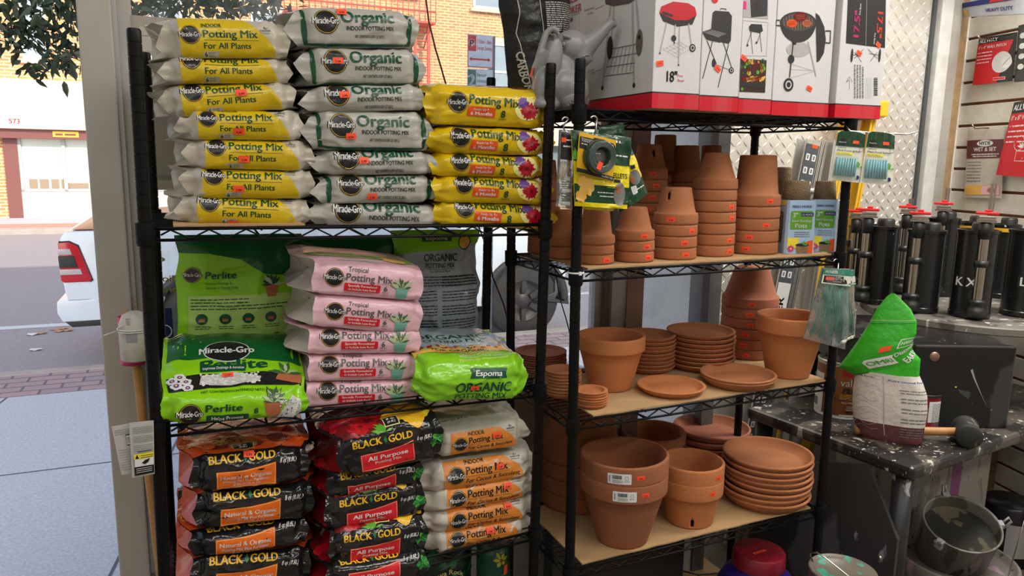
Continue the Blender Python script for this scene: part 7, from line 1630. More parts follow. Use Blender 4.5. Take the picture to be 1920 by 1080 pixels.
qx = Vector((0, 0, 1)).rotation_difference(ax).to_matrix().to_4x4(); mb = MB(); mb.lathe([(0, -.055), (rm - .006, -.055), (rm, -.050), (rm, -.034), (rm - .003, -.03), (rm - .003, .03), (rm, .034), (rm, .05), (rm - .006, .055), (0, .055)], 32, 0, T(hc.x, hc.y, rm) @ qx); mb.build('mallet_head', RB, ml)
hd = (Vector((h0.x, h0.y, 0)) - Vector((h1.x, h1.y, 0))); mb = MB(); mb.tube([hc + Vector((0, 0, rm)), Vector((hc.x, hc.y, 0)) + hd * .25 + Vector((0, 0, .032)), Vector((hc.x, hc.y, 0)) + hd * .7 + Vector((0, 0, .022)), Vector((hc.x, hc.y, 0)) + hd * 1.0 + Vector((0, 0, .017))], [.013, .013, .015, .0165], 16); mb.build('mallet_handle', WD, ml)
# ------------------------------------------------------------------ under the bench
GP = splat('sheet_dark_grey', srgb(58, 57, 56), [(srgb(92, 92, 92), 5, .54), (srgb(140, 144, 148), 14, .64)], rough=.45); DW = splat('shaker_off_white', srgb(150, 146, 136), [(srgb(120, 114, 106), 14, .56), (srgb(40, 38, 36), 40, .64)], rough=.55)
tb = .27; MU = MT @ T(0, tb, 0)
def tv(px, py, t=tb): return onv(MT, px, py, t)
a, b_, c_, d_ = tv(1704, 903), tv(1866, 812), tv(1874, 960), tv(1704, 1000); zlo = .18
sh_ = thing('paint_shaker', 'off-white paint shaker housing with a purple streak under the bench', 'paint shaker', MT @ T(a.x, tb, 0))
w = b_.x - a.x; zt = a.z; zr = b_.z; mb = MB(); pts = [(0, zlo), (w, zlo), (w, zr - .03), (w - .02, zr), (0, zr)]
bm = bmesh.new(); A_ = [bm.verts.new((x, 0, z)) for x, z in pts]; B_ = [bm.verts.new((x, .30, z)) for x, z in pts]; bm.faces.new(A_); bm.faces.new(list(reversed(B_)))
for i in range(len(pts)): bm.faces.new((A_[i], B_[i], B_[(i + 1) % len(pts)], A_[(i + 1) % len(pts)]))
bmesh.ops.recalc_face_normals(bm, faces=bm.faces[:]); bmesh.ops.bevel(bm, geom=bm.edges[:], offset=.006, segments=2, affect='EDGES'); bm.verts.index_update(); mb.add([v.co.copy() for v in bm.verts], [[v.index for v in f_.verts] for f_ in bm.faces], 0, False); bm.free(); mb.build('housing', DW, sh_)
mb = MB(); mb.box(.004, w - .02, .002, .298, zr - .001, zr + .004); mb.build('housing_top', splat('housing_top_black', (.01, .01, .01), [(srgb(180, 180, 178), 12, .66)], rough=.4), sh_)
f = Flat(); f.poly([(w * .50, zr - .004), (w * .62, zr - .004), (w * .61, zlo + .16), (w * .56, zlo + .08), (w * .50, zlo + .14)], mat('paint_purple', srgb(128, 74, 116), rough=.6), 1); mb = MB(); ms = []; f.onto(mb, plane_fn(Matrix.Identity(4)), ms, .001, .0005); mb.build('purple_streak', ms, sh_)
# shaker platform and pail
pcn = Vector(onz(Matrix.Identity(4), 1795, 1045, .26)); pl = thing('shaker_platform', 'round-lipped paint-crusted platform holding the open pail', 'shaker platform', T(pcn.x, pcn.y, 0))
mb = MB(); mb.lathe([(0, .240), (.155, .240), (.170, .246), (.175, .262), (.182, .266), (.188, .260), (.192, .23), (.192, .0), (0, 0)], 56); mb.build('platform_basin', splat('basin_grey', srgb(120, 114, 108), [(srgb(170, 140, 160), 8, .56), (srgb(50, 48, 44), 20, .62)], rough=.5), pl)
pe = thing('open_pail', 'tilted metal pail of dried dark paint under the bench', 'pail', T(pcn.x - .015, pcn.y + .02, .256) @ RY(-.10) @ RX(.42)); rp = .118; hp_ = .17
mb = MB(); mb.lathe([(0, .0), (rp * .94, .0), (rp, hp_), (rp + .004, hp_ + .001), (rp + .003, hp_ + .006), (rp - .003, hp_ + .004), (rp - .004, hp_ - .002), (rp * .93, .03)], 48); mb.build('pail_body', splat('pail_steel', srgb(140, 138, 130), [(srgb(100, 94, 86), 9, .52), (srgb(60, 56, 50), 16, .60)], rough=.4), pe)
mb = MB(); mb.lathe([(0, hp_ - .055), (rp * .6, hp_ - .056), (rp * .965, hp_ - .045)], 40); mb.build('dried_paint', splat('dried_paint_dark', srgb(38, 36, 26), [(srgb(96, 90, 66), 14, .56)], rough=.5), pe)
for a in (-2.6, -.1, 1.5):
    mb = MB(); m_ = RZ(a) @ T(rp + .002, 0, hp_ - .01); mb.box(-.006, .012, -.012, .012, -.02, .018, 0, m_, .003); mb.tube([m_ @ Vector((.012, -.008, 0)), m_ @ Vector((.03, -.006, .03)), m_ @ Vector((.026, .006, .036)), m_ @ Vector((.012, .008, .004))], .004, 8); mb.build('lid_clamp', mat('clamp_grey_paint', srgb(168, 166, 170), rough=.4), pe)
# dark sheet panel closing the bench's side
pp_ = [hit(MT, x, y, 0, 0.006) for x, y in ((1478, 905), (1540, 864), (1622, 850), (1634, 862), (1686, 1010))]
pts = [(p.y, min(p.z, .697)) for p in pp_]; pts = [(.56, pts[0][1])] + pts[1:] + [(pts[-1][0], .03), (.56, .03)]; n = len(pts)
mb = MB(); mb.add([(-.004, t, z) for t, z in pts] + [(.008, t, z) for t, z in pts], [tuple(range(n)), tuple(reversed(range(n, 2 * n)))] + [(i, n + i, n + (i + 1) % n, (i + 1) % n) for i in range(n)], 0, False)
po_ = mb.build('machine_panel', GP, None, MT); tag(po_, 'dark grey sheet-metal panel closing the side of the bench', 'panel')
p_ = hit(MT, 1652, 1045, 0, .004); mb = MB(); mb.lathe([(0, .006), (.005, .005), (.008, .002), (.009, 0)], 20, 0, T(-.004, p_.y, p_.z) @ RY(-PI / 2)); mb.build('panel_screw', CHR, po_)
# brown cartons and blue tub at the far right under the bench
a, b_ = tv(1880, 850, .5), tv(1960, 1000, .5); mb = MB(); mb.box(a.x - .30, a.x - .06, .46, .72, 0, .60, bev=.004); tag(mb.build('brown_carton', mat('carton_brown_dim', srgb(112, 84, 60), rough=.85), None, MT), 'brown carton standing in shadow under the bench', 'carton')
a = tv(1850, 835, .42); mb = MB(); mb.box(a.x - .10, a.x + .5, .42, .47, a.z - .03, a.z + .03, bev=.006); tag(mb.build('blue_beam', mat('beam_blue', srgb(30, 72, 118), rough=.5), None, MT), 'blue steel beam running under the bench', 'beam')
P = Vector(onz(Matrix.Identity(4), 1905, 1010, .12)); o = thing('paint_tub', 'dark tub with a pale label under the bench beside the carton', 'paint can', T(P.x, P.y + .06, 0)); mb = MB(); mb.lathe([(0, 0), (.09, 0), (.095, .24), (.09, .26), (0, .26)], 36); mb.build('can_body', mat('tub_black', (.02, .02, .024), rough=.3), o)
f = Flat(); f.rect(-.06, .02, .05, .19, CSIL, 1); f.rect(.03, .07, .05, .19, SNV, 1); f.cut(.02); mb = MB(); ms = []; f.onto(mb, lambda v, off: np.stack([(.0955 + off) * np.sin(v[:, 0] / .095), -(.0955 + off) * np.cos(v[:, 0] / .095), v[:, 1]], 1), ms, .001, .0005); mb.build('printed_label', ms, o)
# gallon can with teal paint and a bail handle, in front
cp = Vector(onz(Matrix.Identity(4), 1580, 1074, .50)); o = thing('paint_can', 'open-lidded paint can with teal drips and raised wire handle', 'paint can', T(cp.x, cp.y, .21)); r_ = .086
mb = MB(); mb.lathe([(0, 0), (r_, 0), (r_, .29)], 48); mb.build('can_body', TIN, o); mb = MB(); mb.lathe([(r_, .29), (r_ + .003, .294), (r_ + .002, .299), (r_ - .003, .300), (r_ - .007, .294), (r_ - .013, .297), (r_ - .019, .291), (0, .291)], 56); mb.build('can_lid', splat('lid_teal_drips', srgb(104, 96, 84), [(srgb(60, 150, 126), 14, .54), (srgb(180, 176, 168), 60, .68)], rough=.4), o)
v0, v1 = Vector(onv(MT, 1533, 1033, 0.0)), None; mb = MB(); h1_ = (T(cp.x, cp.y, .21).inverted() @ Vector(onz(Matrix.Identity(4), 1532, 1036, .545))); mb.tube([(r_ * .3, -r_ * .98, .27), (.0, -r_ * .70, .305), h1_ + Vector((.02, -.01, -.010)), h1_, h1_ + Vector((-.012, .02, -.012)), (-r_ * .72, r_ * .55, .29)], .0022, 8); mb.build('bail_handle', CHR, o)
mb = MB(); mb.lathe([(0, 0), (.105, 0), (.118, .20), (.112, .209), (0, .209)], 40); tag(mb.build('plastic_bucket', BKP, None, T(cp.x, cp.y, 0)), 'black bucket under the teal-dripped paint can', 'bucket')
# bail wire standing up at far right
mb = MB(); w0 = Vector(onz(Matrix.Identity(4), 1885, 1100, .25)); mb.tube([w0, Vector(onv(MT, 1925, 950, (MTi @ w0).y)) and MT @ onv(MT, 1932, 935, (MTi @ w0).y)], .002, 8); wo = mb.build('bail_wire', CHR); put(wo, w0); tag(wo, 'thin bright bail wire standing up at the lower corner', 'wire')
# under the pot rack: jar on a carton, small tins
jb = thing('plastic_jar', 'purple plastic jar with a dark red screw lid under the pot rack', 'jar'); jz = .135; jt = onz(Matrix.Identity(4), 1424, 1030, .435); jb.matrix_world = T(jt.x, jt.y, jz) @ RZ(.5); rl = .078
PUR = mat('jar_purple', srgb(52, 32, 128), rough=.35); RLD = mat('jar_lid_red', srgb(150, 20, 38), rough=.42, noise=(14, .5, srgb(112, 24, 44)))
mb = MB(); S4 = lambda r, z, k=.0: [(r * (1 + k * abs(math.sin(2 * a))) * math.cos(a), r * (1 + k * abs(math.sin(2 * a))) * math.sin(a), z) for a in [2 * PI * i / 48 for i in range(48)]]
mb.grid([S4(.098, 0, .10), S4(.112, .012, .12), S4(.114, .15, .12), S4(.108, .19, .10), S4(.094, .225, .05), S4(.074, .244, 0), S4(.072, .262, 0)], 0, wrap=True); jbody = mb.build('jar_body', PUR, jb)
mb = MB(); mb.lathe([(rl, .250), (rl + .001, .254), (rl, .292), (rl - .004, .298), (0, .300)], 56); lo_ = mb.build('screw_lid', RLD, jb, sharp=50)
f = Flat(); f.rect(-.026, .026, -.005, .005, STK, 1); f.scribble(-.021, .021, -.002, .005, STKD, 2, 4); mb = MB(); ms = []; A_ = np.array(RZ(-.55)); f.onto(mb, lambda v, off: np.stack([v[:, 0] * .95 - .012, v[:, 1] - .012, np.full(len(v), .3003 + off)], 1), ms, .0004, .0003); so = mb.build('price_sticker', ms, lo_)
mb = MB(); mb.tube([(.085, -.085, .205), (.118, -.105, .19), (.122, -.108, .12), (.092, -.09, .08)], .014, 12); mb.build('jar_handle', PUR, jb)
f = Flat(); f.rect(-.11, .01, .02, .13, CSIL, 1); f.cut(.02); mb = MB(); ms = []; f.onto(mb, lambda v, off: np.stack([(.1235 + off) * np.sin(v[:, 0] / .118 - .6), -(.1235 + off) * np.cos(v[:, 0] / .118 - .6), v[:, 1]], 1), ms, .001, .0005); mb.build('jar_label', ms, jb)
mb = MB(); mb.box(-.17, .15, -.14, .14, 0, .134, bev=.003); tag(mb.build('low_carton', KRAFT, None, T(jt.x, jt.y, 0) @ RZ(.4)), 'flat brown carton under the purple jar', 'carton')
c1 = Vector(onz(Matrix.Identity(4), 1300, 1078, .12)); mb = MB(); mb.box(-.10, .10, -.07, .09, 0, .115, bev=.003); tag(mb.build('low_carton', KRAFT, None, T(c1.x, c1.y + .06, 0) @ RZ(.43)), 'small brown carton under the pot rack beside the black cord', 'carton')
for k, (px, py, rr, hh, lab) in enumerate(((1517, 1048, .036, .16, 'small dented silver tin with open top beside the teal can'), (1487, 1044, .030, .15, 'narrow silver tin behind the purple jar'))):
    P = Vector(onz(Matrix.Identity(4), px, py, hh)); o = thing('silver_tin', lab, 'tin', T(P.x, P.y, 0)); mb = MB(); mb.lathe([(0, 0), (rr, 0), (rr, hh), (rr + .001, hh + .002), (rr - .003, hh + .001), (rr - .004, hh - .02), (0, hh - .022)], 32); mb.build('can_body', splat('tin_dull', srgb(120, 116, 110), [(srgb(80, 78, 74), 9, .55)], rough=.35), o)
mb = MB(); w = [Vector(onz(Matrix.Identity(4), x, y, .17)) for x, y in ((1215, 1052), (1235, 1066), (1270, 1068), (1310, 1078), (1350, 1074), (1390, 1080))]; mb.tube(w, .003, 8); wo = mb.build('power_cord', BKP); put(wo, w[0]); tag(wo, 'black cord trailing under the pot rack', 'cord')
# dark equipment behind the racks' lowest level
mb = MB(); mb.box(1.02, 1.50, .24, .30, 0, .52, bev=.004); tag(mb.build('machine_panel', mat('panel_charcoal', srgb(44, 43, 43), rough=.5), None, MS), 'charcoal metal panel standing behind the purple jar', 'panel')
# ladders behind the pot rack
ALD = mat('ladder_aluminium', srgb(206, 204, 200), rough=.32, metal=.75); YLD = mat('ladder_yellow', srgb(224, 178, 44), rough=.45)
def rail(mb, a, b, w=.022, d=.055, mi=0):
    a = Vector(a); b = Vector(b); z = (b - a).normalized(); x = Vector((1, 0, 0)); y = z.cross(x).normalized(); x = y.cross(z); L = (b - a).length
    M_ = Matrix((( x.x, y.x, z.x, a.x), (x.y, y.y, z.y, a.y), (x.z, y.z, z.z, a.z), (0, 0, 0, 1)))
    mb.box(-w / 2, w / 2, -d / 2, -d / 2 + .006, 0, L, mi, M_); mb.box(-w / 2, w / 2, d / 2 - .006, d / 2, 0, L, mi, M_); mb.box(-.003, .003, -d / 2, d / 2, 0, L, mi, M_)
VL = .75; la = [onv(MS, 1519, 250, VL), onv(MS, 1404, 810, VL)]; lb = [onv(MS, 1560, 250, VL), onv(MS, 1475, 810, VL)]
ld = thing('aluminium_ladder', 'aluminium extension ladder leaning behind the pot rack', 'ladder', MS @ T(la[1].x, VL, 0))
def ext(p, q, z): t = (z - p.z) / (q.z - p.z); return p + (q - p) * t
O_ = Vector((la[1].x, VL, 0)); bl, br_ = ext(*la, .02) - O_, ext(*lb, .02) - O_; tl_, tr_ = ext(*la, 1.70) - O_, ext(*lb, 1.70) - O_
for (x, y, wd) in ((bl, tl_, .070), (br_, tr_, .022)):
    mb = MB(); rail(mb, x, y, wd); mb.build('side_rail', ALD, ld)
for k in range(3):
    mb = MB(); d2 = Vector((.032 + .020 * k, 0, 0)); rail(mb, bl + d2 + Vector((.02, .02, 0)), tl_ + d2 + Vector((.02, .02, 0)), .014); mb.build('side_rail', ALD, ld)
for k in range(6):
    t = .08 + .16 * k; mb = MB(); mb.tube([bl.lerp(tl_, t), br_.lerp(tr_, t)], .015, 10); mb.build('rung', ALD, ld)
f = Flat(); LN = (tl_ - bl).length
f.rect(-.034, .034, LN * .10, LN * .99, mat('label_charcoal', srgb(72, 78, 84), rough=.5), 1); f.rect(-.004, .026, LN * .982, LN * .99, kRB, 2)
for k in range(28):
    for x in (-.016, .016):
        if 11 <= k <= 17: continue
        f.rect(x - .010, x + .010, LN * (.115 + .031 * k), LN * (.115 + .031 * k) + .026, WHITE, 2, r=.003); f.rect(x - .005, x + .004, LN * (.115 + .031 * k) + .005, LN * (.115 + .031 * k) + .021, GREY, 3)
f.rect(-.033, .033, LN * .47, LN * .66, CART, 2); f.text('WERNER', .012, LN * .485, .030, kBK, 3, w=.24, bold=.03, rot=PI / 2)
dz = (tl_ - bl).normalized(); ang = math.atan2(dz.x, dz.z); mb = MB(); ms = []; f.onto(mb, plane_fn(T(bl.x, bl.y - .0285, bl.z) @ RY(ang)), ms, .001, .0006); mb.build('warning_label', ms, ld)
ya = [onv(MS, 1592, 200, .855), onv(MS, 1560, 360, .855)]; yl = thing('yellow_step_ladder', 'yellow fibreglass step ladder behind the end of the pot rack', 'ladder', MS @ T(ya[1].x, .855, 0)); O_ = Vector((ya[1].x, .855, 0))
y0, y1 = ext(*ya, .02) - O_, ext(*ya, 1.83) - O_
mb = MB(); rail(mb, y0, y1, .03, .05); mb.build('side_rail', YLD, yl); mb = MB(); rail(mb, y0 + Vector((.17, .0, 0)), y1 + Vector((.13, 0, 0)), .03, .05); mb.build('side_rail', YLD, yl)
for k in range(5): mb = MB(); p0_, p1_ = y0.lerp(y1, .12 + .19 * k), (y0 + Vector((.17, 0, 0))).lerp(y1 + Vector((.13, 0, 0)), .12 + .19 * k); mb.box(p0_.x, p1_.x, p0_.y - .04, p0_.y + .04, p0_.z - .01, p0_.z + .012); mb.build('tread', ALD, yl)
mb = MB(); mb.box(y1.x - .03, y1.x + .17, y1.y - .06, y1.y + .06, y1.z - .02, y1.z + .05, bev=.008); mb.build('top_cap', YLD, yl)
# ------------------------------------------------------------------ slat wall display
def wpt(px, py, off): return hit(MW, px, py, 1, -off)
def wquad(c, off): return [MW @ wpt(x, y, off) for x, y in c]
SBK = mat('pack_black', (.013, .013, .014), rough=.2); SRD = mat('pack_red', srgb(206, 18, 34), rough=.28); OW = np.array(MW.to_3x3() @ Vector((0, -1, 0)))
def whook(px, py, px2, py2, off, label):
    a = wpt(px2, py2, .0); b = wpt(px, py, off); mb = MB(); w = [MW @ a, MW @ Vector((a.x, -off * .85, a.z - .004)), MW @ Vector((a.x, -off, a.z + .012))]; mb.tube(w, .0028, 8); o = mb.build('display_hook', CHR); put(o, w[0]); tag(o, label, 'hook')
whook(1812, 58, 1880, 74, .13, 'steel slat wall hook above the wall patch packs'); whook(1808, 228, 1862, 240, .11, 'steel slat wall hook holding the clear wash kit')
def p_all(size):
    def d(f):
        f.poly([(0, .0), (.66, .0), (.95, .86), (0, .86)] if size < 5 else [(0, 0), (1, 0), (1, .84), (0, .84)], SRD, 1); f.text('ALLWAY', .04, .88, .075, kWH, 2, w=.52, bold=.05, shear=.1); f.text(f'{size}" x {size}" WALL PATCH', .05, .75, .06, kWH, 2, w=.74, bold=.03)
        for k in range(4): f.scribble(.05, .45, .66 - .07 * k, .028, kWH, 2, k)
        if size < 5: f.disc(.72, .42, .24, CART, 3, ry=.22); f.disc(.84, .40, .13, kWH, 4, ry=.12); f.line([(.76, .34), (.92, .50)], .012, kGR, 5); f.rect(.56, .86, .05, .11, kWH, 3); f.rect(.57, .85, .06, .10, SRD, 4)
        else:
            f.ring(.35, .44, .10, .008, kWH, 2); f.rect(.32, .62, .20, .34, kWH, 2); f.rect(.33, .61, .21, .33, SRD, 3); plant(f, .45, .38, .12, kWH, 4, 3, 2, False)
    return d
def wpack(cs, off, T_, base, draw, label, cat='wall patch', group=None):
    sh = Sheet(*wquad(cs, off), T_, OW, seed=int(cs[0][0]), wr=.5, top=.02, pw=6); return pack('wall_patch_pack' if cat == 'wall patch' else 'repair_kit', sh, base, flatU(draw, step=.1), label, cat, group)
wpack([(1836, 72), (1908, 60), (1898, 152), (1824, 160)], .030, .012, SBK, p_all(4), 'small black and red wall patch pack on the upper hook')
wpack([(1910, 48), (1962, 36), (1955, 150), (1902, 154)], .050, .012, mat('pack_charcoal', (.03, .032, .03), rough=.3), lambda f: ([f.disc(.25, .8 - .18 * k, .12, kWH, 2, ry=.05) for k in range(4)], f.scribble(.5, .9, .7, .03, kWH, 2, 1)), 'charcoal tool pack with white pictograms on the upper hook')
wpack([(1902, 192), (1990, 176), (1972, 336), (1868, 328)], .045, .014, SBK, p_all(8), 'large red wall patch pack hanging beside the clear kit')
def p_hyde(f): f.rect(.0, 1, .56, .82, mat('print_maroon', srgb(98, 42, 46), rough=.4), 1); f.disc(.52, .77, .22, kWH, 2, ry=.045); f.text('HYDE', .52, .748, .05, kBK, 3, w=.30, bold=.05, al='C'); f.text('WET & SET', .52, .66, .055, kWH, 2, w=.62, bold=.03, al='C'); f.scribble(.15, .9, .61, .022, kWH, 2, 1); f.scribble(.2, .85, .58, .022, kWH, 2, 2); [f.scribble(.06, .45, .50 - .045 * k, .020, GREY, 2, k) for k in range(7)]; f.rect(.04, .96, .04, .18, kAM, 2); f.rect(.5, .95, .05, .17, PNK, 3); f.disc(.75, .11, .1, kTC, 4, ry=.04)
hk = wpack([(1816, 240), (1884, 236), (1878, 372), (1808, 370)], .018, .006, mat('kit_backing', srgb(196, 188, 176), rough=.35), p_hyde, 'clear wash repair kit with a maroon band on the lower hook', 'repair kit')
wpack([(1793, 8), (1930, -22), (1930, 26), (1812, 32)], .10, .03, mat('box_silver', srgb(176, 178, 184), rough=.3), lambda f: (f.rect(0, 1, .62, 1, SNV, 1), f.poly([(.5, .66), (.72, .66), (.78, .98), (.56, .98)], SRD, 2), f.text('HEAVY DUTY', .42, .2, .18, SNV, 2, w=.4, bold=.03), f.rect(0.02, .12, .1, .5, kAM, 2)), 'silver and navy heavy duty pack at the top of the slat wall', 'repair kit')

# ------------------------------------------------------------------ by the door jamb, window notes, wires
def s_at(px, py, v): return onv(MS, px, py, v)
PINK = mat('cup_magenta', srgb(196, 34, 96), rough=.35); WPL = mat('bottle_white', srgb(206, 202, 196), rough=.4, noise=(30, .3, srgb(186, 180, 172))); BAM = mat('bamboo', srgb(196, 152, 92), rough=.5, noise=(9, .5, srgb(176, 130, 72)))
VJ = .30; p0 = s_at(250, 668, VJ); rr = .033
mg = thing('magenta_cup', 'magenta cup tied behind the rack post beside the door jamb', 'cup', MS @ T(p0.x, VJ + .05, s_at(250, 690, VJ).z)); hh = s_at(250, 600, VJ).z - s_at(250, 690, VJ).z; mb = MB(); mb.lathe([(0, 0), (rr, 0), (rr, .004), (rr * .97, hh), (rr * .9, hh), (rr * .9, .01), (0, .01)], 36); mb.build('cup_body', PINK, mg)
q0, q1 = s_at(254, 672, VJ), s_at(254, 582, VJ); wb = thing('white_bottle', 'upside-down white plastic bottle strapped to the rack post', 'bottle', MS @ T(q0.x + .004, VJ - .01, q0.z)); H_ = q1.z - q0.z; mb = MB(); mb.lathe([(0, 0), (.030, 0), (.034, .004), (.034, H_ - .03), (.026, H_ - .008), (.012, H_), (0, H_)], 40); mb.build('bottle_body', WPL, wb)
f = Flat(); f.rect(-.018, .006, H_ * .42, H_ * .66, mat('label_patch_grey', srgb(150, 152, 156), rough=.4), 1); f.text('HYB', -.006, H_ * .78, .010, GREY, 1, w=.016, rot=PI / 2); f.cut(.006); mb = MB(); ms = []; f.onto(mb, lambda v, off: np.stack([(.0342 + off) * np.sin(v[:, 0] / .034), -(.0342 + off) * np.cos(v[:, 0] / .034), v[:, 1]], 1), ms, .0006, .0004); mb.build('torn_label', ms, wb)
mb = MB()
for zz in (.62, .66): mb.tube([(.0365 * math.cos(a * PI / 12), .0365 * math.sin(a * PI / 12), H_ * zz) for a in range(24)], .0016, 6, closed=True)
t0 = MS.inverted() @ wb.matrix_world @ Vector((-.034, -.01, H_ * .64)); e = [s_at(195, 629, VJ - .06) - Vector((q0.x + .004, VJ - .01, q0.z)), s_at(228, 612, VJ - .04) - Vector((q0.x + .004, VJ - .01, q0.z))]
mb.tube([(-.034, -.01, H_ * .64), e[0]], .0014, 6); mb.tube([(-.034, -.006, H_ * .67), e[1]], .0014, 6); mb.build('cable_tie', WHITE, wb)
st = []
for k, (a, b, r_, lab) in enumerate((((243, 590), (300, 1075), .0095, 'thick bamboo stake leaning behind the rack corner post'), ((236, 580), (262, 745), .005, 'thin bamboo stake beside the door jamb'), ((262, 690), (268, 760), .0055, 'short bamboo stake tied behind the bottle'))):
    v_ = .33 if k != 1 else .36; A_, B_ = s_at(*a, v_), s_at(*b, v_)
    if k == 0: A_ = s_at(250, 640, v_); t = (0.0 - A_.z) / (B_.z - A_.z); B_ = A_ + (B_ - A_) * t
    mb = MB(); n = 7; pts = []; rs = []
    for i in range(n * 3 + 1):
        t = i / (n * 3); pts.append((A_.lerp(B_, t)) - A_); rs.append(r_ * (1.08 if i % 3 == 0 else 1.0))
    mb.tube(pts, rs, 12); tag(mb.build('bamboo_stake', BAM, None, MS @ Matrix.Translation(A_)), lab, 'garden stake')
    if k == 0: m2 = MB(); m2.tube([(pts[4].x + .018 * math.cos(i * PI / 6), pts[4].y + .014 * math.sin(i * PI / 6), pts[4].z) for i in range(12)], .002, 6, closed=True); m2.build('tie_band', WHITE, bpy.context.scene.objects[-1] if False else [o for o in bpy.data.objects if o.name.startswith('bamboo_stake')][0])
# paper tags hanging on the post
def tagpaper(cs, v, draw, label, seed):
    pts = [MA @ onv(MA, x, y, v) for x, y in cs]; sh = Sheet(*pts, .0006, out_dir(MA), seed=seed, wr=.5); pack('paper_tag', sh, mat('paper_grey', srgb(186, 184, 180), rough=.7), flatU(draw, step=.12), label, 'paper tag')
def p_t1(f):
    for k in range(3): f.scribble(.1, .8, .90 - .04 * k, .016, GREY, 1, k)
    f.rect(.55, .98, .58, .80, kBK, 1); f.rect(.57, .96, .60, .78, WHITE, 2); [f.rect(.60 + .05 * k, .62 + .05 * k, .62, .76, kBK, 3) for k in range(7)]; [f.scribble(.1, .95, .50 - .05 * k, .014, GREY, 1, k) for k in range(9)]
def p_t2(f):
    [f.scribble(.12, .96, .90 - .033 * k, .016, GREY, 1, k) for k in range(14) if k not in (4, 9)]; f.scribble(.3, .9, .455, .022, kBK, 1, 3); f.rect(.12, .98, .03, .43, kBK, 1); f.rect(.14, .97, .19, .42, WHITE, 2); f.rect(.12, .98, .33, .43, SYE, 3); f.poly([(.18, .34), (.34, .34), (.26, .42)], kBK, 4); f.scribble(.42, .95, .38, .02, kBK, 4, 1); f.scribble(.42, .95, .345, .02, kBK, 4, 2); f.poly([(.45, .25), (.6, .30), (.8, .32), (.75, .26), (.6, .22)], kBK, 4); [f.scribble(.2, .9, .15 - .035 * k, .016, WHITE, 4, k) for k in range(3)]
tagpaper([(209, 800), (250, 793), (264, 884), (228, 890)], -.012, p_t1, 'grey printed paper tag with barcode beside the corner post', 301)
tagpaper([(242, 793), (288, 788), (290, 888), (248, 896)], -.022, p_t2, 'white paper tag with yellow warning band on the corner post', 302)
# notices stuck on the window glass, seen from behind
NB = mat('notice_back', srgb(176, 168, 154), rough=.8); ND = mat('notice_back_dark', srgb(140, 136, 126), rough=.8)
def notice(x0, y0, x1, y1, label, draw=None, base=NB):
    a, b = s_at(x0, y1, .500), s_at(x1, y0, .500); W, H = b.x - a.x, b.z - a.z; mb = MB(); mb.box(0, W, 0, .0012, 0, H); ms = [base]
    if draw: f = Flat(); draw(f, W, H); f.onto(mb, plane_fn(T(0, 0, 0)), ms, .0006, .0003)
    o = mb.build('window_notice', ms, None, MS @ T(a.x, .500, a.z)); tag(o, label, 'notice')
notice(222, 36, 345, 100, 'pale paper notice taped high on the window glass', lambda f, W, H: (f.rect(W * .32, W, H * .1, H * .72, mat('notice_pale', srgb(196, 190, 178), rough=.8), 1), f.line([(W * .34, H * .5), (W, H * .48)], .002, ND, 2)))
notice(222, 122, 335, 356, 'large paper poster back on the window behind the corner post', lambda f, W, H: (f.rect(W * .12, W, H * .08, H * .90, ND, 1), f.rect(W * .22, W, H * .12, H * .82, mat('notice_mid', srgb(160, 154, 142), rough=.8), 2), [f.rect(W * .24, W * .30, H * (.2 + .09 * k), H * (.245 + .09 * k), NB, 3) for k in range(6)]))
YD = mat('decal_faded_gold', srgb(176, 164, 110), rough=.6)
a, b = s_at(252, 560, .5005), s_at(345, 470, .5005); W, H = b.x - a.x, b.z - a.z; f = Flat(); f.line([(0, H * .82), (W * .3, H), (W * .62, H * .82), (W * .3, H * .66), (0, H * .82)], .005, YD, 1)
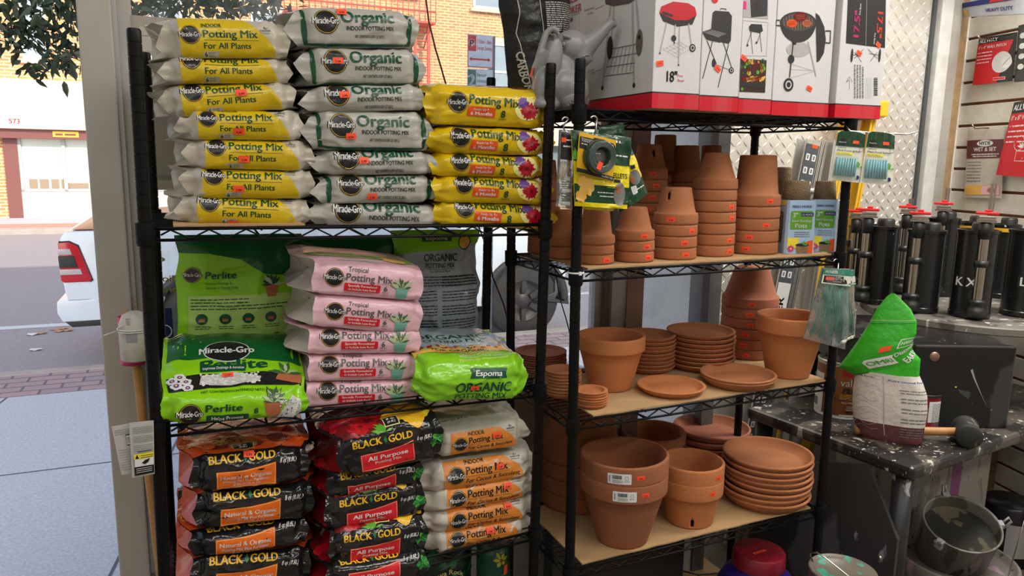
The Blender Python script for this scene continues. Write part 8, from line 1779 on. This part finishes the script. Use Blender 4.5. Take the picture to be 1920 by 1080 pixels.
for (s_, z, w) in (('audio', .34, .7), ('recording', .10, 1.0)):
    g = Flat(); g.text(s_, 0, H * z, .016, YD, 1, w=W * w * .8, bold=.03)
    for v, ff, m, lv in g.L: f.L.append((np.stack([W * 1.1 - v[:, 0], v[:, 1]], 1), [tuple(reversed(q)) for q in ff], m, lv))
mb = MB(); ms = []; f.onto(mb, plane_fn(T(0, 0, 0)), ms, .0004, .0002); tag(mb.build('window_decal', ms, None, MS @ T(a.x, .5025, a.z)), 'faded gold eye decal with mirrored lettering on the window', 'decal')
a, b = s_at(285, 660, .49), s_at(322, 578, .49); mb = MB(); mb.box(0, b.x - a.x, 0, .0012, 0, b.z - a.z); ms = [SNV]; f = Flat(); W, H = b.x - a.x, b.z - a.z; f.ring(W * .62, H * .45, W * .34, .003, WHITE, 1); f.onto(mb, plane_fn(T(0, 0, 0)), ms, .0006, .0003); tag(mb.build('window_notice', ms, None, MS @ T(a.x, .498, a.z)), 'navy sticker with white ring low on the window by the post', 'notice')
# wires hanging in the window
for k, (pts, rr, lab) in enumerate((([(795, -30), (804, 40), (816, 90), (828, 130), (838, 165), (850, 260), (880, 380), (915, 470), (924, 520), (944, 570), (962, 640), (975, 720)], .0024, 'dark cable hanging down the window behind the yellow bags'), ([(1040, 505), (1050, 560), (1062, 600), (1072, 640), (1078, 700)], .0018, 'thin black wire running down behind the pot rack post'))):
    mb = MB(); w = [MS @ s_at(x, y, .485 if k == 0 else .40) for x, y in pts]; sm = []
    for i in range(len(w) - 1): sm += [w[i].lerp(w[i + 1], t) for t in (0, .33, .66)]
    mb.tube(sm + [w[-1]], rr, 8); o = mb.build('hanging_cable', mat('cable_dark_red', srgb(60, 18, 18), rough=.5) if k == 0 else BKP); put(o, w[0]); tag(o, lab, 'cable')
# small black box standing outside on the sidewalk
p = onz(MS, 1036, 690, SWZ); mb = MB(); mb.box(-.12, .12, -.1, .1, 0, .55, bev=.01); tag(mb.build('street_box', BKP, None, MS @ T(p.x, 3.2, SWZ)), 'small black box standing on the sidewalk outside the window', 'box')
struct(MB().build('x',KRAFT)) if 0 else None
